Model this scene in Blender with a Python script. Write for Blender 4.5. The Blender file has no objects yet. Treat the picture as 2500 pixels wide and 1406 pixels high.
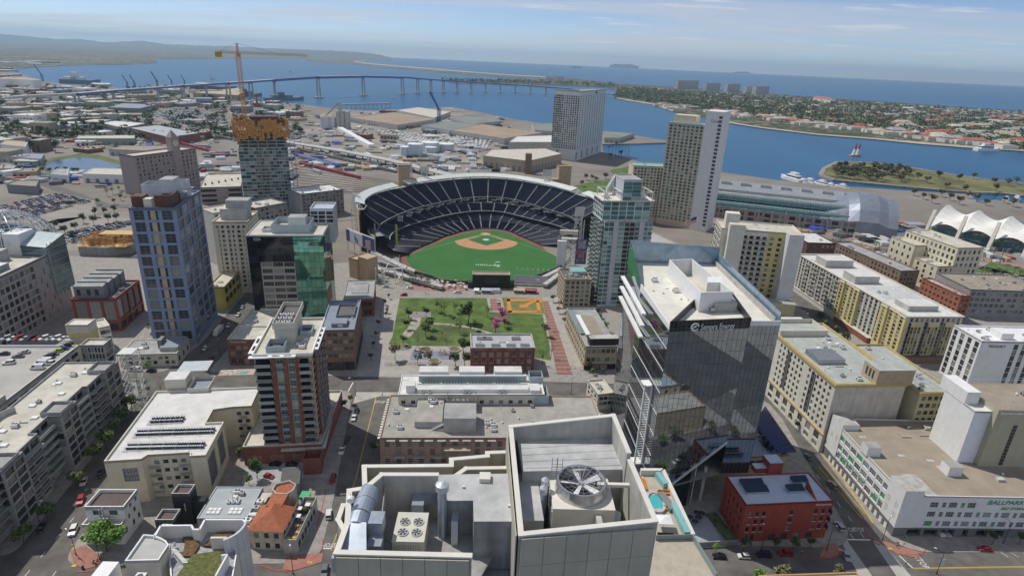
import bpy,math,random
from mathutils import Vector,Matrix
R=random.Random(11)
sc=bpy.context.scene
COL=sc.collection
D2R=math.radians
# ----- camera, sky, sun, exposure
F,CX,CY,CAMZ=1466.2,1250.0,703.0,150.0
PITCH,ROLL=D2R(20.82),D2R(2.534)
_f=Vector((0,math.cos(PITCH),-math.sin(PITCH)))
_u0=Vector((0,math.sin(PITCH),math.cos(PITCH)))
_r0=Vector((1,0,0))
_r=math.cos(ROLL)*_r0+math.sin(ROLL)*_u0
_u=-math.sin(ROLL)*_r0+math.cos(ROLL)*_u0
cam=bpy.data.cameras.new('camera')
cam.sensor_width=36.0
cam.lens=F/2500*36.0
cam.clip_start,cam.clip_end=1.0,80000.0
camo=bpy.data.objects.new('camera',cam)
COL.objects.link(camo)
camo.matrix_world=Matrix(((_r.x,_u.x,-_f.x,0),(_r.y,_u.y,-_f.y,0),(_r.z,_u.z,-_f.z,CAMZ),(0,0,0,1)))
sc.camera=camo
SUN_AZ,SUN_EL=D2R(-58),D2R(56)
world=bpy.data.worlds.new('World')
sc.world=world
world.use_nodes=True
wn,wl=world.node_tree.nodes,world.node_tree.links
wn.clear()
VLOC=(0,0,0)
sky=wn.new('ShaderNodeTexSky');sky.sky_type='NISHITA';sky.sun_disc=False
sky.sun_elevation=SUN_EL;sky.sun_rotation=SUN_AZ;sky.air_density=0.5;sky.dust_density=0.2;sky.ozone_density=2.0
wtc=wn.new('ShaderNodeTexCoord');wsep=wn.new('ShaderNodeSeparateXYZ');wl.new(wtc.outputs['Generated'],wsep.inputs[0])
def wmath(op,a,b=None,clamp=False):
 n=wn.new('ShaderNodeMath');n.operation=op;n.use_clamp=clamp
 for i,x in enumerate((a,b)):
  if x is None:continue
  if isinstance(x,(int,float)):n.inputs[i].default_value=x
  else:wl.new(x,n.inputs[i])
 return n.outputs[0]
zz=wmath('MAXIMUM',wmath('ADD',wsep.outputs[2],0.05),0.03)
wc=wn.new('ShaderNodeCombineXYZ')
wl.new(wmath('DIVIDE',wsep.outputs[0],zz),wc.inputs[0]);wl.new(wmath('DIVIDE',wsep.outputs[1],zz),wc.inputs[1])
def wnoise(scale,rot,loc,lo,hi,detail=6,rough=.55,dist=0.0):
 mp=wn.new('ShaderNodeMapping');mp.inputs['Scale'].default_value=scale;mp.inputs['Rotation'].default_value=(0,0,rot);mp.inputs['Location'].default_value=loc
 wl.new(wc.outputs[0],mp.inputs[0])
 nz=wn.new('ShaderNodeTexNoise');nz.inputs['Scale'].default_value=1.0;nz.inputs['Detail'].default_value=detail
 nz.inputs['Roughness'].default_value=rough;nz.inputs['Distortion'].default_value=dist
 wl.new(mp.outputs[0],nz.inputs['Vector'])
 mr=wn.new('ShaderNodeMapRange');mr.interpolation_type='SMOOTHSTEP'
 mr.inputs['From Min'].default_value=lo;mr.inputs['From Max'].default_value=hi
 wl.new(nz.outputs['Fac'],mr.inputs['Value'])
 return mr.outputs[0]
veil=wnoise((.16,.30,1),-.28,VLOC,.44,.66,7,.6)
band=wnoise((.05,.55,1),-.22,(2.3,.5,0),.50,.66,7,.6)
puff=wnoise((.62,1.3,1),-.1,(7.7,3.4,0),.56,.66,8,.6)
def wmix(fac,a,b):
 n=wn.new('ShaderNodeMix');n.data_type='RGBA'
 if isinstance(fac,(int,float)):n.inputs[0].default_value=fac
 else:wl.new(fac,n.inputs[0])
 for i,x in((6,a),(7,b)):
  if isinstance(x,tuple):n.inputs[i].default_value=x
  else:wl.new(x,n.inputs[i])
 return n.outputs[2]
CLOUD=(5.3,5.25,5.5,1)
c0=wmix(wmath('MULTIPLY',veil,.72),sky.outputs[0],CLOUD)
c1=wmix(wmath('MULTIPLY',band,.42),c0,CLOUD)
c2=wmix(wmath('MULTIPLY',puff,.5),c1,(6.6,6.6,6.9,1))
bg=wn.new('ShaderNodeBackground');bg.inputs['Strength'].default_value=0.10
wo=wn.new('ShaderNodeOutputWorld')
wl.new(c2,bg.inputs['Color']);wl.new(bg.outputs[0],wo.inputs['Surface'])
sun=bpy.data.lights.new('sun','SUN');sun.energy=2.9;sun.angle=D2R(.53);sun.color=(1.0,.955,.88)
suno=bpy.data.objects.new('sun',sun);COL.objects.link(suno)
SDIR=Vector((math.sin(SUN_AZ)*math.cos(SUN_EL),math.cos(SUN_AZ)*math.cos(SUN_EL),math.sin(SUN_EL)))
suno.rotation_euler=SDIR.to_track_quat('Z','Y').to_euler()
sc.view_settings.view_transform='Standard';sc.view_settings.look='None'
sc.view_settings.exposure=0.3;sc.view_settings.gamma=1.0;sc.view_settings.use_curve_mapping=False
sc.cycles.max_bounces=6;sc.cycles.diffuse_bounces=3;sc.cycles.glossy_bounces=3;sc.cycles.transmission_bounces=4
sc.cycles.volume_bounces=0;sc.cycles.transparent_max_bounces=6
# ----- survey helpers: bearings measured in the photograph -> metres on the ground
def ray(px,py):
 return _f+_r*((px-CX)/F)+_u*(-(py-CY)/F)
def G(px,py,z=0.0):
 d=ray(px,py)
 t=(z-CAMZ)/min(d.z,-.0056)if z<CAMZ else 60
 return(d.x*t,d.y*t)
def G3(px,py,z=0.0):
 x,y=G(px,py,z);return(x,y,z)
def zat(base,px,py):
 "height of a mark at image bearing (px,py) standing over ground point base"
 d=ray(px,py);return CAMZ+d.z/math.hypot(d.x,d.y)*math.hypot(*base)
def atd(px,py,dist):
 "point on the bearing at a horizontal distance"
 d=ray(px,py);k=dist/math.hypot(d.x,d.y);return(d.x*k,d.y*k,CAMZ+d.z*k)
# ----- materials
MATS={}
def M(name,col,rough=.8,var=.10,scale=.35,metal=0.0,streak=0.0,bump=0.0,bscale=4.0,spec=.5,objvar=0.0,emit=None):
 if name in MATS:return MATS[name]
 m=bpy.data.materials.new(name);m.use_nodes=True
 nt=m.node_tree;n,l=nt.nodes,nt.links
 p=n['Principled BSDF']
 p.inputs['Roughness'].default_value=rough;p.inputs['Metallic'].default_value=metal
 p.inputs['Specular IOR Level'].default_value=spec
 geo=n.new('ShaderNodeNewGeometry')
 def nz(scale3,det=5):
  mp=n.new('ShaderNodeMapping');mp.inputs['Scale'].default_value=scale3
  l.new(geo.outputs['Position'],mp.inputs[0])
  t=n.new('ShaderNodeTexNoise');t.inputs['Scale'].default_value=1;t.inputs['Detail'].default_value=det;t.inputs['Roughness'].default_value=.62
  l.new(mp.outputs[0],t.inputs['Vector']);return t.outputs['Fac']
 fac=nz((scale,)*3)
 lo=[max(0,c*(1-var*2.2))for c in col]+[1];hi=[c*(1+var*2.2)for c in col]+[1]
 cr=n.new('ShaderNodeValToRGB');cr.color_ramp.elements[0].position=.28;cr.color_ramp.elements[1].position=.72
 cr.color_ramp.elements[0].color=lo;cr.color_ramp.elements[1].color=hi
 l.new(fac,cr.inputs[0]);out=cr.outputs[0]
 def mul(out,facsock,a,b):
  mr=n.new('ShaderNodeMapRange');mr.inputs['To Min'].default_value=a;mr.inputs['To Max'].default_value=b
  mr.inputs['From Min'].default_value=.3 if facsock is not rnd else 0;mr.inputs['From Max'].default_value=.7 if facsock is not rnd else 1
  l.new(facsock,mr.inputs['Value'])
  mx=n.new('ShaderNodeMix');mx.data_type='RGBA';mx.blend_type='MULTIPLY';mx.inputs[0].default_value=1
  l.new(out,mx.inputs[6]);l.new(mr.outputs[0],mx.inputs[7]);return mx.outputs[2]
 rnd=None
 if streak:out=mul(out,nz((.9,.9,.06),4),1-streak,1+streak*.4)
 if objvar:
  oi=n.new('ShaderNodeObjectInfo');ad=n.new('ShaderNodeMath');ad.operation='ADD'
  l.new(oi.outputs['Random'],ad.inputs[0]);l.new(geo.outputs['Random Per Island'],ad.inputs[1])
  fr=n.new('ShaderNodeMath');fr.operation='FRACT';l.new(ad.outputs[0],fr.inputs[0]);rnd=fr.outputs[0]
  out=mul(out,rnd,1-objvar,1+objvar)
 l.new(out,p.inputs['Base Color'])
 if bump:
  b=n.new('ShaderNodeBump');b.inputs['Strength'].default_value=bump;b.inputs['Distance'].default_value=.3
  l.new(nz((bscale,)*3,3),b.inputs['Height']);l.new(b.outputs[0],p.inputs['Normal'])
 if emit:p.inputs['Emission Color'].default_value=(*emit[:3],1);p.inputs['Emission Strength'].default_value=emit[3]
 MATS[name]=m;return m
def MG(name,tint,metal=.0,rough=.06,light=(.35,.38,.36),lfrac=.25,wav=.0,spec=.5,lo=.55,hi=1.35):
 "glass: dark pane, a fraction of panes paler (blinds, bright rooms), varied pane by pane"
 if name in MATS:return MATS[name]
 m=bpy.data.materials.new(name);m.use_nodes=True
 nt=m.node_tree;n,l=nt.nodes,nt.links;p=n['Principled BSDF']
 p.inputs['Roughness'].default_value=rough;p.inputs['Metallic'].default_value=metal;p.inputs['Specular IOR Level'].default_value=spec
 geo=n.new('ShaderNodeNewGeometry');oi=n.new('ShaderNodeObjectInfo')
 ad=n.new('ShaderNodeMath');ad.operation='ADD';fr=n.new('ShaderNodeMath');fr.operation='FRACT'
 l.new(oi.outputs['Random'],ad.inputs[0]);l.new(geo.outputs['Random Per Island'],ad.inputs[1]);l.new(ad.outputs[0],fr.inputs[0])
 cr=n.new('ShaderNodeValToRGB');e=cr.color_ramp.elements
 e[0].color=[c*lo for c in tint]+[1];e[0].position=0
 e[1].color=[c*hi for c in tint]+[1];e[1].position=1-lfrac
 a=e.new(min(.999,1-lfrac+.03));a.color=[c*.6 for c in light]+[1]
 b=e.new(1.0);b.color=[*light,1]
 l.new(fr.outputs[0],cr.inputs[0]);l.new(cr.outputs[0],p.inputs['Base Color'])
 if wav:
  mp=n.new('ShaderNodeMapping');mp.inputs['Scale'].default_value=(.5,.5,.5);l.new(geo.outputs['Position'],mp.inputs[0])
  t=n.new('ShaderNodeTexNoise');t.inputs['Scale'].default_value=1;t.inputs['Detail'].default_value=1;l.new(mp.outputs[0],t.inputs['Vector'])
  bp=n.new('ShaderNodeBump');bp.inputs['Strength'].default_value=wav;bp.inputs['Distance'].default_value=.1
  l.new(t.outputs['Fac'],bp.inputs['Height']);l.new(bp.outputs[0],p.inputs['Normal'])
 MATS[name]=m;return m
# ----- mesh building
class MB:
 def __init__(s):s.v,s.f,s.m=[],[],[]
 def poly(s,pts,m=0):
  i=len(s.v);s.v+=[tuple(p)for p in pts];s.f.append(tuple(range(i,i+len(pts))));s.m.append(m)
 def box(s,x0,y0,z0,x1,y1,z1,m=0,mt=None,bottom=True):
  i=len(s.v);mt=m if mt is None else mt
  s.v+=[(x0,y0,z0),(x1,y0,z0),(x1,y1,z0),(x0,y1,z0),(x0,y0,z1),(x1,y0,z1),(x1,y1,z1),(x0,y1,z1)]
  s.f+=[(i,i+1,i+5,i+4),(i+1,i+2,i+6,i+5),(i+2,i+3,i+7,i+6),(i+3,i,i+4,i+7),(i+4,i+5,i+6,i+7)]
  s.m+=[m,m,m,m,mt]
  if bottom:s.f.append((i+3,i+2,i+1,i));s.m.append(m)
 def prism(s,pts,z0,z1,m=0,mt=None,top=True,bottom=False):
  "z0,z1 numbers or per-vertex lists; pts counter-clockwise from above"
  n=len(pts);i=len(s.v)
  A=z0 if isinstance(z0,(list,tuple))else[z0]*n;B=z1 if isinstance(z1,(list,tuple))else[z1]*n
  s.v+=[(p[0],p[1],a)for p,a in zip(pts,A)]+[(p[0],p[1],b)for p,b in zip(pts,B)]
  for k in range(n):
   j=(k+1)%n;s.f.append((i+k,i+j,i+n+j,i+n+k));s.m.append(m)
  if top:s.f.append(tuple(range(i+n,i+2*n)));s.m.append(m if mt is None else mt)
  if bottom:s.f.append(tuple(range(i+n-1,i-1,-1)));s.m.append(m)
 def ring(s,pts,t,z0,z1,m=0):
  "parapet ring of thickness t just inside a ccw polygon"
  inn=inset(pts,t);n=len(pts)
  for k in range(n):
   j=(k+1)%n;a,b,c,d=pts[k],pts[j],inn[j],inn[k]
   s.poly([(*a,z0),(*b,z0),(*b,z1),(*a,z1)],m);s.poly([(*c,z0),(*d,z0),(*d,z1),(*c,z1)],m)
   s.poly([(*a,z1),(*b,z1),(*c,z1),(*d,z1)],m)
 def tube(s,p,q,r,m=0,n=6,r2=None,caps=True):
  p,q=Vector(p),Vector(q);d=q-p
  if d.length<1e-6:return
  d.normalize();a=d.orthogonal().normalized();b=d.cross(a);r2=r if r2 is None else r2;i=len(s.v)
  for c,rr in((p,r),(q,r2)):
   for k in range(n):
    t=2*math.pi*k/n;s.v.append(tuple(c+(a*math.cos(t)+b*math.sin(t))*rr))
  for k in range(n):
   j=(k+1)%n;s.f.append((i+k,i+j,i+n+j,i+n+k));s.m.append(m)
  if caps:
   s.f.append(tuple(range(i+n,i+2*n)));s.m.append(m);s.f.append(tuple(range(i+n-1,i-1,-1)));s.m.append(m)
 def cyl(s,x,y,z0,z1,r,m=0,n=16,r2=None,mt=None):
  r2=r if r2 is None else r2;i=len(s.v)
  for z,rr in((z0,r),(z1,r2)):
   for k in range(n):
    t=2*math.pi*k/n;s.v.append((x+rr*math.cos(t),y+rr*math.sin(t),z))
  for k in range(n):
   j=(k+1)%n;s.f.append((i+k,i+j,i+n+j,i+n+k));s.m.append(m)
  s.f.append(tuple(range(i+n,i+2*n)));s.m.append(m if mt is None else mt)
 def add(s,o,x=0,y=0,z=0,rz=0,sc=1.0,m=None):
  c,n=math.cos(rz)*sc,math.sin(rz)*sc;i=len(s.v)
  s.v+=[(x+c*a-n*b,y+n*a+c*b,z+d*sc)for a,b,d in o.v]
  s.f+=[tuple(i+k for k in f)for f in o.f];s.m+=o.m if m is None else[m]*len(o.m)
 def mesh(s,name,mats):
  me=bpy.data.meshes.new(name);me.from_pydata(s.v,[],s.f)
  for mm in(mats if isinstance(mats,(list,tuple))else[mats]):me.materials.append(mm)
  if any(s.m):me.polygons.foreach_set('material_index',s.m)
  me.update();return me
 def build(s,name,mats,parent=None,loc=(0,0,0),rz=0,smooth=False):
  me=s.mesh(name,mats)
  if smooth:me.polygons.foreach_set('use_smooth',[True]*len(me.polygons))
  return ob(name,me,parent,loc,rz)
def ob(name,me,parent=None,loc=(0,0,0),rz=0):
 o=bpy.data.objects.new(name,me);COL.objects.link(o)
 if parent is not None:o.parent=parent
 o.location=loc
 if rz:o.rotation_euler[2]=rz
 return o
def tag(o,label=None,cat=None,group=None,kind=None):
 if label:o['label']=label
 if cat:o['category']=cat
 if group:o['group']=group
 if kind:o['kind']=kind
 return o
def empty(name,label,cat,loc=(0,0,0),rz=0,group=None):
 return tag(ob(name,None,None,loc,rz),label,cat,group)
def copy_tree(o,loc,rz=0,label=None,group=None):
 kids={}
 for c in KIDS.get(o.name,[]):kids[c]=None
 r=o.copy();COL.objects.link(r);r.location=loc;r.rotation_euler=(0,0,rz)
 if label:r['label']=label
 if group:r['group']=group
 for ch in kids:
  c=ch.copy();COL.objects.link(c);c.parent=r
  for g in KIDS.get(ch.name,[]):
   d=g.copy();COL.objects.link(d);d.parent=c
 return r
KIDS={}
def proto(root):
 "remember children of a thing so that copies need no scene search"
 ch=[o for o in COL.objects if o.parent==root];KIDS[root.name]=ch
 for c in ch:KIDS[c.name]=[o for o in COL.objects if o.parent==c]
 return root
def inset(pts,t):
 n=len(pts);out=[]
 for k in range(n):
  a,b,c=Vector(pts[k-1][:2]),Vector(pts[k][:2]),Vector(pts[(k+1)%n][:2])
  d1,d2=(b-a).normalized(),(c-b).normalized()
  n1,n2=Vector((-d1.y,d1.x)),Vector((-d2.y,d2.x));w=1+n1.dot(n2)
  q=b+(n1+n2)*(t/max(w,.2));out.append((q.x,q.y))
 return out
def ccw(pts):
 s=sum(pts[i-1][0]*pts[i][1]-pts[i][0]*pts[i-1][1]for i in range(len(pts)))
 return list(pts)if s>0 else list(reversed(pts))
def sheet(name,pts,z,m,kind='structure',depth=0.0,parent=None):
 mb=MB();pts=ccw(pts)
 if depth:mb.prism(pts,z-depth,z,0)
 else:mb.poly([(x,y,z)for x,y in pts])
 o=mb.build(name,m,parent)
 if kind:o['kind']=kind
 return o
def P(*pp,z=0.0):return[G(a,b,z)for a,b in pp]
def strip(a,b,w):
 "quad of width w along a->b on the ground"
 a,b=Vector(a),Vector(b);d=(b-a).normalized();n=Vector((-d.y,d.x))*(w/2)
 return[tuple(a-n),tuple(b-n),tuple(b+n),tuple(a+n)]
_txt={}
def text(s,size,m,parent=None,loc=(0,0,0),rz=0,upright=True,name='lettering',depth=.06,width=None,flat=False,align='LEFT',shear=0):
 cu=bpy.data.curves.new('lettering','FONT');cu.body=s;cu.size=size;cu.extrude=depth;cu.align_x=align;cu.resolution_u=2;cu.shear=shear
 t=bpy.data.objects.new('tmp',cu);COL.objects.link(t)
 bpy.context.view_layer.update()
 me=bpy.data.meshes.new_from_object(t);bpy.data.objects.remove(t)
 if width:
  xs=[v.co.x for v in me.vertices];k=width/max(.01,max(xs)-min(xs))
  for v in me.vertices:v.co.x*=k
 me.materials.clear();me.materials.append(m)
 o=ob(name,me,parent,loc);o.rotation_euler=(0 if flat else math.pi/2,0,rz);return o
# ----- palette
mConc=M('pale concrete',(.46,.45,.42),.85,.10,.25,streak=.12)
mConcD=M('grey concrete',(.27,.27,.26),.85,.12,.3,streak=.2)
mWhite=M('white paint',(.76,.76,.74),.6,.03,.4,streak=.05)
mCream=M('cream render',(.67,.61,.46),.8,.04,.3,streak=.08)
mCream2=M('pale cream render',(.64,.61,.52),.8,.04,.3,streak=.07)
mTan=M('tan stone',(.44,.36,.25),.85,.07,.5,streak=.06)
mYellow=M('yellow render',(.62,.52,.23),.8,.05,.3,streak=.08)
mBrick=M('red brick',(.24,.085,.06),.85,.16,1.2,streak=.12)
mBrickB=M('brown brick',(.23,.15,.105),.85,.12,1.2,streak=.1)
mRedP=M('red paint',(.30,.055,.035),.6,.06,.4,streak=.1)
mBlueP=M('blue paint',(.21,.27,.40),.55,.04,.3,streak=.05)
mGreyP=M('grey cladding',(.20,.21,.22),.6,.06,.4,streak=.06)
mDark=M('dark trim',(.025,.027,.03),.5,.1,1)
mMetal=M('grey metal',(.42,.44,.46),.4,.06,.8,metal=.4)
mMetalL=M('galvanised metal',(.60,.63,.66),.38,.06,.6,metal=.35,streak=.08)
mSteelW=M('white steel',(.62,.63,.60),.5,.05,.6)
mRoofW=M('white roof membrane',(.62,.61,.58),.7,.07,.22,streak=.0)
mRoofC=M('cream roof membrane',(.52,.49,.41),.8,.10,.2)
mRoofG=M('grey roof',(.33,.33,.32),.85,.12,.14)
mRoofT=M('tan gravel roof',(.30,.255,.195),.9,.08,.12)
mRoofD=M('dark roof',(.12,.115,.11),.85,.12,.25)
mRoofB=M('blue grey roof',(.22,.25,.31),.6,.08,.2)
mFrame=M('window frame',(.40,.41,.40),.5,.03,1)
mFrameW=M('white window frame',(.70,.70,.68),.5,.03,1)
mFrameD=M('dark window frame',(.04,.042,.045),.5,.03,1)
mGlass=MG('window glass',(.04,.048,.052),0,.07,(.30,.31,.28),.32)
mGlassG=MG('green glass',(.03,.10,.09),.15,.08,(.22,.36,.33),.3)
mGlassT=MG('teal tower glass',(.06,.17,.18),.25,.08,(.30,.46,.45),.4)
mGlassB=MG('blue glass',(.13,.15,.165),.2,.06,(.30,.34,.36),.35)
mMirror=MG('mirror glass',(.33,.375,.42),.95,.02,(.60,.65,.70),.02,wav=.02,lo=.93,hi=1.06)
mMirrorG=MG('green mirror glass',(.14,.34,.28),.85,.03,(.22,.50,.42),.12,wav=.04,lo=.8,hi=1.15)
mMirrorK=MG('black glass',(.012,.014,.016),.1,.04,(.03,.035,.04),.2)
mRail=MG('rail glass',(.20,.26,.26),.1,.1,(.34,.40,.40),.4)
mAsph=M('asphalt',(.125,.116,.105),.9,.16,.16)
mAsphD=M('dark asphalt',(.085,.085,.085),.9,.12,.1)
mSide=M('sidewalk concrete',(.29,.27,.24),.9,.11,.4)
mRedPave=M('red paving',(.33,.16,.12),.9,.08,.6)
mGrass=M('lawn',(.085,.14,.028),.95,.22,.12)
mGrassF=M('ball field grass',(.035,.14,.028),.95,.07,.05)
mGrassD=M('dry grass',(.17,.15,.06),.95,.2,.1)
mDirt=M('infield dirt',(.46,.25,.125),.95,.05,.3)
mTrack=M('warning track',(.23,.085,.05),.95,.06,.3)
mSoil=M('bare ground',(.33,.27,.19),.95,.16,.03)
mYel=M('yellow line paint',(.55,.38,.03),.7,.06,2)
mWht=M('road marking paint',(.66,.66,.62),.7,.06,2)
mRedC=M('red kerb paint',(.42,.06,.05),.7,.08,2)
mBark=M('bark',(.10,.075,.05),.95,.15,2)
mLeaf=M('leaves',(.10,.145,.045),.8,.30,.6,objvar=.35,spec=.2)
mLeafD=M('dark leaves',(.075,.105,.045),.8,.3,.5,objvar=.35,spec=.2)
mLeafG=M('bright leaves',(.12,.23,.04),.8,.25,.6,objvar=.3,spec=.2)
mLeafO=M('olive leaves',(.16,.155,.085),.85,.25,.6,objvar=.3,spec=.2)
mPink=M('pink blossom',(.55,.11,.32),.8,.2,.8,objvar=.25,spec=.2)
mTwig=M('bare twigs',(.20,.15,.10),.9,.2,1,objvar=.2)
mPalm=M('palm fronds',(.060,.085,.025),.75,.2,1,objvar=.3)
mGreenP=M('green panel',(.055,.32,.12),.6,.05,1)
mOrange=M('orange formwork',(.50,.22,.045),.7,.12,.5)
mWood=M('new timber',(.52,.29,.10),.8,.12,.5)
mSolar=M('solar cell',(.012,.022,.09),.2,.08,.5)
mTeal=M('teal panel',(.22,.44,.43),.5,.05,.5)
mPool=M('pool water',(.08,.42,.42),.1,.05,1)
# ----- buildings
_wm={}
ST=dict(plain=(1,0,.07,.06,mFrame,mGlass),white=(1,1,.08,.06,mFrameW,mGlass),dark=(1,0,.07,.06,mFrameD,mGlass),grid=(2,2,.07,.06,mFrameD,mGlass),wide=(3,0,.07,.06,mFrame,mGlass),green=(1,0,.07,.06,mFrame,mGlassG),teal=(1,1,.06,.05,mFrameW,mGlassT),pane=(0,0,0,0,mFrame,mGlass),panegreen=(0,0,0,0,mFrame,mGlassG),paneteal=(0,0,0,0,mFrame,mGlassT),mirror=(0,0,.03,.02,mGreyP,mMirror),black=(0,0,.04,.02,mFrameD,mMirrorK),gmirror=(0,0,.04,.02,mFrameD,mMirrorG),greenp=(2,0,.06,.05,mFrameW,mGreenP),blind=(2,1,.07,.06,mFrameW,mGlassB),shutter=(0,5,.08,.1,mFrame,mConc),door=(0,1,.1,.1,mFrame,mWhite),blue=(1,2,.07,.05,mFrame,mGlass),louvre=(9,2,.16,.3,mGreyP,mWhite),balc=(2,1,.07,.4,mFrameD,mGlass),mull=(0,0,.05,.04,mGreyP,mMirrorK),open=(0,0,.0,.5,mDark,mDark))
def win_mb(w,h,style):
 nv,nh,fw,sb,fm,gm=ST[style];mb=MB()
 mb.poly([(0,sb,0),(w,sb,0),(w,sb,h),(0,sb,h)],1)
 if fw:
  for a,b,c,d in((0,0,w,fw),(0,h-fw,w,h),(0,fw,fw,h-fw),(w-fw,fw,w,h-fw)):
   mb.poly([(a,0,b),(c,0,b),(c,0,d),(a,0,d)])
  i,j,k,l=fw,w-fw,fw,h-fw
  mb.poly([(i,0,k),(j,0,k),(j,sb,k),(i,sb,k)]);mb.poly([(i,sb,l),(j,sb,l),(j,0,l),(i,0,l)])
  mb.poly([(i,0,k),(i,sb,k),(i,sb,l),(i,0,l)]);mb.poly([(j,sb,k),(j,0,k),(j,0,l),(j,sb,l)])
  for q in range(1,nv+1):
   x=w*q/(nv+1);mb.box(x-fw*.4,.01,fw,x+fw*.4,sb-.003,h-fw,bottom=False)
  for q in range(1,nh+1):
   z=h*q/(nh+1);mb.box(fw,.015,z-fw*.4,w-fw,sb-.006,z+fw*.4,bottom=False)
 return mb
def even(L,n,w,m0=0.,m1=None):
 m1=m0 if m1 is None else m1;p=(L-m0-m1)/n
 return[(m0+p*(i+.5)-w/2,m0+p*(i+.5)+w/2)for i in range(n)]
def floors(z0,z1,n,h,lift=.5):
 p=(z1-z0)/n;return[(z0+p*i+(p-h)*lift,z0+p*i+(p-h)*lift+h)for i in range(n)]
ALLB={}
class Bld:
 def __init__(s,name,label,cat,FL=None,FR=None,back=None,h=10.,W=None,D=None,yaw=None,group=None,origin=None,wall=None,z0=0.0):
  s.h,s.z0=h,z0
  if origin is not None:A=Vector(origin);s.yaw=yaw;s.W,s.D=W,D
  elif FL is not None and FR is not None:
   A,B=Vector(G(*FL,h)),Vector(G(*FR,h));d=B-A
   s.yaw=math.atan2(d.y,d.x)if yaw is None else yaw
   s.W=d.dot(Vector((math.cos(s.yaw),math.sin(s.yaw))))if W is None else W
   s.D=D if D is not None else(Vector(G(*back,h))-A).dot(Vector((-math.sin(s.yaw),math.cos(s.yaw))))
  elif FR is not None:
   B,C=Vector(G(*FR,h)),Vector(G(*back,h));d=C-B
   s.yaw=(math.atan2(d.y,d.x)-math.pi/2)if yaw is None else yaw;s.D=D or d.dot(Vector((-math.sin(s.yaw),math.cos(s.yaw))));s.W=W
   A=B-Vector((math.cos(s.yaw),math.sin(s.yaw)))*W
  else:
   raise ValueError
  s.root=empty(name,label,cat,(A.x,A.y,z0),s.yaw,group);s.A=A
  s.h=h-z0;s.wm=wall or mConc;s.mb,s.mats,s.n,s.st=MB(),[],0,{};s.rect=[(0,0),(s.W,0),(s.W,s.D),(0,s.D)]
  ALLB[label]=s
 def loc(s,px,py,z):
  "local x,y of an image bearing at height z"
  x,y=G(px,py,z);x-=s.A.x;y-=s.A.y;c,n=math.cos(s.yaw),math.sin(s.yaw);return(x*c+y*n,-x*n+y*c)
 def mi(s,m):
  if m not in s.mats:s.mats.append(m)
  return s.mats.index(m)
 def side(s,which):
  W,D=s.W,s.D
  return{'front':((0,0),(1,0),W),'right':((W,0),(0,1),D),'left':((0,D),(0,-1),D),'back':((W,D),(-1,0),W)}[which]
 def face(s,side,cols=(),rows=(),style='plain',wall=None,depth=.22,z0=0.,z1=None,skip=None,name='window',maxn=300,x0=None,x1=None,styles=None):
  "a wall with real openings, a window standing in each"
  O,u,L=s.side(side)if isinstance(side,str)else side
  if x0 is not None:O=(O[0]+u[0]*x0,O[1]+u[1]*x0);L=(L if x1 is None else x1)-x0
  elif x1 is not None:L=x1
  z1=s.h if z1 is None else z1;mi=s.mi(wall or s.wm);n=(u[1],-u[0]);rz=math.atan2(u[1],u[0])
  def pt(a,z,d=0.):return(O[0]+u[0]*a-n[0]*d,O[1]+u[1]*a-n[1]*d,z)
  def q(a,b,c,d):
   if b-a>1e-4 and d-c>1e-4:s.mb.poly([pt(a,c),pt(b,c),pt(b,d),pt(a,d)],mi)
  z=z0
  for j,(c,d)in enumerate(rows):
   q(0,L,z,c);x=0.
   for i,(a,b)in enumerate(cols):
    if skip and skip(i,j):continue
    q(x,a,c,d);x=b;de=depth
    s.mb.poly([pt(a,c),pt(a,d),pt(a,d,de),pt(a,c,de)],mi);s.mb.poly([pt(b,d),pt(b,c),pt(b,c,de),pt(b,d,de)],mi)
    s.mb.poly([pt(a,c),pt(a,c,de),pt(b,c,de),pt(b,c)],mi);s.mb.poly([pt(a,d,de),pt(a,d),pt(b,d),pt(b,d,de)],mi)
    stl=style if styles is None else(styles(i,j)or style)
    s.win(pt(a,c,de*.75),rz,round(b-a,2),round(d-c,2),stl,name,maxn)
   q(x,L,c,d);z=d
  q(0,L,z,z1)
 def win(s,loc,rz,w,h,style,name='window',maxn=300):
  if s.n<maxn:
   k=(w,h,style)
   if k not in _wm:_wm[k]=win_mb(w,h,style).mesh('window',list(ST[style][4:6]))
   ob(name,_wm[k],s.root,loc,rz);s.n+=1
  else:
   s.st.setdefault((style,name),MB()).add(win_mb(w,h,style)if ST[style][2]==0 else win_mb(w,h,style),*loc,rz)
 def wallpoly(s,pts,z0,z1,m=None,skip=()):
  pts=ccw(pts);mi=s.mi(m or s.wm);n=len(pts)
  for k in range(n):
   if k in skip:continue
   a,b=pts[k],pts[(k+1)%n];s.mb.poly([(*a,z0),(*b,z0),(*b,z1),(*a,z1)],mi)
 def roof(s,pts=None,top=None,par=.9,t=.35,m=None,cap=None,name='roof'):
  pts=ccw(pts or s.rect);top=s.h if top is None else top;mb=MB()
  mb.poly([(x,y,top-par)for x,y in pts],0);mb.ring(pts,t,top-par-.2,top,1)
  return mb.build(name,[m or mRoofG,cap or s.wm],s.root)
 def band(s,z0,z1,out=.15,m=None,pts=None,name='cornice'):
  mb=MB();p=ccw(pts or s.rect);o=inset(p,-out);n=len(p)
  for k in range(n):
   j=(k+1)%n
   mb.poly([(*o[k],z0),(*o[j],z0),(*o[j],z1),(*o[k],z1)]);mb.poly([(*o[k],z1),(*o[j],z1),(*p[j],z1),(*p[k],z1)]);mb.poly([(*o[j],z0),(*o[k],z0),(*p[k],z0),(*p[j],z0)])
  return mb.build(name,m or s.wm,s.root)
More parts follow.
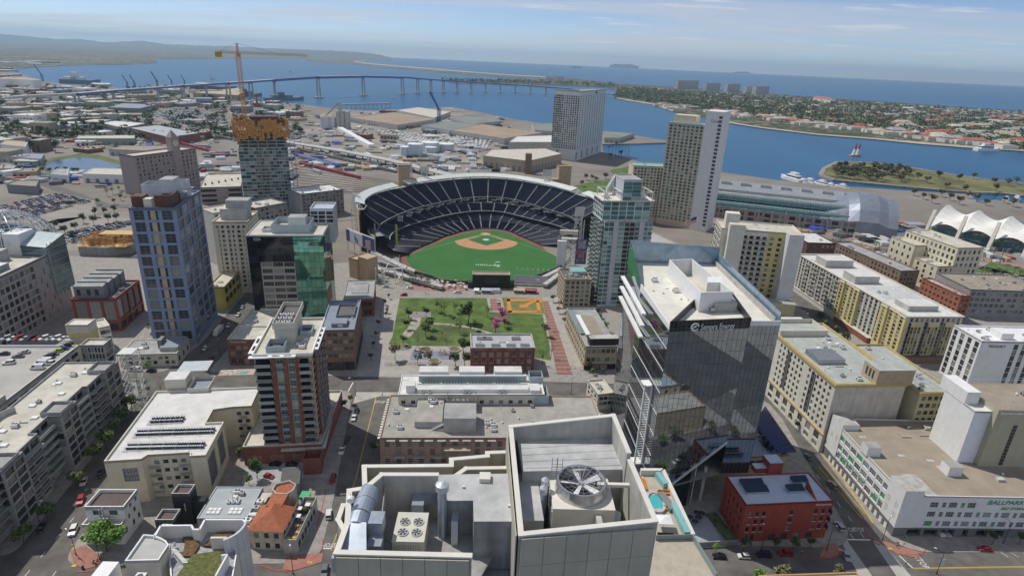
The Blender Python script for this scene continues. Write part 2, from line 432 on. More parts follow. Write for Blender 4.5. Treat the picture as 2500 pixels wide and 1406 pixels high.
 def block(s,x0,y0,z0,x1,y1,z1,m=None,mt=None,name='block'):
  mb=MB();mb.box(x0,y0,z0,x1,y1,z1,0,1 if mt else 0)
  return mb.build(name,[m or s.wm]+([mt]if mt else[]),s.root)
 def open_box(s,x0,y0,z0,x1,y1,z1,m=None,mf=None,name='roof_screen',t=.2):
  mb=MB();p=[(x0,y0),(x1,y0),(x1,y1),(x0,y1)];mb.ring(p,t,z0,z1,0);mb.poly([(x,y,z0+(z1-z0)*.3)for x,y in p],1)
  for a,b in zip(p,p[1:]+p[:1]):pass
  return mb.build(name,[m or s.wm,mf or mRoofG],s.root)
 def balcony(s,side,a,b,z,d=1.5,rail='glass',slab=.2,rh=1.05):
  O,u,L=s.side(side)if isinstance(side,str)else side
  w=round(b-a,2);k=('b',w,d,rail)
  if k not in _wm:
   mb=MB();mb.box(0,-d,0,w,0.02,slab,0);t=.05
   if rail=='bars':
    for x in[i*w/max(2,int(w/.35))for i in range(max(2,int(w/.35))+1)]:mb.box(x-.02,-d,slab,x+.02,-d+.04,slab+rh,1,bottom=False)
    mb.box(0,-d,slab+rh,w,-d+.07,slab+rh+.07,1)
    for x in(0,w-t):mb.box(x,-d+.08,slab+rh,x+t,0,slab+rh+.07,1)
   else:
    mb.box(0,-d,slab,w,-d+t,slab+rh,1);mb.box(0,-d+t,slab,t,0,slab+rh,1);mb.box(w-t,-d+t,slab,w,0,slab+rh,1)
    mb.box(-.02,-d-.03,slab+rh,w+.02,-d+.08,slab+rh+.07,2)
   _wm[k]=mb.mesh('balcony',[mConc,{'glass':mRail,'bars':mFrameD,'solid':mConcD,'tan':mTan}[rail],mMetal])
  n=s.n2=getattr(s,'n2',0)+1
  loc=(O[0]+u[0]*a,O[1]+u[1]*a,z);rz=math.atan2(u[1],u[0])
  if n<=300:return ob('balcony',_wm[k],s.root,loc,rz)
 def units(s,*items):
  "rooftop plant: (x, y, z, w, d, h, kind)"
  for x,y,z,w,d,h,kind in items:
   k=('u',w,d,h,kind)
   if k not in _wm:_wm[k]=unit_mb(w,d,h,kind).mesh('rooftop_unit',[mWhite if kind!='grey' else mMetal,mDark,mMetalL])
   ob({'vent':'vent_pipe','sky':'skylight','pipe':'roof_duct'}.get(kind,'rooftop_unit'),_wm[k],s.root,(x,y,z))
 def clutter(s,x0,y0,x1,y1,z,n=8,seed=1):
  r=random.Random(seed)
  for _ in range(n):
   k=r.choice(['ac','ac','vent','vent','vent','grey','sky','pipe','hat','hat'])
   w,d,h={'ac':(2.2,1.6,1.4),'vent':(.4,.4,1.),'grey':(1.4,1.4,1.2),'sky':(1.6,1.6,.35),'pipe':(4.,.4,.5),'hat':(.8,.8,.9)}[k]
   s.units((round(r.uniform(x0,max(x0+.1,x1-w)),2),round(r.uniform(y0,max(y0+.1,y1-d)),2),z,w,d,h,k))
 def done(s):
  if s.mb.f:s.mb.build('wall',s.mats,s.root)
  for(style,name),mb in s.st.items():
   o=mb.build(name,list(ST[style][4:6]),s.root);o['kind']='stuff'
  return s
def unit_mb(w,d,h,kind):
 mb=MB()
 if kind in('ac','grey'):
  mb.box(0,0,.2,w,d,h);mb.box(.1,.1,0,.3,d-.1,.2,1);mb.box(w-.3,.1,0,w-.1,d-.1,.2,1)
  r=min(w,d)*.32
  for cx in([w/2]if w<d*1.3 else[w*.27,w*.73]):mb.cyl(cx,d/2,h,h+.15,r,2,10,mt=1)
  mb.box(-.02,d*.2,h*.35,w+.02,d*.8,h*.8,1)
 elif kind=='vent':
  mb.cyl(w/2,d/2,0,h*.8,w*.3,2,8);mb.cyl(w/2,d/2,h*.8,h,w*.5,2,8,r2=w*.2)
 elif kind=='hat':
  mb.cyl(w/2,d/2,0,h*.5,w*.4,2,10);mb.cyl(w/2,d/2,h*.5,h,w*.62,0,10,r2=w*.15)
 elif kind=='sky':
  mb.box(0,0,0,w,d,h*.6);mb.prism([(.1,.1),(w-.1,.1),(w-.1,d-.1),(.1,d-.1)],h*.6,h,0)
 elif kind=='pipe':
  mb.box(0,0,.2,w,d,h,2);mb.box(.2,.05,0,.4,d-.05,.2,1);mb.box(w-.4,.05,0,w-.2,d-.05,.2,1)
 return mb
# ----- trees
def leaf_mb(r,n,rx,ry,rz_,z,size,hollow=.45,clumps=7,flat=0.):
 "leaf sprays gathered in clumps through an uneven crown"
 mb=MB();cs=[]
 for _ in range(clumps):
  while True:
   p=Vector((r.uniform(-1,1),r.uniform(-1,1),r.uniform(-1,1)))
   if p.length<=1:break
  cs.append((Vector((p.x*rx*.68,p.y*ry*.68,z+p.z*rz_*.62)),r.uniform(.42,.72)))
 for i in range(n):
  c,k=cs[i%clumps]
  q=Vector((r.gauss(0,1),r.gauss(0,1),r.gauss(0,1))).normalized()*(r.uniform(hollow,1)**.5)
  p=c+Vector((q.x*rx*k*.7,q.y*ry*k*.7,q.z*rz_*k*(.75-flat)))
  a=Vector((r.gauss(0,1),r.gauss(0,1),r.gauss(0,.55))).normalized()*size*r.uniform(.6,1.3)
  b=a.cross(Vector((r.gauss(0,.5),r.gauss(0,.5),1))).normalized()*size*r.uniform(.4,.9)
  mb.poly([p-a-b*.4,p+a*.2-b,p+a+b*.3,p-a*.1+b])
 return mb
def trunk_mb(r,h,rad,limbs,spread,ztop):
 mb=MB();lean=Vector((r.uniform(-.1,.1),r.uniform(-.1,.1),0))*h
 top=Vector((0,0,h))+lean;mb.tube((0,0,-.1),top,rad,0,6,rad*.6,caps=False)
 for i in range(limbs):
  t=2*math.pi*i/limbs+r.uniform(-.5,.5);s=spread*r.uniform(.5,.95)
  mid=top+Vector((math.cos(t)*s*.5,math.sin(t)*s*.5,(ztop-h)*.45));end=top+Vector((math.cos(t)*s,math.sin(t)*s,(ztop-h)*r.uniform(.7,1.05)))
  mb.tube(top,mid,rad*.5,0,5,rad*.32,caps=False);mb.tube(mid,end,rad*.32,0,4,rad*.1,caps=False)
 return mb
def palm_mb(r,h,n=22,L=2.6):
 mb=MB()
 for i in range(n):
  t=2*math.pi*i/n*2.4+r.uniform(-.2,.2);e=r.uniform(-.5,1.0);d=Vector((math.cos(t),math.sin(t),0));s=Vector((-d.y,d.x,0))
  p0=Vector((0,0,h));p1=p0+d*L*.5+Vector((0,0,L*(.18+.30*e)));p2=p0+d*L*(.95-.1*e)+Vector((0,0,L*(-.15+.35*e)))
  for a,b,w0,w1 in((p0,p1,.12,.34),(p1,p2,.34,.06)):mb.poly([a-s*w0,b-s*w1,b+s*w1,a+s*w0])
 return mb
TP={}
def tree_protos():
 specs=dict(round=(mLeaf,330,2.6,2.6,2.2,4.6,.42,2.6,.16),street=(mLeafD,260,1.9,1.9,1.7,4.0,.36,2.4,.12),bright=(mLeafG,300,2.5,2.5,2.0,4.4,.40,2.4,.14),dark=(mLeafD,340,3.6,3.6,3.6,6.6,.6,3.0,.25),olive=(mLeafO,220,2.2,2.2,1.9,4.2,.40,2.4,.13),pink=(mPink,340,2.8,2.8,2.4,5.0,.42,2.6,.15),big=(mLeafG,1500,5.2,4.6,3.7,6.4,.46,3.2,.28),bush=(mLeaf,120,1.3,1.3,.8,.8,.32,.3,.06),sparse=(mLeaf,120,2.2,2.2,2.0,4.4,.33,2.5,.1),gum=(mLeafO,360,5.0,5.0,3.4,7.6,.85,4.0,.32),tall=(mLeaf,700,3.2,3.2,5.0,7.2,.5,2.2,.22))
 r=random.Random(5)
 for k,(m,n,rx,ry,rz_,z,size,th,tr)in specs.items():
  TP[k]=[]
  for v in range(3):
   TP[k].append((leaf_mb(r,n,rx*r.uniform(.88,1.12),ry*r.uniform(.88,1.12),rz_,z,size,clumps=9 if n<600 else 18).mesh('crown',m),trunk_mb(r,th,tr,5,rx*.8,z+rz_*.5).mesh('trunk',mBark)))
 TP['bare']=[]
 for v in range(3):
  mb=trunk_mb(r,2.2,.1,9,2.6,6.0);mc=MB()
  for i in range(90):
   p=Vector((r.gauss(0,1.2),r.gauss(0,1.2),r.uniform(3,6.2)));q=p+Vector((r.gauss(0,.5),r.gauss(0,.5),r.uniform(.2,.9)));mc.tube(p,q,.025,0,3,.01,caps=False)
  TP['bare'].append((mc.mesh('twigs',mTwig),mb.mesh('trunk',mTwig)))
 for k,hh,L in(('palm',9.,2.5),('tallpalm',16.,2.3),('fanpalm',5.,2.4)):
  TP[k]=[]
  for v in range(2):
   mb=MB();a=Vector((r.uniform(-.4,.4),r.uniform(-.4,.4),hh));mb.tube((0,0,-.1),a,.22,0,6,.15,caps=False)
   pm=palm_mb(r,hh,24,L);pm.v=[(x+a.x*(z/hh),y+a.y*(z/hh),z)for x,y,z in pm.v]
   TP[k].append((pm.mesh('fronds',mPalm),mb.mesh('trunk',mBark)))
tree_protos()
NAMES=dict(round='tree',street='street_tree',bright='tree',dark='tree',olive='tree',pink='blossom_tree',big='tree',bush='shrub',sparse='tree',gum='tree',tall='tree',bare='bare_tree',palm='palm_tree',tallpalm='palm_tree',fanpalm='palm_tree')
CATS=dict(bush='shrub',palm='palm tree',tallpalm='palm tree',fanpalm='palm tree')
def tree(kind,x,y,label,group=None,s=1.0,z=0.0):
 crown,trunk=R.choice(TP[kind])
 o=empty(NAMES[kind],label,CATS.get(kind,'tree'),(x,y,z),R.uniform(0,6.28),group);k=s*R.uniform(.9,1.1);o.scale=(k,k,k*R.uniform(.92,1.08))
 ob({'bare':'twigs','palm':'fronds','tallpalm':'fronds','fanpalm':'fronds'}.get(kind,'crown'),crown,o);ob('trunk',trunk,o);return o
# ----- vehicles
mTyre=M('tyre',(.02,.02,.02),.8,.05,3);mCarGlass=M('car glass',(.02,.025,.03),.08,.05,2);mLampW=M('headlamp',(.7,.7,.68),.2,.02,3);mLampR=M('tail lamp',(.3,.02,.02),.3,.02,3)
PAINT={k:M(k+' car paint',c,.28,.02,1,metal=.1)for k,c in dict(white=(.72,.72,.70),silver=(.42,.43,.44),grey=(.16,.165,.17),black=(.018,.019,.022),red=(.34,.022,.025),blue=(.04,.085,.26),lime=(.42,.52,.03),beige=(.36,.32,.25),navy=(.02,.03,.06)).items()}
SHAPE={'sedan':(4.6,1.8,1.45,.92,1.35,2.05,3.35,4.0,.98),'hatch':(4.0,1.75,1.52,.95,1.15,1.75,3.5,3.95,1.0),'suv':(4.8,1.95,1.80,1.08,1.35,1.95,4.35,4.72,1.12),'van':(5.4,2.0,2.25,1.15,.7,1.45,5.25,5.36,1.2),'pickup':(5.6,1.95,1.85,1.12,1.5,2.1,3.3,3.6,1.1)}
def car_mbs(k):
 L,W,H,hz,wb,rf,rb,bb,dz=SHAPE[k];g=.28;w=W/2;body,glass=MB(),MB();i=.88
 prof=[(.04,.55),(.12,hz-.14),(wb,hz),(bb,dz),(L-.05,dz-.08),(L,.55),(L-.1,g),(.1,g)]
 n=len(prof)
 for sgn in(1,-1):
  body.poly([(x,sgn*w,z)for x,z in(prof if sgn<0 else reversed(prof))])
 for a in range(n):
  (x0,z0),(x1,z1)=prof[a],prof[(a+1)%n];body.poly([(x0,-w,z0),(x0,w,z0),(x1,w,z1),(x1,-w,z1)])
 t=w*.80;b=w*.97
 glass.poly([(wb,-b,hz),(wb,b,hz),(rf,t,H),(rf,-t,H)][::-1]);glass.poly([(bb,-b,dz),(bb,b,dz),(rb,t,H),(rb,-t,H)])
 for sgn in(1,-1):
  q=[(wb,sgn*b,hz),(bb,sgn*b,dz),(rb,sgn*t,H),(rf,sgn*t,H)]
  if k in('van',):body.poly(q if sgn<0 else q[::-1]);q=[(wb+.1,sgn*(b+.01),hz+.1),(wb+1.5,sgn*(b+.01),hz+.1),(rf+.9,sgn*(t+.03),H-.2),(rf+.1,sgn*(t+.03),H-.2)]
  glass.poly(q if sgn<0 else q[::-1])
 body.box(rf-.02,-t,H-.03,rb+.02,t,H+.03)
 for sgn in(1,-1):
  m=(rf+rb)/2;body.poly([(m-.06,sgn*(b+.005),(hz+dz)/2),(m+.06,sgn*(b+.005),(hz+dz)/2),(m+.05,sgn*(t+.01),H),(m-.05,sgn*(t+.01),H)])
 if k=='pickup':glass.box(bb+.15,-w*.82,dz+.004,L-.15,w*.82,dz+.008)
 return body,glass
CARP={}
def car_proto(k):
 if k in CARP:return CARP[k]
 L,W,H=SHAPE[k][:3];body,glass=car_mbs(k);wh=MB();wh.cyl(0,0,-.1,.1,.33,0,12);wh.cyl(0,0,.1,.115,.2,1,10)
 wv=[(x,z,y)for x,y,z in wh.v];wh.v=wv
 hl=MB();hl.box(0,-.2,-.08,.06,.2,.08);body=shift(body,-L/2);glass=shift(glass,-L/2)
 one=MB();one.add(body,m=0);one.add(glass,m=1)
 for x in(.85,L-.9):
  for y in(-W/2+.08,W/2-.08):one.box(x-L/2-.32,y-.1,0,x-L/2+.32,y+.1,.62,2,bottom=False)
 one.box(-L/2-.01,-W*.42,.62,-L/2+.06,-W*.25,.78,3);one.box(-L/2-.01,W*.25,.62,-L/2+.06,W*.42,.78,3)
 CARP[k]=dict(L=L,W=W,glass=glass.mesh('windows',mCarGlass),wheel=wh.mesh('wheel',[mTyre,mMetal]),head=hl.mesh('headlight',mLampW),tail=hl.mesh('tail_light',mLampR),body={},one={},bmb=body,omb=one);return CARP[k]
def shift(mb,dx):mb.v=[(x+dx,y,z)for x,y,z in mb.v];return mb
VN=dict(sedan='parked_car',hatch='parked_car',suv='parked_car',van='parked_van',pickup='pickup_truck')
VC=dict(van='van',pickup='pickup truck')
def car(kind,col,x,y,rz,label,group=None,z=0.0,full=True):
 "full: body, windows, wheels and lamps are parts; the nose points to local -x"
 p=car_proto(kind)
 if not full:
  if col not in p['one']:p['one'][col]=p['omb'].mesh('car',[PAINT[col],mCarGlass,mTyre,mLampW])
  o=ob(VN[kind],p['one'][col],None,(x,y,z),rz);return tag(o,label,VC.get(kind,'car'),group)
 if col not in p['body']:p['body'][col]=p['bmb'].mesh('body',PAINT[col])
 o=empty(VN[kind],label,VC.get(kind,'car'),(x,y,z),rz,group);L,W=p['L'],p['W']
 ob('body',p['body'][col],o);ob('windows',p['glass'],o)
 for a in(.85-L/2,L/2-.9):
  for sgn in(-1,1):ob('wheel',p['wheel'],o,(a,sgn*(W/2-.04),.33),0 if sgn<0 else math.pi)
 for sgn in(-1,1):ob('headlight',p['head'],o,(-L/2+.03,sgn*W*.36,.70));ob('tail_light',p['tail'],o,(L/2-.08,sgn*W*.38,.80))
 return o
# ----- the setting: water, land, hills, air
SEA=28600.0
def water_mat():
 m=bpy.data.materials.new('bay water');m.use_nodes=True;nt=m.node_tree;n,l=nt.nodes,nt.links;p=n['Principled BSDF']
 geo=n.new('ShaderNodeNewGeometry')
 def nz(s,det,rot=0):
  mp=n.new('ShaderNodeMapping');mp.inputs['Scale'].default_value=s;mp.inputs['Rotation'].default_value=(0,0,rot);l.new(geo.outputs['Position'],mp.inputs[0])
  t=n.new('ShaderNodeTexNoise');t.inputs['Scale'].default_value=1;t.inputs['Detail'].default_value=det;l.new(mp.outputs[0],t.inputs['Vector']);return t.outputs['Fac']
 cr=n.new('ShaderNodeValToRGB');cr.color_ramp.elements[0].position=.3;cr.color_ramp.elements[1].position=.7
 cr.color_ramp.elements[0].color=(.010,.085,.190,1);cr.color_ramp.elements[1].color=(.016,.115,.235,1)
 l.new(nz((.004,.0011,1),7,.5),cr.inputs[0]);l.new(cr.outputs[0],p.inputs['Base Color'])
 p.inputs['Roughness'].default_value=.32;p.inputs['Specular IOR Level'].default_value=.15
 b=n.new('ShaderNodeBump');b.inputs['Strength'].default_value=.5;b.inputs['Distance'].default_value=.5
 l.new(nz((.12,.30,1),4,.4),b.inputs['Height']);l.new(b.outputs[0],p.inputs['Normal'])
 return m
mWater=water_mat()
mb=MB();mb.poly([(SEA*math.cos(2*math.pi*k/128),SEA*math.sin(2*math.pi*k/128),-2.0)for k in range(128)])
sea=mb.build('sea',mWater);sea['kind']='structure'
def land_mat(name,cols,sc_,blk=0.0,blkc=None):
 "town or scrub seen from far off: a patchwork of roofs, trees and bare ground"
 m=bpy.data.materials.new(name);m.use_nodes=True;nt=m.node_tree;n,l=nt.nodes,nt.links;p=n['Principled BSDF'];p.inputs['Roughness'].default_value=.95;p.inputs['Specular IOR Level'].default_value=.1
 geo=n.new('ShaderNodeNewGeometry');v=n.new('ShaderNodeTexVoronoi');v.inputs['Scale'].default_value=sc_;l.new(geo.outputs['Position'],v.inputs['Vector'])
 sp=n.new('ShaderNodeSeparateColor');l.new(v.outputs['Color'],sp.inputs[0]);cr=n.new('ShaderNodeValToRGB');cr.color_ramp.interpolation='CONSTANT'
 e=cr.color_ramp.elements;e[0].color=(*cols[0],1)
 e[1].position=1/len(cols);e[1].color=(*cols[1],1)
 for i,c in enumerate(cols[2:]):a=e.new((i+2)/len(cols));a.color=(*c,1)
 l.new(sp.outputs[0],cr.inputs[0]);t=n.new('ShaderNodeTexNoise');t.inputs['Scale'].default_value=sc_*.06;t.inputs['Detail'].default_value=5;l.new(geo.outputs['Position'],t.inputs['Vector'])
 mr=n.new('ShaderNodeMapRange');mr.inputs['From Min'].default_value=.38;mr.inputs['From Max'].default_value=.62;mr.inputs['To Max'].default_value=.8;l.new(t.outputs['Fac'],mr.inputs['Value'])
 mx=n.new('ShaderNodeMix');mx.data_type='RGBA';l.new(mr.outputs[0],mx.inputs[0]);l.new(cr.outputs[0],mx.inputs[6]);mx.inputs[7].default_value=(*(blkc or cols[0]),1)
 l.new(mx.outputs[2],p.inputs['Base Color']);return m
mTown=land_mat('far town',[(.07,.085,.04),(.05,.07,.035),(.24,.21,.17),(.10,.10,.07),(.36,.34,.31),(.06,.08,.04),(.20,.15,.12),(.30,.30,.30)],.035,blkc=(.10,.105,.06))
mGround=M('city ground',(.215,.19,.16),.95,.14,.012)
mIndus=M('industrial ground',(.26,.23,.195),.95,.16,.010)
mSand=M('beach sand',(.42,.36,.27),.95,.1,.01)
mMeadow=M('scrub',(.15,.14,.07),.95,.25,.01)
main_shore=P((3400,640),(2700,512),(2500,497),(2440,487),(2385,492),(2368,474),(2250,468),(2110,458),(2010,452),(1890,439),(1745,418),(1640,404),(1572,399),(1542,389),(1505,379),(1473,371),(1470,352),(1560,351),(1626,349),(1627,343),(1555,332),(1478,322),(1350,305),(1300,298),(1222,286),(1180,276),(1105,262),(1000,268),(955,272),(850,268),(790,262),(745,256),(700,252),(640,250),(596,240),(560,222),(505,214),(430,212),(395,207),(330,214),(290,216),(250,210),(150,206),(95,196),(38,176),(-60,170),(-900,165))
land=main_shore+[(-9000,2000),(-2500,-300),(1800,-300)]
mainland=sheet('ground',land,0.0,mGround,depth=4)
far_land=P((-900,158),(-60,168),(50,167),(160,160),(300,158),(386,154),(376,145),(500,144.5),(745,144.5),(748,151),(800,154.5),(860,157.5),(940,166),(1010,172),(1130,182),(1250,190),(1352,196),(1352,189),(1250,184),(1130,175),(1000,164.5),(900,156),(868,151.5),(900,147.5),(950,145.5))
far_land+=[atd(960,140,26500)[:2],(-3800,27000),(-16000,22000),(-16000,7000)]
sheet('south_shore',far_land,-.5,mTown)
sheet('beach',P((868,153),(900,157.2),(1000,165.8),(1130,176.2),(1250,185),(1352,190),(1352,188.4),(1250,183),(1130,174),(1000,163.2),(900,154.8),(872,150.4),(905,146.8),(897,146.5),(862,150.5)),.2,mSand)
cor_shore=P((1350,197),(1352,189),(1420,194),(1500,204),(1650,213),(1760,220),(1900,230),(2000,238),(2240,254),(2500,272),(2900,302),(2900,410),(2500,368),(2350,359),(2240,350),(2130,339),(2000,329),(1850,311),(1765,297),(1700,283),(1640,272),(1600,257),(1545,248),(1500,240),(1497,231),(1507,222),(1480,213),(1350,208),(1250,208.5),(1120,203.5),(1060,195.5),(1150,194),(1250,193))
mCor=land_mat('island town',[(.05,.075,.03),(.045,.06,.03),(.06,.085,.035),(.22,.19,.15),(.05,.065,.03),(.26,.14,.10),(.33,.31,.28),(.07,.085,.04)],.075,blkc=(.06,.075,.035))
sheet('island',cor_shore,-.3,mCor,depth=3)
sheet('beach',P((1640,272),(1600,257),(1545,248),(1505,240),(1508,238.5),(1548,245.5),(1604,254.5),(1646,269)),-.1,mSand)
sheet('beach',P((1765,298),(1850,312),(2000,330),(2130,340),(2240,351),(2350,360),(2500,369),(2500,365),(2350,355),(2240,346.5),(2130,336.5),(2000,327),(1850,309),(1768,295)),-.1,mSand)
marina=P((2003,428),(2012,412),(2030,403),(2046,396),(2110,397),(2200,406),(2300,423),(2400,438),(2500,449),(2900,490),(2900,515),(2500,478),(2440,471),(2375,470),(2250,460),(2110,447),(2040,440))
sheet('park_ground',marina,.3,M('park lawn',(.14,.135,.05),.95,.3,.02),depth=3)
mRock=M('rock edge',(.27,.25,.22),.95,.2,.2)
mb=MB()
for a,b in zip(marina[:9],marina[1:10]):mb.prism(strip(a,b,7),-2.4,.9,0)
for a,b in zip(marina[10:],marina[11:]+marina[:1]):mb.prism(strip(a,b,7),-2.4,.9,0)
tag(mb.build('rock_revetment',mRock),kind='structure')
def ridge(name,prof,dist,m,depth):
 mb=MB();top=[]
 r=random.Random(3);xs=[]
 for(x0,y0),(x1,y1)in zip(prof,prof[1:]):
  n=10
  for k in range(n):t=k/n;xs.append((x0+(x1-x0)*t,y0+(y1-y0)*t+r.uniform(-.8,.8)))
 xs.append(prof[-1])
 rows=[]
 for x,y in xs:
  c=atd(x,y,dist);d=Vector((c[0],c[1],0)).normalized();z=max(c[2],2)
  rows.append([(c[0]-d.x*depth*f,c[1]-d.y*depth*f,max(-2,z*g+(r.uniform(-.05,.05)*z if 0<g<1 else 0)))for f,g in((1,0),(.6,.28),(.3,.62),(0,1),(-.4,0))])
 for a,b in zip(rows,rows[1:]):
  for k in range(4):mb.poly([a[k],b[k],b[k+1],a[k+1]])
 o=mb.build(name,m,smooth=True);o['kind']='structure'
mHill=land_mat('far hills',[(.13,.14,.11),(.12,.13,.10),(.16,.16,.13),(.14,.145,.12)],.004,blkc=(.14,.15,.12))
ridge('hills',[(-500,90),(-200,88),(0,84),(60,88),(130,96),(200,96),(260,104),(345,100),(400,108),(480,112),(560,113),(640,118),(760,123),(860,128)],25500,mHill,4000)
ridge('hills',[(-500,110),(0,104),(120,108),(250,113),(420,117),(560,121),(700,121),(800,124),(880,128),(925,134),(955,141)],19500,mHill,5000)
for pts,lab in(([(1488,160),(1505,156.5),(1520,158),(1535,157),(1560,162)],0),([(1785,178),(1805,175.5),(1825,176),(1835,180)],1)):
 mb=MB();f=[atd(x,y,27500)for x,y in pts];b=[atd(x,y,28200)for x,y in pts]
 mb.v=[];
 for a,c,a2,c2 in zip(f,f[1:],b,b[1:]):mb.poly([(a[0],a[1],-2),(c[0],c[1],-2),c,a]);mb.poly([a,c,(c2[0],c2[1],-2),(a2[0],a2[1],-2)])
 tag(mb.build('far_island',mHill),kind='structure')
mh=bpy.data.materials.new('haze');mh.use_nodes=True;hn=mh.node_tree.nodes;hn.clear()
ho=hn.new('ShaderNodeOutputMaterial');hv=hn.new('ShaderNodeVolumePrincipled')
hv.inputs['Color'].default_value=(.58,.80,1.0,1);hv.inputs['Density'].default_value=5.2e-5;hv.inputs['Anisotropy'].default_value=.25
mh.node_tree.links.new(hv.outputs[0],ho.inputs['Volume'])
mb=MB();mb.box(-31000,-1500,-9,31000,31000,480)
tag(mb.build('haze',mh),'thin blue haze over the bay and the far hills',kind='stuff')
# ----- streets and pavements of the downtown grid
def rounded(pts,rad):
 pts=ccw(pts);n=len(pts);out=[]
 for k in range(n):
  r=rad.get(k,0)if isinstance(rad,dict)else rad
  a,b,c=Vector(pts[k-1]),Vector(pts[k]),Vector(pts[(k+1)%n])
  if r<=0:out.append(tuple(b));continue
  d1,d2=(a-b).normalized(),(c-b).normalized();p,q=b+d1*r,b+d2*r
  for i in range(7):
   t=i/6;out.append(tuple(p*(1-t)**2+b*2*t*(1-t)+q*t*t))
 return out
sheet('road',[(-420,-140),(300,-140),(420,160),(420,500),(140,480),(-150,420),(-420,420)],.006,mAsph)
def block(pts,r=5,m=mSide):
 return sheet('pavement',rounded(pts,r),.15,m,depth=.15)
blkA=block([(-640,120),(-151,142),(-155,168),(-163,215),(-171,247),(-640,228)])
blkB=block([(-134,139),(-57,144.5),(-60,170),(-70.5,232),(-73,248),(-152,245),(-140,172)],7)
blkC=block([(-51,148),(34,150),(30,252),(-54,249),(-53.5,235),(-47,180)],4)
blkD=block([(42,159),(119,161),(122,170),(127.5,241),(126,256),(44,254),(40,235)],{1:9,0:5,4:5,5:5,2:0,3:0,6:0})
blkE=block([(134.5,160),(420,176),(420,360),(190,338),(138,335),(133,250),(133,228),(133.2,172)],{0:12})
blkN=block([(-148,259),(128,268),(132,480),(-90,450),(-155,420)],4)
blkL=block([(-640,240),(-168,257),(-166,290),(-180,420),(-640,420)],4)
blkG=block([(138,352),(196,356),(200,480),(140,480)],4)
blkF=block([(212,352),(420,372),(420,480),(212,465)],4)
near1=block([(-134,20),(-60,24),(-58,128),(-134,122)],5)
near2=block([(-52,20),(118,20),(122,140),(62,137),(-52,131)],5)
near3=block([(140,20),(420,20),(420,150),(142,138)],5)
def mark(pts,m=mWht,z=.018,name='road_marking'):return sheet(name,pts,z,m)
def line(a,b,w,m=mWht,z=.018):return mark(strip(a,b,w),m,z)
def dashes(a,b,w,on,off,m=mWht):
 a,b=Vector(a),Vector(b);L=(b-a).length;d=(b-a)/L;mb=MB();t=0
 while t<L:
  mb.poly([(x,y,.018)for x,y in strip(a+d*t,a+d*min(L,t+on),w)]);t+=on+off
 o=mb.build('road_marking',m);o['kind']='structure'
line(G(918,969),G(868,1170),.3,mYel);line(G(868,1170),(-54.5,150),.3,mYel)
line(G(915,966),G(950,966),.35);line(G(1545,1353)if 0 else(-59,150.5),(-54.8,150.8),.5)
line(G(850,955),G(862,933),.5)
def roadtext(s,p,size,ang,m=mWht,width=None):
 x,y=G(*p);o=text(s,size,m,None,(x,y,.02),ang,flat=True,depth=.002,name='road_lettering',align='CENTER',width=width);o.scale=(1,1.5,1);o['kind']='structure';return o
roadtext('STOP',(927,984),2.0,.06)
roadtext('STOP',(806,1325),1.7,math.pi+.05)
for yy,tt in((983,'STOP'),(992,'CLEAR'),(1007,'KEEP')):
 for xx in(1386,1410):roadtext(tt,(xx,yy),2.0,.05)
roadtext('STOP',(2076,1297),1.9,.02);roadtext('STOP',(2100,1297),1.9,.02);roadtext('STOP',(2055,1304),1.9,.02)
roadtext('STOP',(2243,1372),2.1,-math.pi/2+.1)
line(G(1372,968),G(1376,1010),.3,mYel);line(G(1385,1012),G(1425,1012),.35)
line(G(1402,968),G(1408,1012),.3,mYel)
line(G(2006,1130),G(2112,1254),.22,mYel);line(G(2062,1316),G(2128,1317),.55)
dashes(G(2110,1312),G(1942,1090),.2,2.6,5.2);dashes(G(2085,1315),G(1920,1090),.2,2.6,5.2)
line(G(1996,1148),G(2104,1262),.12,mYel)
mCross=M('crosswalk concrete',(.42,.40,.36),.9,.06,.3)
sheet('crosswalk',P((2130,1320),(2150,1318),(2225,1406),(2192,1410)),.014,mCross);sheet('crosswalk',P((2042,1298),(2052,1296),(2130,1406),(2100,1410)),.014,mCross)
sheet('crosswalk',P((935,957),(1090,958),(1090,966),(935,965)),.014,mCross);sheet('crosswalk',P((870,957),(935,957),(930,966),(862,985)),.014,mCross)
line(G(2195,1355),G(2229,1386),.4);line(G(2229,1386),G(2560,1381),.3,mYel);line(G(2233,1388),G(2560,1383.5),.12,mYel)
for x in(2420,2445,2475):line(G(x,1335),G(x+42,1359),.18)
dashes(G(60,1406),G(250,1180),.2,2.4,5.0);dashes(G(128,1406),G(150,1375),.2,2,6)
def corner(pts,plate):
 sheet('paving',P(*pts),.156,mRedPave);x,y=G(*plate);c=G(plate[0]+8,plate[1])
 sheet('tactile_plate',[(x-.7,y-.45),(x+.7,y-.45),(x+.7,y+.45),(x-.7,y+.45)],.162,M('yellow plate',(.6,.42,.04),.7,.05,1))
corner([(172,1345),(205,1330),(270,1372),(205,1390),(180,1375)],(181,1381));corner([(700,1355),(790,1350),(785,1372),(720,1392),(690,1390)],(756,1372))
corner([(2118,1305),(2148,1318),(2255,1350),(2240,1362),(2190,1352)],(2172,1339));corner([(2010,1330),(2040,1325),(2062,1350),(2030,1362),(2000,1360)],(2052,1342))
def kerb(pp,m=mRedC,w=.32):
 mb=MB();q=P(*pp)
 for a,b in zip(q,q[1:]):mb.prism(strip(a,b,w),.0,.17)
 tag(mb.build('kerb',m),kind='structure')
kerb([(1960,1352),(1990,1360),(2020,1364),(2046,1356),(2051,1348)]);kerb([(2104,1266),(2112,1300),(2130,1322),(2148,1330)]);kerb([(2196,1350),(2210,1354),(2240,1354),(2256,1346),(2262,1340)])
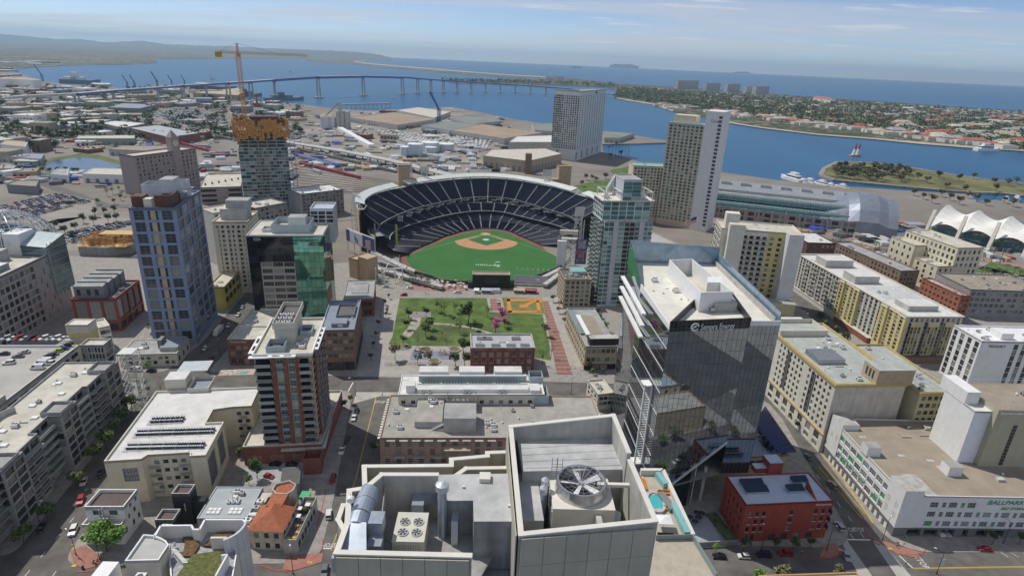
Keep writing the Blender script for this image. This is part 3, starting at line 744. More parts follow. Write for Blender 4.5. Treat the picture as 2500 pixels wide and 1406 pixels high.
kerb([(774,1285),(786,1240),(796,1195)]);kerb([(636,1379),(670,1392),(700,1395),(745,1382),(772,1358),(787,1340),(789,1315)]);kerb([(186,1395),(205,1396),(240,1390),(268,1380)])
kerb([(2000,1141),(2050,1200),(2104,1266)],mYel);kerb([(2009,1112),(2060,1170),(2131,1277)],mYel,.4)
mPlaza=M('plaza paving',(.36,.335,.30),.9,.07,.2)
sheet('plaza',P((905,730),(1370,726),(1430,905),(870,920)),.162,mPlaza)
lawn=[(958,822),(976,728),(1188,728),(1195,762),(1228,764),(1324,768),(1340,835),(1345,880),(1150,850),(948,842)]
sheet('lawn',P(*lawn),.20,mGrass);
sheet('lawn',P((1000,842),(1010,812),(1060,792),(1150,800),(1195,815),(1200,845),(1150,850)),.204,M('worn lawn',(.085,.13,.033),.95,.25,.08))
mPath=M('park path',(.36,.32,.26),.9,.08,.3)
def ribbon(pp,w,z,m,name='path',kind='structure'):
 q=[Vector(G(*p))for p in pp];mb=MB()
 for a,b in zip(q,q[1:]):
  d=(b-a).normalized()*.25;mb.poly([(x,y,z)for x,y in strip(a-d,b+d,w)])
 tag(mb.build(name,m),kind=kind)
ribbon([(992,818),(1016,793),(1055,790),(1100,793),(1150,800),(1200,815)],2.2,.210,mPath);ribbon([(990,822),(1012,795),(1018,776)],5.5,.214,mPath)
sheet('path',P((1003,762),(1052,762),(1052,775),(1000,775)),.218,M('mauve paving',(.27,.22,.24),.9,.08,.5))
sheet('plaza',P((946,845),(1150,846),(1150,890),(940,890)),.222,mPlaza)
sheet('play_surface',P((1006,858),(1118,858),(1124,878),(1000,880)),.228,M('blue play surface',(.20,.23,.30),.9,.06,.4))
mRed2=M('pale red brick bands',(.30,.17,.14),.9,.08,1.);mRed3=M('dark red brick bands',(.23,.115,.095),.9,.08,1.)
mb=MB()
def bands(p0,p1,q0,q1,n,z):
 a0,a1,b0,b1=(Vector(G(*p))for p in(p0,p1,q0,q1));mb=MB()
 for i in range(n):
  t,u=i/n,(i+1)/n;mb.poly([(*(a0+(a1-a0)*t),z),(*(b0+(b1-b0)*t),z),(*(b0+(b1-b0)*u),z),(*(a0+(a1-a0)*u),z)],i%2)
 tag(mb.build('brick_path',[mRed2,mRed3]),kind='structure')
bands((1324,735),(1360,915),(1338,735),(1398,915),44,.215);bands((1196,729),(1198,760),(1214,729),(1219,760),9,.226)
sheet('practice_field',P((1225,727),(1321,729),(1330,766),(1232,766)),.232,M('practice turf',(.16,.17,.05),.95,.12,.2))
mOr=M('orange clay',(.55,.22,.05),.95,.06,.3)
for pp in([(1237,731),(1300,730),(1300,735),(1237,736)],[(1237,731),(1245,731),(1250,764),(1240,764)],[(1240,759),(1318,760),(1318,764),(1240,764)],[(1308,735),(1316,735),(1321,762),(1312,762)],[(1298,730),(1322,730),(1322,739),(1306,738)],[(1275,745),(1301,735),(1306,738),(1285,748)]):sheet('clay_strip',P(*pp),.238,mOr)
c=Vector(G(1279,748));sheet('clay_mound',[(c.x+3.2*math.cos(t*.4),c.y+2.6*math.sin(t*.4))for t in range(16)],.242,mOr)
def fence(pp,h,label,m,group=None):
 q=[Vector(G(*p))for p in pp];o=empty('fence',label,'fence',(q[0].x,q[0].y,.15),0,group);mb,mr=MB(),MB()
 for a,b in zip(q,q[1:]):
  n=max(1,int((b-a).length/2.5))
  for i in range(n+1):
   p=a+(b-a)*(i/n)-q[0];mb.tube((p.x,p.y,0),(p.x,p.y,h),.06,0,5)
  a,b=a-q[0],b-q[0]
  for z in(h,h*.5,.1):mr.tube((a.x,a.y,z),(b.x,b.y,z),.05,0,4)
 mb.build('posts',m,o);mr.build('rails',m,o);return o
fence([(1226,728),(1233,768),(1331,769),(1322,729)],1.6,'low yellow topped fence around the orange clay practice diamond',mYel)
fence([(940,893),(1000,890),(1040,891)],1.5,'dark railing along the street side of the playground',mDark)
fence([(1392,900),(1430,905),(1480,908)],1.6,'dark railing by the brick path near the street',mDark)
# ----- the ballpark
Q0=Vector(G(1186,586))
def edge(z,pp):
 out=[]
 for p in pp:
  v=Vector(G(*p,z))-Q0;t=math.degrees(math.atan2(v.y,v.x))
  if t<-100:t+=360
  out.append((t,v.length))
 out.sort();return out
def er(e,t):
 if t<=e[0][0]:return e[0][1]
 for(a,r),(b,q)in zip(e,e[1:]):
  if t<=b:
   k=(t-a)/max(1e-6,b-a);return r+(q-r)*k
 return e[-1][1]
def smooth(e,k=2):
 out=[]
 for t in range(int(e[0][0]),int(e[-1][0])+1,3):
  w=[(er(e,t+d))for d in(-9,-5,0,5,9)];out.append((t,sum(w)/5))
 return out
eLF=smooth(edge(.6,[(977,631),(1029,605),(1063,591),(1105,573),(1141,563),(1188,557),(1238,563),(1268,577),(1301,591),(1335,607),(1359,619),(1392,634)]))
eLB=smooth(edge(5,[(922,604),(977,587),(1029,567),(1075,551),(1127,540),(1168,537),(1200,539),(1248,545.5),(1291,557),(1339,571),(1359,579),(1400,595)]))
eCF=smooth(edge(11,[(950,592),(959,568),(999,552),(1037,540),(1061,534),(1099,525),(1141,518),(1187,515.6),(1224,517.6),(1266,529),(1315,540.5),(1331,544),(1383,561),(1420,577)]))
eCB=smooth(edge(16.5,[(918,566),(973,531.5),(1015,519),(1041,511.6),(1077,505),(1128,498),(1188,495),(1224,497),(1248,501),(1301,510),(1339,520),(1375,532),(1420,550)]))
eUF=smooth(edge(20,[(915,562),(947,541),(987,522),(1043,505),(1093,494),(1148,485),(1198,482),(1230,485),(1262,492),(1300,503),(1331,513),(1375,525.5),(1410,541)]))
eUB=smooth(edge(34,[(880,505),(905,480),(949,466),(985,459),(1015,452),(1055,446),(1109,440),(1168,436.5),(1228,438),(1290,448),(1339,457),(1370,465),(1393,473),(1451,488)]))
def pol(t,r):a=math.radians(t);return(Q0.x+r*math.cos(a),Q0.y+r*math.sin(a))
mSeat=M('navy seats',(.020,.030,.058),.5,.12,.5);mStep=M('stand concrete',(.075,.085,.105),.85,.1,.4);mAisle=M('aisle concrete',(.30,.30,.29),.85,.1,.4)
mTanB=M('ballpark sandstone',(.46,.34,.22),.85,.06,.4,streak=.08);mCan=M('canopy metal',(.60,.64,.60),.45,.05,.3)
park=empty('ballpark','open ballpark with navy seating tiers curving round a green diamond','stadium',(Q0.x,Q0.y,0))
def L_(x,y,z):return(x-Q0.x,y-Q0.y,z)
def tier(ef,eb,z0,z1,t0,t1,nsec,rows,gap=None,blk=.9):
 for k in range(nsec):
  a,b=t0+(t1-t0)*k/nsec,t0+(t1-t0)*(k+1)/nsec
  if gap and any(g0<(a+b)/2<g1 for g0,g1 in gap):continue
  w=.45/(.5*(er(ef,a)+er(eb,a)))*57.3*1.3
  mb=MB();ts=[a+w+(b-a-2*w)*i/3 for i in range(4)]
  for i in range(rows):
   f0,f1=i/rows,(i+1)/rows;za,zb=z0+(z1-z0)*f0,z0+(z1-z0)*f1
   for u,v in zip(ts,ts[1:]):
    def rr(t,f):return er(ef,t)+(er(eb,t)-er(ef,t))*f
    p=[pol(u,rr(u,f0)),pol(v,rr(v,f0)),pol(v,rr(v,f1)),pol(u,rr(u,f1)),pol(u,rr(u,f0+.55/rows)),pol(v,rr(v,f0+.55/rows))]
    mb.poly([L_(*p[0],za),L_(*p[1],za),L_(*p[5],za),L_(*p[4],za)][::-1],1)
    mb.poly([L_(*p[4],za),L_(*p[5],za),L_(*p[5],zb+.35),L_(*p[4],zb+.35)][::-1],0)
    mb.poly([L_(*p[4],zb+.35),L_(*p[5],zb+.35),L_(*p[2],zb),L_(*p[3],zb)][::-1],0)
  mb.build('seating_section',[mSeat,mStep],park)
  ms=MB();n=rows
  for i in range(n):
   f0,f1=i/n,(i+1)/n;zb=z0+(z1-z0)*f1+.05;za=z0+(z1-z0)*f0+.05
   for s in(-1,1):
    pass
   q=[pol(a+d,er(ef,a)+(er(eb,a)-er(ef,a))*f)for f in(f0,f1)for d in(-w,w)]
   ms.poly([L_(*q[0],zb),L_(*q[1],zb),L_(*q[3],zb),L_(*q[2],zb)][::-1]);ms.poly([L_(*q[0],za-.1),L_(*q[1],za-.1),L_(*q[1],zb),L_(*q[0],zb)])
  ms.build('aisle',mAisle,park)
def fascia(e,t0,t1,z0,z1,m,name,dr=0.,step=3):
 mb=MB();t=t0
 while t<t1:
  u=min(t1,t+step);p,q=pol(t,er(e,t)+dr),pol(u,er(e,u)+dr);mb.poly([L_(*p,z0),L_(*q,z0),L_(*q,z1),L_(*p,z1)]);t=u
 return mb.build(name,m,park)
def deck(e0,e1,t0,t1,z0,z1,m,name,d0=0.,d1=0.,step=3):
 mb=MB();t=t0
 while t<t1:
  u=min(t1,t+step);p=[pol(t,er(e0,t)+d0),pol(u,er(e0,u)+d0),pol(u,er(e1,u)+d1),pol(t,er(e1,t)+d1)]
  mb.poly([L_(*p[0],z0),L_(*p[1],z0),L_(*p[2],z1),L_(*p[3],z1)]);t=u
 return mb.build(name,m,park)
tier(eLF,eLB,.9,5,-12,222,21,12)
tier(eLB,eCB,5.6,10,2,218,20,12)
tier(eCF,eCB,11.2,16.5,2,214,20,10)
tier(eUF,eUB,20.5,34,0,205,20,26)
fascia(eLF,-14,224,-.1,1.3,M('padded navy wall',(.03,.04,.075),.6,.08,.5),'field_wall',-.3)
fascia(eLF,55,128,.25,1.25,M('backstop panels',(.13,.15,.36),.6,.1,.8),'backstop',-.8)
fascia(eCF,2,214,10.2,11.6,mStep,'club_fascia',-.2);deck(eCF,eCF,2,214,11.6,11.65,mSteelW,'club_rail',-.45,.0)
fascia(eUF,0,206,19.3,21.2,mStep,'upper_fascia',-.2);deck(eUF,eUF,0,206,21.2,21.25,mSteelW,'upper_rail',-.35,-.05)
deck(eCF,eCB,2,214,10.1,15.,mConcD,'club_soffit');deck(eUF,eUB,0,206,19.2,31.5,mConcD,'upper_soffit')
deck(eCB,eCB,2,216,16.4,16.4,mConcD,'concourse',-.1,9);fascia(eCB,2,216,16.4,21,M('press level glass',(.03,.034,.04),.2,.2,.4),'press_level',7)
deck(eLB,eLB,-10,220,5.2,5.2,mConcD,'walkway',-.3,1.2)
fascia(eUB,0,206,0,34,mTanB,'outer_wall',4);deck(eUB,eUB,0,206,34.1,34.1,mConc,'top_walk',-.2,4)
for k in range(14):
 a=16+k*13;r0=er(eUF,a);mb=MB()
 for da,db,z in((0,4.6,19.4),(5.0,8.2,18.2)):
  p=[pol(a+da,r0-4.2),pol(a+db,r0-4.2),pol(a+db,r0-.6),pol(a+da,r0-.6)];mb.prism([L_(*q,0)[:2]for q in p],z-.8,z,0,1)
  mb.ring([L_(*q,0)[:2]for q in p],.25,z,z+.7,2)
 mb.build('box_seats',[mStep,mSeat,mAisle],park)
for a,b in((156,203),(33,148),(2,25)):
 mb=MB();t=a
 while t<b:
  u=min(b,t+3);q=[pol(s,er(eUB,s)+d)for d in(-2.5,5)for s in(t,u)]
  mb.poly([L_(*q[0],37),L_(*q[1],37),L_(*q[3],39.2),L_(*q[2],39.2)]);mb.poly([L_(*q[0],36.2),L_(*q[1],36.2),L_(*q[1],37),L_(*q[0],37)]);mb.poly([L_(*q[2],38.2),L_(*q[3],38.2),L_(*q[3],39.2),L_(*q[2],39.2)])
  mb.poly([L_(*q[0],36.2),L_(*q[2],38.2),L_(*q[3],38.2),L_(*q[1],36.2)]);t=u
 mb.build('canopy',mCan,park)
for k in range(21):
 t=205*k/20;mb=MB();r0=er(eUB,t)
 mb.tube(L_(*pol(t,r0-.5),34),L_(*pol(t,r0-3),37),.35,0,5);mb.tube(L_(*pol(t,r0+3),30),L_(*pol(t,r0+3),38.5),.35,0,5);mb.tube(L_(*pol(t,r0-.5),34),L_(*pol(t,r0+3),38),.25,0,5)
 mb.tube(L_(*pol(t,er(eUF,t)+1),20),L_(*pol(t,er(eCB,t)+3),12),.3,0,5);mb.tube(L_(*pol(t,er(eCB,t)+3),0),L_(*pol(t,er(eCB,t)+3),22),.5,0,6)
 mb.build('bracket',mSteelW,park)
def fsheet(name,pts,z,m):return sheet(name,pts,z,m)
wall_pp=[(974,626),(976,640),(985,655),(1000,666),(1055,681),(1075,690),(1118,694),(1143,694),(1152,692),(1246,693),(1300,683),(1330,672),(1372,655),(1392,634)]
front=[pol(t,er(eLF,t)-.6)for t in range(-14,222,4)]
outl=front+P(*wall_pp[:-1])
fsheet('warning_track',outl,.210,mTrack)
FG=P((988,630),(1003,652),(1063,678),(1100,684),(1155,686),(1246,686),(1300,676),(1340,662),(1367,648),(1372,634))
g2=[pol(t,er(eLF,t)-5.5)for t in range(-8,216,4)]
fsheet('outfield_grass',g2+[p for p in FG],.225,mGrassF)
home=Vector(G(1185.6,572));e1=(Vector(G(1188,601.5))-home).normalized();e2=Vector((e1.y,-e1.x))
def fld(a,b):v=home+e1*a+e2*b;return(v.x,v.y)
arc=[fld(19+29*math.cos(D2R(t)),29*math.sin(D2R(t)))for t in range(-72,73,8)]
fsheet('infield_dirt',[fld(-1,0)]+[fld(19+29*math.cos(D2R(t))if abs(t)<71 else 24,29*math.sin(D2R(t)))for t in range(-72,73,8)][::1],.240,mDirt)
fsheet('infield_grass',[fld(0.5,0)]+[fld(19.0-3.0,-17),fld(19.,-16.4),fld(21.5,-14.5),fld(35,-1.5),fld(35.5,0),fld(35,1.5),fld(21.5,14.5),fld(19.,16.4),fld(16,17)],.255,mGrassF)
for sg in(1,-1):
 fsheet('base_path',[fld(2,0),fld(2.8,sg*.9),fld(20.5,sg*19.2),fld(21.5,sg*17.2)],.262,mDirt)
 line(fld(0,0),fld(72,sg*72),.18,mWht,.285)
def disc(c,r,z,m,name):fsheet(name,[(c[0]+r*math.cos(t*.35),c[1]+r*math.sin(t*.35))for t in range(18)],z,m)
disc(fld(0,0),4.6,.270,mDirt,'home_circle');disc(fld(0,0),1.7,.29,M('home cover',(.5,.45,.38),.8,.05,1),'home_plate_cover')
mb=MB();c=fld(18.4,0);mb.cyl(c[0],c[1],.255,.55,3.0,0,20,r2=2.2);tag(mb.build('mound_tarpaulin',M('pale blue tarpaulin',(.45,.55,.60),.5,.05,1)),'round pale blue tarpaulin over the pitcher mound','tarpaulin')
o=text('Sycuan',7.0,M('painted grass logo',(.50,.56,.50),.9,.05,1),None,(G(1221,648)[0],G(1221,648)[1],.30),math.pi,flat=True,depth=.003,name='field_lettering');o['kind']='structure'
mb=MB();cx_,cy_=G(1219,650)
for k in range(14):
 t0,t1=1.2+k*.3,1.5+k*.3;r0=3.2
 mb.poly([(cx_-1+r0*math.cos(t),cy_+5+r0*1.6*math.sin(t)*s,.30)for t,s in((t0,1),(t1,1),(t1,.72),(t0,.72))])
tag(mb.build('field_logo',M('painted grass logo',(.5,.56,.5))),kind='structure')
def onpark(name,label,cat,px,z=0):x,y=G(*px,0);return empty(name,label,cat,(x,y,z))
for pts,base,tt,lab in((((972,403),(1000,403)),(990,500),53,'sandstone stair tower at the left break in the ballpark canopy'),(((1366,406),(1396,406)),(1376,512),53,'sandstone stair tower at the right break in the ballpark canopy')):
 A,B=Vector(G(*pts[0],tt)),Vector(G(*pts[1],tt));s=Bld('stair_tower',lab,'tower',pts[0],pts[1],h=tt,D=9,wall=mTanB)
 for w in('front','left','right','back'):s.face(w)
 s.roof(par=.8,m=mTanB);left='left break' in lab;x0=s.W if left else-6
 s.block(x0+.01,.8,12,x0+6,6,40,mTanB,name='side_wing')
 for k in range(4):s.block((s.W+.2 if left else-6.5),-4.5,15+k*4.2,(s.W+7 if left else-.2),.6,16.4+k*4.2,mConcD,name='landing')
 s.done()
def light_tower(label,feet,top,w,h,tilt=0.3,yaw=0.,z0=0,legs=4,bank=True,group='floodlight towers of the ballpark'):
 x,y=feet;o=empty('floodlight_tower',label,'floodlight',(x,y,z0),yaw,group);mb=MB();H=top-z0
 ft=[(-w/2,-w*.3),(w/2,-w*.3),(w/2,w*.3),(-w/2,w*.3)];tp=[(a*.8,b*.8)for a,b in ft]
 for(a,b),(c,d)in zip(ft,tp):mb.tube((a,b,0),(c,d,H),.28,0,5)
 n=max(2,int(H/6))
 for k in range(n):
  for i in range(4):
   j=(i+1)%4;f0,f1=k/n,(k+1)/n
   p=[ft[i][q]+(tp[i][q]-ft[i][q])*f0 for q in(0,1)];r=[ft[j][q]+(tp[j][q]-ft[j][q])*f1 for q in(0,1)];e=[ft[j][q]+(tp[j][q]-ft[j][q])*f0 for q in(0,1)]
   mb.tube((*p,H*f0),(*r,H*f1),.12,0,4);mb.tube((*p,H*f0),(*e,H*f0),.12,0,4)
 mb.build('mast',mSteelW,o);bk=MB();lm=MB()
 for i in range(8):bk.box(-w*.75,-.15+tilt*i*.5,H+i*h/8,w*.75,.1+tilt*i*.5,H+i*h/8+.25);
 for i in range(7):bk.tube((-w*.7+i*w*.233,0,H),(-w*.7+i*w*.233,tilt*4,H+h),.08,0,4)
 for i in range(7):
  for k in range(9):lm.box(-w*.72+k*w*.165,-.5+tilt*i*.5,H+i*h/8+.3,-w*.72+k*w*.165+w*.11,-.1+tilt*i*.5,H+i*h/8+.95)
 bk.build('lamp_rack',mSteelW,o);l=lm.build('lamps',M('floodlight glass',(.5,.54,.56),.2,.1,1),o);l['kind']='stuff';return o
light_tower('tall white lattice floodlight tower left of the sloping stand with its rack tipped',G(872,592,0),30,7,12,.55,-.6)
light_tower('white floodlight frame on the canopy just right of the left stair tower',G(1036,437,37),43,6,7,.2,0.,37)
light_tower('white floodlight frame on the canopy just left of the right stair tower',G(1335,446,37),43,6,7,.2,0.,37)
light_tower('white lattice floodlight tower standing before the right field stands',G(1408,598,0),26,6,9,-.4,.3)
light_tower('slim floodlight rack beside the left stair tower',G(1004,440,36),44,3,9,.2,1.2,36);light_tower('slim floodlight rack beside the right stair tower',G(1362,444,36),44,3,9,.2,1.2,36)
x,y=G(968,620);z=zat((x,y),966.5,548);mb=MB();mb.tube((0,0,0),(0,0,z),.38,0,6);mb.box(.38,-.05,z*.3,1.3,.05,z*.98)
o=mb.build('foul_pole',M('foul pole yellow',(.45,.42,.05),.5,.05,1));o.location=(x,y,0);tag(o,'tall yellow foul pole at the left corner of the outfield','foul pole')
a,b=Vector(G(846,586,10)),Vector(G(914,613,10));d=(b-a);L=d.length;rz=math.atan2(d.y,d.x)
sg=empty('outfield_sign','long sign board with SD letters above the left field steelwork','sign',(a.x,a.y,10),rz);mNavy=M('sign navy',(.04,.06,.16),.5,.06,.5)
hS=9.0
for x0,x1,m in((0,L*.12,mNavy),(L*.13,L*.58,M('sign white',(.55,.56,.60),.5,.04,.4)),(L*.6,L*.99,mNavy)):
 mb=MB();mb.box(x0,0,0,x1,.5,hS);mb.build('panel',m,sg)
for i in range(5):mb=MB();mb.box(L*i/4.1,.5,-9,L*i/4.1+.5,1.1,hS+1);mb.build('post',mSteelW,sg)
mb=MB();mb.box(0,.45,hS,L,1.4,hS+.6);mb.box(0,.45,-.8,L,1.4,-.02);mb.build('truss',mSteelW,sg)
text('S',5.2,mNavy,sg,(L*.30,-.12,3.0),0,depth=.1,name='letter');text('D',5.2,mNavy,sg,(L*.335,-.22,1.4),0,depth=.1,name='letter')
mb=MB();mb.prism([(L*.70,-.06),(L*.88,-.06),(L*.88,-.01),(L*.70,-.01)],.3,[6.2,7.4,7.4,6.2]);mb.build('poster_figure',M('faded poster',(.38,.26,.30),.6,.25,.5),sg)
lf=empty('steel_ramp','white steel ramps and bracing beside the sandstone block at left field','steelwork',(*G(940,690),0));ox,oy=G(940,690);mb=MB()
def P3(px,py,z):x,y=G(px,py,z);return(x-ox,y-oy,z)
for(p,q,r_)in(((905,616,9),(990,655,3),.8),((915,625,7),(1010,668,1.5),.6),((898,660,6),(985,655,6),.7),((985,655,6),(1012,664,3),.7)):mb.tube(P3(*p),P3(*q),r_,0,4)
for x,y in((918,690),(934,690),(965,693),(983,693),(940,700)):
 bx,by=G(x,y);mb.tube((bx-ox,by-oy,0),(bx-ox,by-oy,11),.4,0,5)
for a,b in(((918,690,0),(934,668,6)),((934,690,0),(918,664,6)),((965,693,0),(983,664,6)),((983,693,0),(965,660,6)),((934,690,3),(965,693,3)),((918,640,9),(934,672,5)),((950,640,7),(934,670,5)),((965,680,3),(983,680,3))):mb.tube(P3(*a),P3(*b),.28,0,4)
mb.build('bracing',mSteelW,lf);mb=MB()
for i in range(5):mb.poly([P3(912+i*20,622+i*9,7.6-i),P3(930+i*20,630+i*9,6.8-i),P3(934+i*20,622+i*9,6.8-i),P3(916+i*20,614+i*9,7.6-i)])
mb.build('ramp_deck',mConc,lf)
s=Bld('sandstone_block','stepped windowless sandstone block below the SD sign','building',(851,628),(871,634),h=15,D=13,wall=mTanB)
for w in('front','right','left','back'):s.face(w)
s.roof(par=.8,m=mTanB);s.block(s.W-.3,1.5,0,s.W+9,11,17,mTanB,name='taller_wing');s.done()
s=Bld('video_board','dark green batter eye block with a black screen facing the park','scoreboard',(1154,670),(1246,671),h=10.5,D=7,wall=M('ivy green wall',(.018,.032,.014),.9,.25,1.2))
for w in('front','right','left','back'):s.face(w)
s.roof(par=.5,t=.5,m=mRoofT,cap=mTan);mb=MB();mb.box(s.W*.31,-.25,2.6,s.W*.69,0,9.3,0);mb.build('screen',M('dark screen',(.012,.013,.016),.25,.1,.3),s.root)
s.block(-3.2,.5,0,-.05,6,4.2,mDark,name='side_wing');s.block(s.W+.05,.5,0,s.W+3,6,4.2,mDark,name='side_wing');s.block(s.W*.3,-9,0,s.W*.72,-5,2.6,mMetalL,name='stage_roof');s.done()
a=Vector(G(1357,655));zt=24
sb=empty('scoreboard','tall white scoreboard with a truss and a hanging player poster beside the teal tower','scoreboard',(a.x,a.y,0),-.05)
mb=MB();mb.box(0,0,1,6.6,3.2,22,0);mb.box(6.0,1.5,3,14,16,20,1)if 0 else None;mb.build('white_pylon',M('scoreboard white',(.62,.65,.66),.5,.04,.4),sb)
mb=MB()
for k in range(6):
 z=1+k*3.8
 for yy in(2.5,8):mb.tube((6.6,yy,z),(15,yy+2,z),.22,0,4);mb.tube((6.6,yy,z),(15,yy+2,z+3.8 if k<5 else z),.2,0,4);mb.tube((15,yy+2,z),(6.6,yy,z+3.6 if k<5 else z),.16,0,4)
for x,yy in((6.8,2.5),(6.8,8),(11,4),(15,5),(15,10)):mb.tube((x,yy,0),(x,yy,24),.3,0,5)
mb.build('truss',mSteelW,sb)
mb=MB();mb.box(3,3.2,22.2,15.5,11,23.2);mb.box(1.5,9,25,15.5,12,28);mb.build('catwalk',M('pale beam',(.5,.47,.40),.7,.08,.5),sb)
pb=empty('poster','dark poster with a batter figure and red bar hung beside the scoreboard','poster',(*G(1403,645,4),4),.10)
for z0,z1,x0,x1,m in((0,20,0,8.6,mNavy),(12.5,19.2,1.2,7.4,M('poster grey',(.25,.25,.28),.6,.35,.35)),(9.3,11.4,.3,4.6,M('poster red',(.40,.04,.06),.6,.1,.5)),(5.2,8.0,2.4,4.2,M('poster orange',(.5,.16,.09),.6,.1,.5)),(5.4,8.2,4.8,6.6,M('poster orange',(.5,.16,.09))),(1.6,4,1,2.6,M('poster grey',(.25,.25,.28))),(1.8,4.2,3.3,4.9,M('poster grey',(.25,.25,.28))),(2.,4.4,5.6,7.2,M('poster grey',(.25,.25,.28)))):
 mb=MB();k=-.05 if m is not mNavy else 0;mb.box(x0,k,z0,x1,.35 if not k else 0,z1);mb.build('poster_panel',m,pb)
text('2016',1.6,mWht,pb,(4.9,-.08,9.5),0,depth=.03)
mb=MB()
for k in range(8):
 for q in range(2):mb.box(.6+k*.95,-.1,8.6+q*0,1.05+k*.95,0,9.0)
mb.build('bulb_row',mWht,pb)
rf=empty('terrace','grey steel seating terraces with flags right of the dark screen','seating',(*G(1255,700),0));ox,oy=G(1255,700);mb=MB();ms=MB();fl=MB()
for i in range(6):mb.box(0,10-i*1.7,0,24,11.7-i*1.7,4.4-i*.6)
for i in range(14):
 for k in range(5):ms.box(.3+i*1.7,10.4-k*1.7,4.4-k*.6,1.5+i*1.7,11.-k*1.7,5.1-k*.6)
mb.build('steps',mConcD,rf);ms.build('seats',mMetal,rf)['kind']='stuff'
for i in range(7):fl.tube((1+i*3.8,13,0),(1+i*3.8,13,10),.09,0,4)
fl.build('flagpoles',mSteelW,rf);mb=MB()
for i in range(7):mb.poly([(1.1+i*3.8,13,10),(2.4+i*3.8,13.3,9.6),(2.3+i*3.8,13.2,8.4),(1.1+i*3.8,13,8.8)])
mb.build('flags',mWhite,rf)
sheet('paving',P((1012,686),(1142,692),(1140,712),(1000,710)),.21,M('rose paving',(.33,.19,.16),.9,.08,.5))
mTable=M('parasol white',(.62,.58,.54),.8,.08,1)
for i in range(26):
 px,py=R.uniform(1055,1138),R.uniform(690,708);x,y=G(px,py);mb=MB();mb.tube((0,0,.2),(0,0,2.1),.05,0,4);mb.cyl(0,0,2.0,2.5,1.1,0,8,r2=.05)
 o=mb.build('parasol',mTable);o.location=(x,y,0);tag(o,'small pale parasol on the rose paved deck left of the dark screen','parasol','parasols on the rose paved deck')
x,y=G(1053,707);mb=MB();mb.box(0,0,.2,9,2.5,2.2)
for i in range(9):mb.box(.3+i,-.05,.6,.9+i,0,1.7,1)
o=mb.build('food_stand',[mTan,mDark]);o.location=(x,y,0);tag(o,'low tan food stand with dark serving hatches on the rose paved deck','kiosk')
for px,w,m,lab in((1188,7,mMetalL,'silver roofed concession shed in front of the dark screen'),(1163,3,mWhite,'small white ticket booth left of the concession shed'),(1267,7,mTan,'tan striped concession stand right of the screen'),(1296,8,mRedP,'red concession stand near the practice diamond')):
 x,y=G(px,717);mb=MB();mb.box(-w/2,0,.15,w/2,3,2.4,0);mb.prism([(-w/2-.3,-.8),(w/2+.3,-.8),(w/2+.3,3.2),(-w/2-.3,3.2)],2.4,[2.5,2.5,3,3],1);mb.box(-w/2+.4,-.04,1.0,w/2-.4,0,2.0,2)
 o=empty('concession_stand',lab,'kiosk',(x,y,0));mb.build('hut',[m if m is not mMetalL else mConc,m,mDark],o)
 if m is mRedP:mb=MB();mb.box(-2.8,-.86,2.5,2.8,-.82,3.1);mb.build('sign_board',mWhite,o)
mb=MB();q=P(*wall_pp)
for a,b in zip(q,q[1:]):mb.prism(strip(a,b,.5),.0,2.6)
tag(mb.build('outfield_wall',M('outfield wall navy',(.05,.06,.075),.7,.1,.4)),'dark padded wall along the outfield edge','wall')
mb=MB()
for a,b in(((1370,655),(1310,685)),((1365,668),(1330,695)),((920,655),(1080,700))):
 p,r_=Vector(G(*a,3)),Vector(G(*b,3));mb.prism(strip(p,r_,3.5),1.5,3.4)
tag(mb.build('bleacher',mConc),'grey bleacher decks stepping along the outfield edge','seating')
# ----- buildings left of the park
def HZ(bx,by,tx,ty,z=0.):return zat(G(bx,by,z),tx,ty)
b=Bld('apartment_tower','tall tower with a blue grid frame and rusty screens on its roof','apartment tower',(312.5,507),(427,507),(504,465),h=75,wall=mBlueP)
b.face('front',even(b.W,3,4.7,.9),floors(3,74,12,4.7),'blue',depth=.5);b.face('right',even(b.D,4,7.6,.8),floors(3,74,12,4.7),'blue',depth=.5);b.face('left');b.face('back')
for c,d in floors(3,74,12,4.7):b.block(b.W/2-1.15,.12,c,b.W/2+1.15,.4,d,mTan,name='tan_panel')
b.roof(par=1.2,m=mRoofG,t=.6);mRust=M('rusty screen',(.13,.06,.04),.8,.2,1)
for x0,y0,x1,y1,h in((1.2,2,6.5,9,6),(11.5,2,19,3,6.5),(18.4,3,19,14,6.5),(11,14,19.5,14.6,5)):
 mb=MB();mb.box(x0,y0,74,x1,y1,74+h,0)
 for x in range(int((x1-x0)/1.2)+1):mb.box(x0+x*1.2,y0-.12,73.8,x0+x*1.2+.15,y0,74+h+.6,0)
 mb.build('rust_screen',mRust,b.root)
b.block(6.8,1,74,10.4,5,79,mCream2,name='stair_head');b.open_box(1,16,74,10,26,83,mMetalL,name='louvre_screen');b.block(10.5,14,74,17,24,86,mMetalL,mRoofG,name='lift_housing');b.open_box(12,26,74,19,33,83,mMetalL,name='louvre_screen');b.block(17.2,18,78,20.5,34,78.4,mMetal,name='canopy')
b.done()
h=HZ(299,809,281,729)
b=Bld('loft_building','low lofts with a red frame below grey sawtooth upper storeys','apartment building',(172,730),(281,729),(350,683),h=h,wall=mRedP)
b.face('front',even(b.W,3,b.W/3-1.6,.6),[(1,5.2),(6.6,h-1.6)],'grid',depth=.7);b.face('right',even(b.D,4,b.D/4-1.5,.6),[(1,5.2),(6.6,h-1.6)],'grid',depth=.7);b.face('left');b.face('back');b.roof(par=1.0,m=mRoofD)
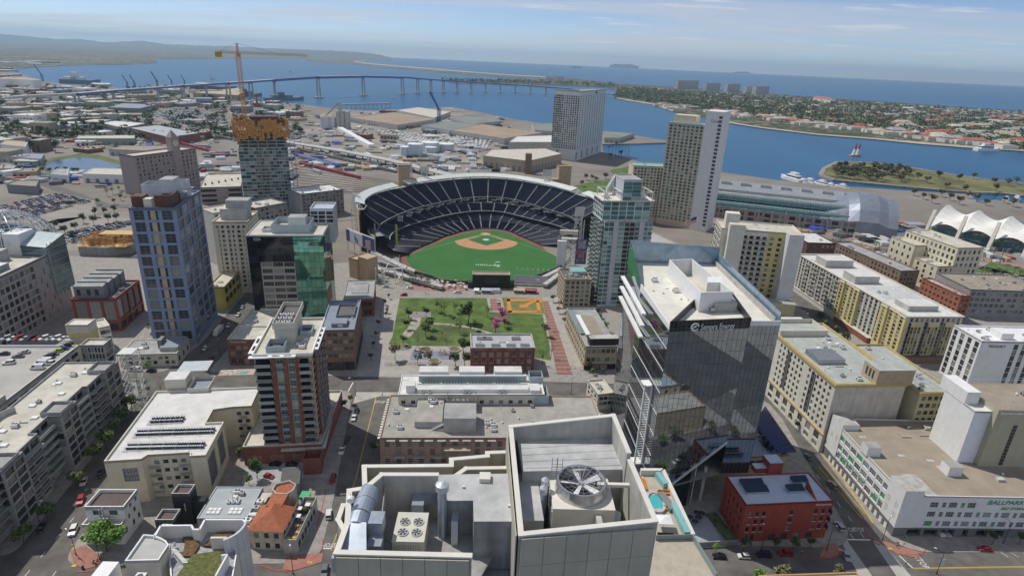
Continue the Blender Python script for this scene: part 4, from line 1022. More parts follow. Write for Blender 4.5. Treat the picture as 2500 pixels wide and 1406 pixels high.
for k in range(4):
 y=2.5+k*(b.D-3)/4;d=(b.D-3)/4-2.2;f=Bld.__new__(Bld)
 mb=MB();x1=b.W*.72;z=h+6.2
 mb.prism([(1,y),(x1,y),(x1,y+d),(1,y+d)],h-1,[z,z,z+.9,z+.9],0,1);mb.box(1.3,y+d-.5,z+.2,x1-.3,y+d+.3,z+1.5,0,1)
 for xx in(2.5,7.5,11.5):mb.box(xx,y-.08,h+1,xx+1.8,y,h+4.4,2)
 mb.build('upper_storey',[mGreyP,mRoofG,mMirrorK],b.root)
b.clutter(b.W*.76,3,b.W-1.5,b.D-2,h-1,14,4);b.done()
C0=Vector(G(184,750));yw=.075;nd=Vector((-math.sin(yw),math.cos(yw)));hL=HZ(133,780,94,629);D_=C0.y-266
org=C0-nd*D_-Vector((math.cos(yw),math.sin(yw)))*70
b=Bld('library','large pale concrete library with square windows and a glass corner','library',h=hL,W=70,D=D_,yaw=yw,origin=org,wall=M('library concrete',(.36,.35,.34),.85,.05,.3,streak=.1))
nr=8;lr=floors(2,hL-2,nr,2.9);cs=even(D_*.62,10,2.9,.5)
b.face('right',cs,lr,'pane',depth=.5,x1=D_*.62);b.face('right',even(D_*.38-8,4,.9,1),lr,'pane',depth=.5,x0=D_*.62,skip=lambda i,j:(i*3+j*2)%5>1)
b.face('front');b.face('left');b.face('back');b.roof(par=1.2,m=mRoofC)
gx,gy=b.W,b.D;hT=HZ(185,742,172,563)
mb=MB();gp=[(gx-13,gy-13),(gx+.3,gy-13),(gx+1.8,gy+2),(gx-13,gy+2)]
mb.prism(gp,14,[hT-3,hT-4,hT,hT+1],0,1,bottom=True)
for k in range(9):z=16+k*4.;mb.prism(inset(gp,-.05),z,z+.18,2)if z<hT-5 else None
for k in range(5):mb.box(gx+.3+.05*k,gy-12+k*3.2,12,gx+.6+.1*k,gy-11.7+k*3.2,hT-2,2)
mb.build('glass_corner',[M('pale blue glass wall',(.13,.19,.21),.12,.2,.15,metal=.5),M('glass roof',(.34,.42,.43),.25,.1,.3),mMetal],b.root)
b.block(gx-22,gy-12,hL-1,gx-13.1,gy,hT+3,mWhite,name='stair_block');b.block(gx-30,gy-30,hL-1.2,gx-16,gy-18,hL+5,mConc,name='roof_room');b.block(gx-40,gy-44,hL-1.2,gx-6,gy-33,hL+2,mRoofB,mRoofW,name='roof_terrace');b.clutter(gx-14,4,gx-2,gy-20,hL-1.2,8,3)
dx,dy=b.loc(8,600,hL);mb=MB();mi_=MB();Rr=25
cc=Vector((dx,dy+4,hL-4))
for i in range(24):
 p=None
 for k in range(9):
  t,e=2*math.pi*i/24,k/8*math.pi/2;q=cc+Vector((math.cos(t)*math.cos(e),math.sin(t)*math.cos(e),math.sin(e)*.95))*Rr
  if p is not None:mb.tube(p,q,.28,0,4,caps=False)
  t2=2*math.pi*(i+1)/24;q2=cc+Vector((math.cos(t2)*math.cos(e),math.sin(t2)*math.cos(e),math.sin(e)*.95))*Rr
  if k<8:mb.tube(q,q2,.22,0,4,caps=False);mb.tube(q+(q2-q)*.5,q+(q2-q)*.5+Vector((0,0,2.2)),.14,0,4,caps=False)
  p=q
mb.build('dome_lattice',mMetalL,b.root);mb=MB()
for i in range(20):
 for k in range(6):
  t,t2,e,e2=2*math.pi*i/20,2*math.pi*(i+1)/20,k/6*1.5,(k+1)/6*1.5
  def S(t,e):return cc+Vector((math.cos(t)*math.cos(e),math.sin(t)*math.cos(e),math.sin(e)*.8))*(Rr*.78)
  mb.poly([S(t,e),S(t2,e),S(t2,e2),S(t,e2)])
mb.build('dome_glass',M('dome glass',(.10,.13,.15),.2,.2,.2,metal=.4),b.root);b.done()
hG=20.;gA=Vector(G(192,842,hG));yg=.10
nd=Vector((-math.sin(yg),math.cos(yg)));ux=Vector((math.cos(yg),math.sin(yg)));Dg=62
b=Bld('parking_garage','open deck parking garage with cars parked on its roof','parking garage',h=hG,W=90,D=Dg,yaw=yg,origin=gA-nd*Dg-ux*90,wall=mConc)
b.face('right',even(Dg,9,5.2,.6),[(2.5,4.6),(7,9.2),(11.6,13.8),(15.6,17.6)],'open',depth=.6);b.face('front');b.face('left');b.face('back');b.roof(par=1.1,m=M('parking deck',(.40,.385,.355),.9,.06,.12),t=.3,cap=mWhite)
b.block(90-34,0.4,hG-1.1,89.9,15,hG+2.2,mConc,mRoofC,name='ramp_deck');GAR=b;b.done()
hF=24.;yF=.13;nd=Vector((-math.sin(yF),math.cos(yF)));ux=Vector((math.cos(yF),math.sin(yF)));fc=Vector(G(313,1001));DF=104
b=Bld('loft_block','long grey concrete loft block with stepped bays and skylights on its roof','apartment building',h=hF,W=21,D=DF,yaw=yF,origin=fc-nd*DF-ux*21,wall=M('loft concrete',(.33,.335,.335),.8,.08,.3,streak=.12))
fl=floors(1.2,hF-.8,7,2.5);step=[0,0,3.2,0,1.6,4.2,0,3.2,1.6,0];n=10;bw=DF/n
outline=[(0,0)]
for k in range(n):
 x=b.W-step[k];y0,y1=k*bw,(k+1)*bw
 outline+=[(x,y0),(x,y1)]
 O,u=(x,y0),(0,1);rec=step[k]>2
 b.face((O,u,bw),even(bw,2,bw/2-.7,.3),fl,'balc' if rec else 'grid',depth=.6 if rec else .3)
 if step[k]>0:
  for c,d in fl[1:]:b.balcony((O,u,bw),.3,bw-.3,c-.45,d=min(step[k],2.2),rail='glass' if k%2 else 'bars')
 if k<n-1 and step[k+1]!=step[k]:
  x2=b.W-step[k+1];lo,hi=min(x,x2),max(x,x2)
  b.face(((lo,y1),(1,0),hi-lo)if x2>x else((hi,y1),(-1,0),hi-lo),[(.5,hi-lo-.5)]if hi-lo>2 else[],fl[3:],'pane')
 for dx in(.1,bw/2-.15,bw-.45):b.block(x-.05,y0+dx,0,x+.28,y0+dx+.3,hF-.6,name='fin')
outline+=[(0,DF)];b.face('front');b.face('left');b.face('back');b.roof(outline,par=.7,t=.4,m=mRoofC)
for k in range(12):b.units((6+(k%2)*5.5,4+k*8.2,hF-.7,2.2,1.8,.6,'sky'))
for k,st in enumerate(step):
 if st==0 and k%3!=1:b.open_box(b.W-7,k*bw+.6,hF-.6,b.W-.1,k*bw+8.5,hF+1.1,name='bay_top')
mb=MB()
for t in range(12):a0,a1=-1.2+t*.2,-1.2+(t+1)*.2;mb.prism([(5-4*math.cos(a0),62+5*math.sin(a0)),(5-4*math.cos(a1),62+5*math.sin(a1)),(5.3-4*math.cos(a1),62+5*math.sin(a1)),(5.3-4*math.cos(a0),62+5*math.sin(a0))],hF-.7,hF+1.6)
mb.build('curved_parapet',mConc,b.root);b.clutter(3,30,12,100,hF-.7,18,9);b.done()
tx,ty=G(312,1003);o=empty('lattice_mast','white steel lattice tower at the corner of the grey loft block','lattice tower',(tx+2.5,ty+4,0),.1);mb=MB();H_=27
for x in(-3,0,3):
 for y in(-3,3):mb.tube((x,y,0),(x,y,H_),.14,0,4)
for k in range(9):
 z=k*3
 for y in(-3,3):mb.tube((-3,y,z),(3,y,z),.09,0,4);mb.tube((-3,y,z),(0,y,z+3),.08,0,4);mb.tube((3,y,z),(0,y,z+3),.08,0,4)
 for x in(-3,3):mb.tube((x,-3,z),(x,3,z),.09,0,4);mb.tube((x,-3,z),(x,3,z+3),.08,0,4)
mb.build('lattice',mSteelW,o);mb=MB();mb.box(-3,-3,H_,3,3,H_+.3);mb.build('cap_frame',mSteelW,o)
s=Bld('stair_house','pale ribbed stair building between the garage and the white warehouse','building',(193,842),(252,842),h=21,D=7,wall=mConc)
s.face('front',even(s.W,7,s.W/7-.5,.2),floors(1,20,6,2.4),'pane',depth=.4);s.face('right',[(1,s.D-1)],floors(1,20,6,2.4),'pane');s.face('left');s.face('back');s.roof(m=mRoofC);s.done()
b=Bld('cream_block','cream apartment block with rows of black condensers on its white roof','apartment building',(253,1125),(502,1110),(407,953),h=18,wall=mCream)
W,D,h=b.W,b.D,18;x2,y2=b.loc(558,1028,h);xw,yw_=b.loc(612,968,h);nx,ny=b.loc(487,1022,h)
pts=[(0,0),(W*.36,0),(W*.40,2.2),(W*.82,2.2),(W*.84,0),(W,0),(W+.5,y2),(W*.82,y2),(W*.82,y2+9),(W+1,yw_-7),(W+8,yw_-7),(W+8,D),(0,D)]
b.wallpoly(pts,0,h,skip=(0,2,5,9));fl=floors(2.5,h-1.5,4,1.6)
b.face(((0,0),(1,0),W*.36),[(5,9.8)],[(9,14.5)],'louvre',depth=.4);b.face(((W*.40,2.2),(1,0),W*.42),even(W*.42,4,1.7,1),fl,'dark');b.face(((W,0),(.0,1),y2),[(1,y2*.45),(y2*.6,y2-1)],[(3,15)],'louvre',depth=.4)
b.face(((W+1,yw_-7),(1,0),7.),even(7.,2,1.6,.5),fl,'dark')
for c,d in fl:
 b.balcony(((W*.40,2.2),(1,0),W*.42),.3,3.4,c-1,1.6,'bars');b.balcony(((W*.40,2.2),(1,0),W*.42),W*.42-3.6,W*.42-.4,c-1,1.6,'bars');b.balcony(((W+1,yw_-7),(1,0),7.),2.4,5,c-1,1.5,'bars')
b.roof(pts,par=.8,m=mRoofW,t=.4,cap=mCream2)
mCond=M('condenser black',(.03,.032,.034),.6,.1,1);cm=MB();cm.box(0,0,.1,.85,.85,.75,0);cm.cyl(.42,.42,.75,.82,.36,1,10);cme=cm.mesh('condenser',[mCond,mMetalL])
for(ax,ay),(bx,by),n in(((366,1029),(440,1026),12),((330,1060),(515,1054),30),((306,1094),(490,1090),32)):
 p,q=Vector(b.loc(ax,ay,h)),Vector(b.loc(bx,by,h))
 for k in range(n):
  for r_ in(0,1):v=p+(q-p)*(k/(n-1));ob('condenser',cme,b.root,(v.x,v.y+r_*1.7,h-.55+r_*.25))
 mb=MB()
 for yy in(-.7,2.6):mb.tube((p.x-1,p.y+yy,h+.9),(q.x+1,q.y+yy,h+.9),.05,0,4)
 for k in range(7):v=p+(q-p)*(k/6);mb.tube((v.x,v.y-.7,h-.8),(v.x,v.y-.7,h+.9),.05,0,4);mb.tube((v.x,v.y+2.6,h-.8),(v.x,v.y+2.6,h+.9),.05,0,4);mb.tube((v.x,v.y-.7,h+.9),(v.x,v.y+2.6,h+.9),.04,0,4)
 mb.build('pipe_rack',mMetalL,b.root)
 mb=MB();mb.box(p.x-1,p.y-1,h-.79,q.x+1,q.y+2.8,h-.6);mb.build('plant_curb',mMetal,b.root)
x,y=b.loc(407,948,h);b.block(x,y-1,h-.8,x+8,y+6,h+4.5,mCream2,mRoofW,name='roof_room');b.open_box(x+9,y-3,h-.8,x+17,y+7,h+1.2,mCream2,mRoofB,name='roof_well')
mb=MB();mb.box(x+17.5,y+8,h-.8,x+32,y+13,h+.6,0,1);mb.build('pool_deck',[mCream,M('pool terrace',(.42,.34,.28),.9,.3,.6)],b.root);mb=MB();mb.box(x+26,y+9,h+.6,x+29,y+10.6,h+.75);mb.build('pool',mPool,b.root)
b.block(x+2,y+7,h+3.6,x+14,y+16,h+3.9,mMetalL,name='pergola_roof');b.done()
hp=8.;TH=HZ(650,1082,619,867,hp)
b=Bld('brick_tower','slim tower with red brick piers, balconies and a white rimmed roof','apartment tower',(619,867),(760,863),(812,778),h=TH,wall=mTan)
W,D,h=b.W,b.D,TH;nf=int((h-hp)/3.0);fl=floors(hp,h-1.2,nf,2.35,.25)
q=[0,W*.06,W*.29,W*.36,W*.50,W*.57,W*.70,W*.77,W]
b.face('front',[(.4,W*.27),(W*.37,W*.49),(W*.58,W*.69),(W*.78,W-1.2)],fl,'teal',depth=.3,styles=lambda i,j:'balc' if i in(0,3)else None)
for a in(.29,.50,.70):b.block(W*a,-.55,hp,W*(a+.07),.0,h-1.5,mBrick,name='brick_pier')
for c,d in fl:b.balcony('front',.2,W*.28,c-.35,1.7);b.balcony('front',W*.78,W-.2,c-.35,1.7)
for k,(c,d)in enumerate(fl):
 if k%3:b.balcony('front',W*.37,W*.495,c-.35,.9)
b.face('right',even(D,5,D/5-1.4,1.0),fl,'dark',depth=.3);b.face('left',even(D,4,D/4-1.6,1.),fl,'dark');b.face('back')
for k in range(4):b.block(W,4.6+k*(D-4)/4,hp,W+.6,6.3+k*(D-4)/4,h-1.5,mBrick,name='brick_pier')
for c,d in fl:
 for k in range(3):b.balcony('right',6.6+k*(D-4)/4,4.4+(k+1)*(D-4)/4,c-.35,1.2,'bars')
 b.balcony('left',1,D*.45,c-.35,1.6)
b.roof(inset(b.rect,-.5),top=h+.6,par=1.,m=mRoofC,cap=mWhite);mb=MB()
for x0,y0,x1,y1,hs in((-1.6,-1.8,W*.26,.2,0),(W*.26,-2.6,W*.74,-.4,2),(W-.2,D*.1,W+2.0,D*.72,4),(-2.2,1,.0,D*.5,2)):
 horiz=(x1-x0)>(y1-y0);n=hs
 if not n:mb.box(x0,y0,h-.6,x1,y1,h-.3);continue
 L=(x1-x0)if horiz else(y1-y0);w=L/n*.55
 def bx(a,c,e,f):mb.box(a,c,h-.1,e,f,h+.25)
 t=.55
 if horiz:bx(x0,y0,x1,y0+t);bx(x0,y1-t,x1,y1)
 else:bx(x0,y0,x0+t,y1);bx(x1-t,y0,x1,y1)
 for k in range(n+1):
  c=(L-w*n)/(n+1)
  p=k*(w+c)
  if horiz:bx(x0+p,y0+t,x0+p+c,y1-t)
  else:bx(x0+t,y0+p,x1-t,y0+p+c)
mb.build('roof_fins',mWhite,b.root)
b.block(W*.28,D*.30,h-.4,W*.62,D*.86,h+6,mCream2,name='penthouse');b.open_box(W*.26,D*.28,h+6,W*.64,D*.95,h+8.6,mCream2,mRoofD,name='plant_screen')
for k in range(9):b.units((round(W*.30+(k%3)*1.9,2),round(D*.36+(k//3)*3.6,2),h+6.8,1.3,1.3,1.2,'ac'))
b.open_box(W*.2,D*.04,h-.4,W*.52,D*.26,h+2.6,M('pale blue screen',(.40,.47,.50),.5,.05,.5),mRoofD,name='plant_screen');b.open_box(W*.66,D*.52,h-.4,W*.88,D*.72,h+1.6,M('pale blue screen',(.40,.47,.50)),mRoofD,name='plant_screen');b.clutter(W*.66,D*.1,W*.9,D*.5,h-.4,5,2)
px0,py0=b.loc(592,1093,hp);px1,py1=b.loc(782,1100,hp);pp=[(px0,py0),(px1,py0),(px1+3,D+6),(px0+1,D+6)]
b.wallpoly(pp,0,hp,mBrick);mb=MB();mb.poly([(x,y,hp-.3)for x,y in pp]);mb.ring(pp,.4,hp-.3,hp+.6,1);mb.build('podium_roof',[mRoofC,mConc],b.root)
for k in range(3):b.win((px0+2+k*8,py0-.05,.4),0,4.5,3.6,'shutter','garage_door')
mb=MB();mb.box(px0+14,py0-1.2,6.2,px1+.4,py0-.003,6.8);mb.box(px1+.01,py0-1,6.6,px1+1.4,py0+22,7.2);mb.build('canopy',mConc,b.root)
b.open_box(px1-6,py0-8,0,px1+.5,py0-2.5,7.4,mBrick,mRoofD,name='stair_box');b.done()
h=57
b=Bld('office_block','office block of black and green glass with a beige panel wall','office building',(600,574),(788,574),(828,538),h=h,wall=mDark)
W,D=b.W,b.D;xs=even(W,12,W/12-.02,.0);zf=floors(1,h-.2,15,h/15-.12)
b.face('front',even(W*.60,5,W*.12-.02),zf[11:],'black',depth=.06,z0=zf[11][0]-.1,x1=W*.60,name='glass_panel')
b.face('front',even(W*.15,1,W*.15-.04),zf[:11],'black',depth=.06,z1=zf[11][0]-.1,x1=W*.15,name='glass_panel')
b.face('front',even(W*.45,3,W*.45/3-.6,.2),[(c+.9,d-.3)for c,d in zf[:11]],'wide',wall=M('beige stone panel',(.40,.355,.30),.75,.04,.4),depth=.3,z1=zf[11][0]-.1,x0=W*.15,x1=W*.60)
b.face('front',even(W*.40,6,W*.40/6-.02),zf,'gmirror',depth=.05,x0=W*.60,name='glass_panel')
b.face('right',even(D,9,D/9-.02),zf,'gmirror',depth=.05,name='glass_panel');b.face('left',even(D,6,D/6-.02),zf,'black',depth=.05,name='glass_panel');b.face('back')
b.roof(par=.6,m=mRoofC,t=.4,cap=mMetalL);b.open_box(W*.30,D*.18,h-.6,W*.80,D*.72,h+4.2,M('pale blue screen',(.40,.47,.50)),mRoofC,name='plant_screen');b.block(W*.48,D*.45,h+.8,W*.72,D*.7,h+6,mMetalL,mRoofG,name='lift_housing');b.clutter(W*.32,D*.2,W*.76,D*.44,h+.8,8,21);b.open_box(W*.16,D*.25,h-.6,W*.28,D*.45,h+1.2,mMetalL,mRoofC)
mb=MB();mb.box(W*.74,D*.80,h-12,W+2.6,D+10,h+7.5,0);mb.build('rear_wing',mMetalL,b.root);mb=MB();wx=(W+2.6-W*.74)/3
for k in range(3):
 for j in range(3):mb.box(W*.74+.4+k*wx,D*.80-.05,h+.4+j*2.3,W*.74+wx-.2+k*wx,D*.80,h+2.2+j*2.3)
mb.build('wing_windows',mMirrorK,b.root);mb=MB();mb.ring([(W*.74,D*.80),(W+2.6,D*.80),(W+2.6,D+10),(W*.74,D+10)],.4,h+7.5,h+8.6);mb.build('wing_parapet',mMetalL,b.root)
text('COX',2.2,mWhite,b.root,(3.6,-.12,h-3.0),0,depth=.06,name='sign_letters',width=3.6);b.done()
h=HZ(612,716,604,541)
b=Bld('cream_hotel','cream hotel with tall pilasters standing behind the black glass office','hotel',(517,541),(604,541),h=h,D=28,wall=mCream)
fl=floors(4,h-2,14,1.7);b.face('front',even(b.W,6,1.7,1),fl,'dark',depth=.3);b.face('right',even(b.D,6,1.6),fl,'dark');b.face('left',even(b.D,6,1.6),fl,'dark');b.face('back')
for k in range(4):x=1.2+k*(b.W-4)/3;b.block(x,-.7,0,x+1.8,0,h-4,mYellow if 0 else mCream,name='pilaster')
b.roof(par=1,m=mRoofC);b.block(3,8,h-1,b.W-2,20,h+6,mConc,mRoofC,name='upper_storey');b.block(b.W*.3,10,h+6,b.W-1,20,h+11,mConc,mRoofG,name='curved_crown');b.clutter(2,2,8,20,h-1,4,8);b.done()
h=HZ(553,757,547,700)
b=Bld('yellow_lofts','small yellow framed building on the street behind the blue tower','building',(505,700),(547,700),(583,663),h=h,wall=M('mustard paint',(.50,.40,.09),.6,.05,.4))
b.face('right',even(b.D,4,b.D/4-1),floors(3,h-.6,2,4),'grid',depth=.6);b.face('front');b.face('left');b.face('back');b.roof(m=mRoofC);b.units((2,3,h-.9,3,1.6,.8,'ac'),(3,9,h-.9,3,1.6,.8,'ac'));b.done()
h=7.
b=Bld('white_warehouse','low white warehouse with a grey roof beside the blue tower','warehouse',(289,866),(431,862),(435,826),h=h,wall=mCream2)
b.face('front',even(b.W,9,1.8,.8),[(1.2,3.2),(4.0,5.3)],'dark',depth=.3,skip=lambda i,j:(i+j)%3==0);b.face('right',even(b.D,3,2.2),[(1.5,4.6)],'dark',x1=b.D);b.face('left');b.face('back');b.roof(par=.5,m=mRoofG)
b.block(b.W-9,b.D*.2,h-.5,b.W-.6,b.D-.6,h+1.6,mConc,mRoofB,name='monitor_roof');b.block(b.W-11,b.D*.4,h-.5,b.W-9.05,b.D*.7,h+4,mGreyP,name='stack_box');b.units((6,6,h-.5,3,2,.5,'sky'),(16,10,h-.5,3,2,.5,'sky'));b.clutter(3,3,b.W-14,b.D-3,h-.5,6,5);b.done()
h=19
b=Bld('yellow_stair_tower','white and mustard stair tower with a sunshade by the garage','building',(158,793),(213,793),(234,778),h=h,wall=mYellow)
for s in('front','right','left','back'):b.face(s,z1=h-4.5,wall=mYellow);b.face(s,z0=h-4.5,wall=mCream2)
b.roof(par=.5,m=mCream2,cap=mCream2);b.block(-.5,-2.4,h-7.6,b.W+.4,-.02,h-7.2,mMetalL,name='sunshade');text('park',1.8,M('dark blue lettering',(.03,.04,.2)),b.root,(b.W+.06,1.,h-3.2),math.pi/2,depth=.04,name='sign_letters')if 0 else None;b.done()
b=Bld('white_annex','small white annex beside the mustard stair tower','building',(241,800),(268,794),h=14,D=12,wall=mWhite);b.face('front',even(b.W,2,2.2,.4),floors(1,13,3,2.2),'dark');b.face('right',even(b.D,2,2.2),floors(1,13,3,2.2),'dark');b.face('left');b.face('back');b.roof(m=mRoofC);b.done()
h=HZ(559,893,553,828)
b=Bld('brick_bank','two storey brick bank with a long cream roof below the glass office','bank',(553,828),(640,828),(607,752),h=h,wall=mBrick)
b.face('front',even(b.W,5,2.2,.4),[(1,4),(5.6,8),(9,11)]if h>12 else[(1,4),(5.2,7.2)],'plain');b.face('left',even(b.D,12,2.2),[(1,4),(5.2,7.2)],'plain');b.face('right');b.face('back');b.roof(par=1.1,m=mRoofC,cap=mCream2);b.block(.6,b.D*.42,h-1.1,b.W-.6,b.D*.44,h-.3,mCream2,name='roof_curb')
text('Comerica Bank',1.3,mWhite,b.root,(1.2,-.08,h-1.9),0,depth=.04,name='sign_letters',width=8);b.clutter(3,3,b.W*.6,b.D*.8,h-1.1,5,31);b.done()
h=22.7
b=Bld('brown_block','brown office block with a dark blue roof facing the park plaza','office building',(780,806),(865,804),(889,732),h=h,wall=mBrickB)
b.face('right',even(b.D,11,1.6,1),floors(7,h-.8,4,2.2),'dark',depth=.4,z0=6.5);b.face('right',even(b.D,6,4.2,1),[(.5,5)],'pane',z1=6.5,wall=mDark);b.face('front',even(b.W,6,2.2,.6),floors(6.5,h-.8,4,2.1),'wide',z0=6);b.face('front',even(b.W,4,4,1),[(.5,5)],'pane',z1=6);b.face('left');b.face('back')
b.roof(par=.7,m=mRoofB,cap=mRoofB,t=.5);b.open_box(b.W*.35,b.D*.42,h-.7,b.W*.9,b.D*.8,h+.8,mRoofB,mRoofD,name='roof_well');b.block(b.W*.3,b.D*.12,h-.7,b.W*.75,b.D*.3,h+1.2,mGreyP,mRoofB,name='plant_box');b.clutter(b.W*.2,2,b.W-2,b.D*.4,h-.7,9,13);b.done()
h=HZ(918,772,912,729)
b=Bld('brick_hall','old brick building with a pale curved roof beside the outfield ramps','building',(838,731),(912,729),(932,683),h=h,wall=mBrick)
b.face('right',even(b.D,7,2.4,1),floors(.6,h-.8,2,3),'dark');b.face('front',even(b.W,6,2.2,1),floors(.6,h-.8,2,3),'dark');b.face('left');b.face('back');b.roof(par=.5,m=mRoofG,cap=mRoofG);mb=MB();mb.tube((4,10,h+.2),(b.W-4,10,h+.2),.2,0,5);mb.tube((b.W-4,10,h+.2),(b.W-4,b.D-6,h+.2),.2,0,5);mb.tube((4,b.D-6,h+.2),(b.W-4,b.D-6,h+.2),.2,0,5);mb.build('roof_pipe',mMetal,b.root);b.done()
x,y=G(275,612);o=empty('timber_frame','orange timber framed building shell under construction','construction site',(x,y,0),.1);mb=MB();mp=MB();rr=random.Random(8)
ft=[(-22,-4),(-16,-14),(4,-15),(18,-6),(18,12),(-16,12)]
mp.prism(ft,0,7);
mb.build('podium',mConcD,o)if mb.f else None;mp.build('podium',mConcD,o)
for i in range(150):
 x0,y0=rr.uniform(-18,17),rr.uniform(-12,11);a=rr.choice([(3.6,0),(0,3.6),(0,0)])
 if a==(0,0):mb.box(x0,y0,7,x0+.22,y0+.22,12.5)
 else:
  for z in(9.6,12.3):mb.box(x0,y0,z,x0+a[0]+.25,y0+a[1]+.25,z+.35)
  for k in range(5):mb.box(x0+a[0]*k/4,y0+a[1]*k/4,7,x0+a[0]*k/4+.16,y0+a[1]*k/4+.16,12.3)
fr=mb.build('timber_studs',mWood,o);fr['kind']='stuff';mb=MB();mb.box(-8,0,12.7,16,11,13.0);mb.box(-18,-13,7,17,11,7.2);mb.build('plywood_deck',M('plywood',(.56,.38,.16),.8,.1,.4),o)
h=HZ(490,452,478,362)
b=Bld('clock_building','mauve office block with a square clock tower and pyramid roof','office building',(327,381),(478,362),h=h,D=24,wall=M('mauve stone',(.35,.29,.27),.8,.05,.3))
fl=floors(3,h-2,9,2.4);cs=even(b.W,15,2.1,1);tx0=b.W*.60
b.face('front',cs,fl,'pane',depth=.35,skip=lambda i,j:tx0-2.5<(cs[i][0])<tx0+8.5);b.face('left');b.face('right',even(b.D,5,2),fl,'pane');b.face('back');b.roof(par=1.6,m=mRoofC)
ht=h+14;b.block(tx0,-.8,0,tx0+9,8,ht,name='clock_tower');mb=MB();mb.prism([(tx0-.4,-1.2),(tx0+9.4,-1.2),(tx0+9.4,8.4),(tx0-.4,8.4)],ht,ht+.6);v=[(tx0+.5,-.4),(tx0+8.5,-.4),(tx0+8.5,7.6),(tx0+.5,7.6)]
for i in range(4):a,c=v[i],v[(i+1)%4];mb.poly([(*a,ht+.6),(*c,ht+.6),(tx0+4.5,3.6,ht+8)])
mb.build('pyramid_roof',M('mauve stone',(.35,.29,.27)),b.root);mb=MB();mb.cyl(0,0,0,.15,3.2,0,20);mb.v=[(x+tx0+4.5,-.8-z,y+ht-6)for x,y,z in mb.v];mb.f=[f[::-1]for f in mb.f];mb.build('clock_face',mCream2,b.root)
mb=MB();mb.box(tx0+4.4,-1.05,ht-6,tx0+4.65,-.99,ht-3.6);mb.box(tx0+4.5,-1.05,ht-6.1,tx0+6.2,-.99,ht-5.85);mb.build('clock_hands',mDark,b.root);b.done()
h=HZ(600,478,568,288);A=Vector(G(572,330,h*.93))
b=Bld('unfinished_tower','unfinished glass tower wrapped in orange formwork netting at its top','tower',(574,304),(697,304),h=h,D=36,wall=M('tower slab grey',(.22,.24,.25),.7,.05,.4))
W,D=b.W,b.D;hg=h*.72;nf=24;fp=h*.97/nf;fl=[(k*fp+.52,(k+1)*fp-.05)for k in range(nf)];ng=int(nf*.76)
for k in range(nf):b.mb.box(-.3,-.3-.8*(k%1),k*fp,W+.3,D+.3,k*fp+.5,b.mi(mConc))
zig=[(0,0),(W*.30,0),(W*.44,2.2),(W*.62,1.0),(W*.80,.3),(W,0)]
for(x0,y0),(x1,y1)in zip(zig,zig[1:]):
 L=math.hypot(x1-x0,y1-y0);u=((x1-x0)/L,(y1-y0)/L);b.face(((x0,y0),u,L),even(L,3,L/3-.12),fl[:ng],'paneteal',depth=.1,z1=ng*fp,wall=mSteelW,styles=lambda i,j:'pane' if(i*5+j*3)%7>3 else None)
b.face('right',even(D,8,D/8-.2),fl[:ng],'paneteal',depth=.1,z1=ng*fp);b.face('left',even(D,6,D/6-.2),fl[:ng],'paneteal',depth=.1,z1=ng*fp)
for x in range(6):
 for y in(1,D*.5,D-1):b.mb.box(1+x*(W-3)/5,y-.5,0,2+x*(W-3)/5,y+.5,h,b.mi(mConcD))
mb=MB();mb.box(W*.2,D*.2,0,W*.8,D*.8,h-1);mb.build('core',mConcD,b.root)
zo=h*.845;rr=random.Random(4);mb=MB()
for x0,y0,x1,y1,z0,z1 in((-2,-2.4,W*.55,-1.8,zo-2,h+4),(W*.5,-2.8,W+2,-2.2,zo,h+5),(W+1.6,-2.6,W+2.2,D*.8,zo,h+4),(-2.6,-2.4,-2,D*.8,zo,h+4),(-2,D+.8,W+2,D+1.4,zo,h+4)):
 n=max(1,int(max(x1-x0,y1-y0)/2.4))
 for k in range(n):
  a,c=k/n,(k+1)/n;dz=rr.uniform(-1.8,1.8)
  for t in range(4):
   za,zb=z0+dz+(z1-z0)*t/4,z0+dz*(1-.4*(t==3))+(z1-z0)*(t+.9)/4;e=rr.uniform(0,.7)
   if rr.random()<.08:continue
   if x1-x0>y1-y0:mb.box(x0+(x1-x0)*a,y0-e,za,x0+(x1-x0)*c-.2,y1,zb)
   else:mb.box(x0-e,y0+(y1-y0)*a,za,x1,y0+(y1-y0)*c-.2,zb)
mb.build('formwork_netting',mOrange,b.root)['kind']='stuff';mb=MB()
for i in range(60):x,y=rr.uniform(0,W),rr.uniform(0,D);mb.box(x,y,h-1,x+rr.uniform(.2,4),y+rr.uniform(.2,1),h+rr.uniform(1,4))
rb=mb.build('rebar_and_shores',mRust,b.root);rb['kind']='stuff';mb=MB();mb.box(W*.3,D*.2,h+3.4,W*.85,D*.7,h+6.5);mb.build('climbing_form',M('brown climbing form',(.10,.06,.05),.8,.2,.5),b.root)
mb=MB()
for k in range(nf+2):mb.tube((W+3,4,k*fp),(W+7,4,k*fp),.12,0,4);mb.tube((W+3,9,k*fp),(W+7,9,k*fp),.12,0,4)
for x in(W+3,W+7):
 for y in(4,9):mb.tube((x,y,0),(x,y,h+3),.2,0,4)
mb.build('hoist_mast',mMetal,b.root);TOW=b;b.done()
px,py=597,280;d0=math.hypot(*b.A)+12;base=atd(597,278,d0);top=atd(580,106,d0);mz=atd(583,132,d0)[2]
o=empty('tower_crane','orange tower crane rising above the unfinished tower','crane',(base[0],base[1],base[2]-6));mCrane=M('crane orange',(.55,.25,.05),.5,.06,.5)
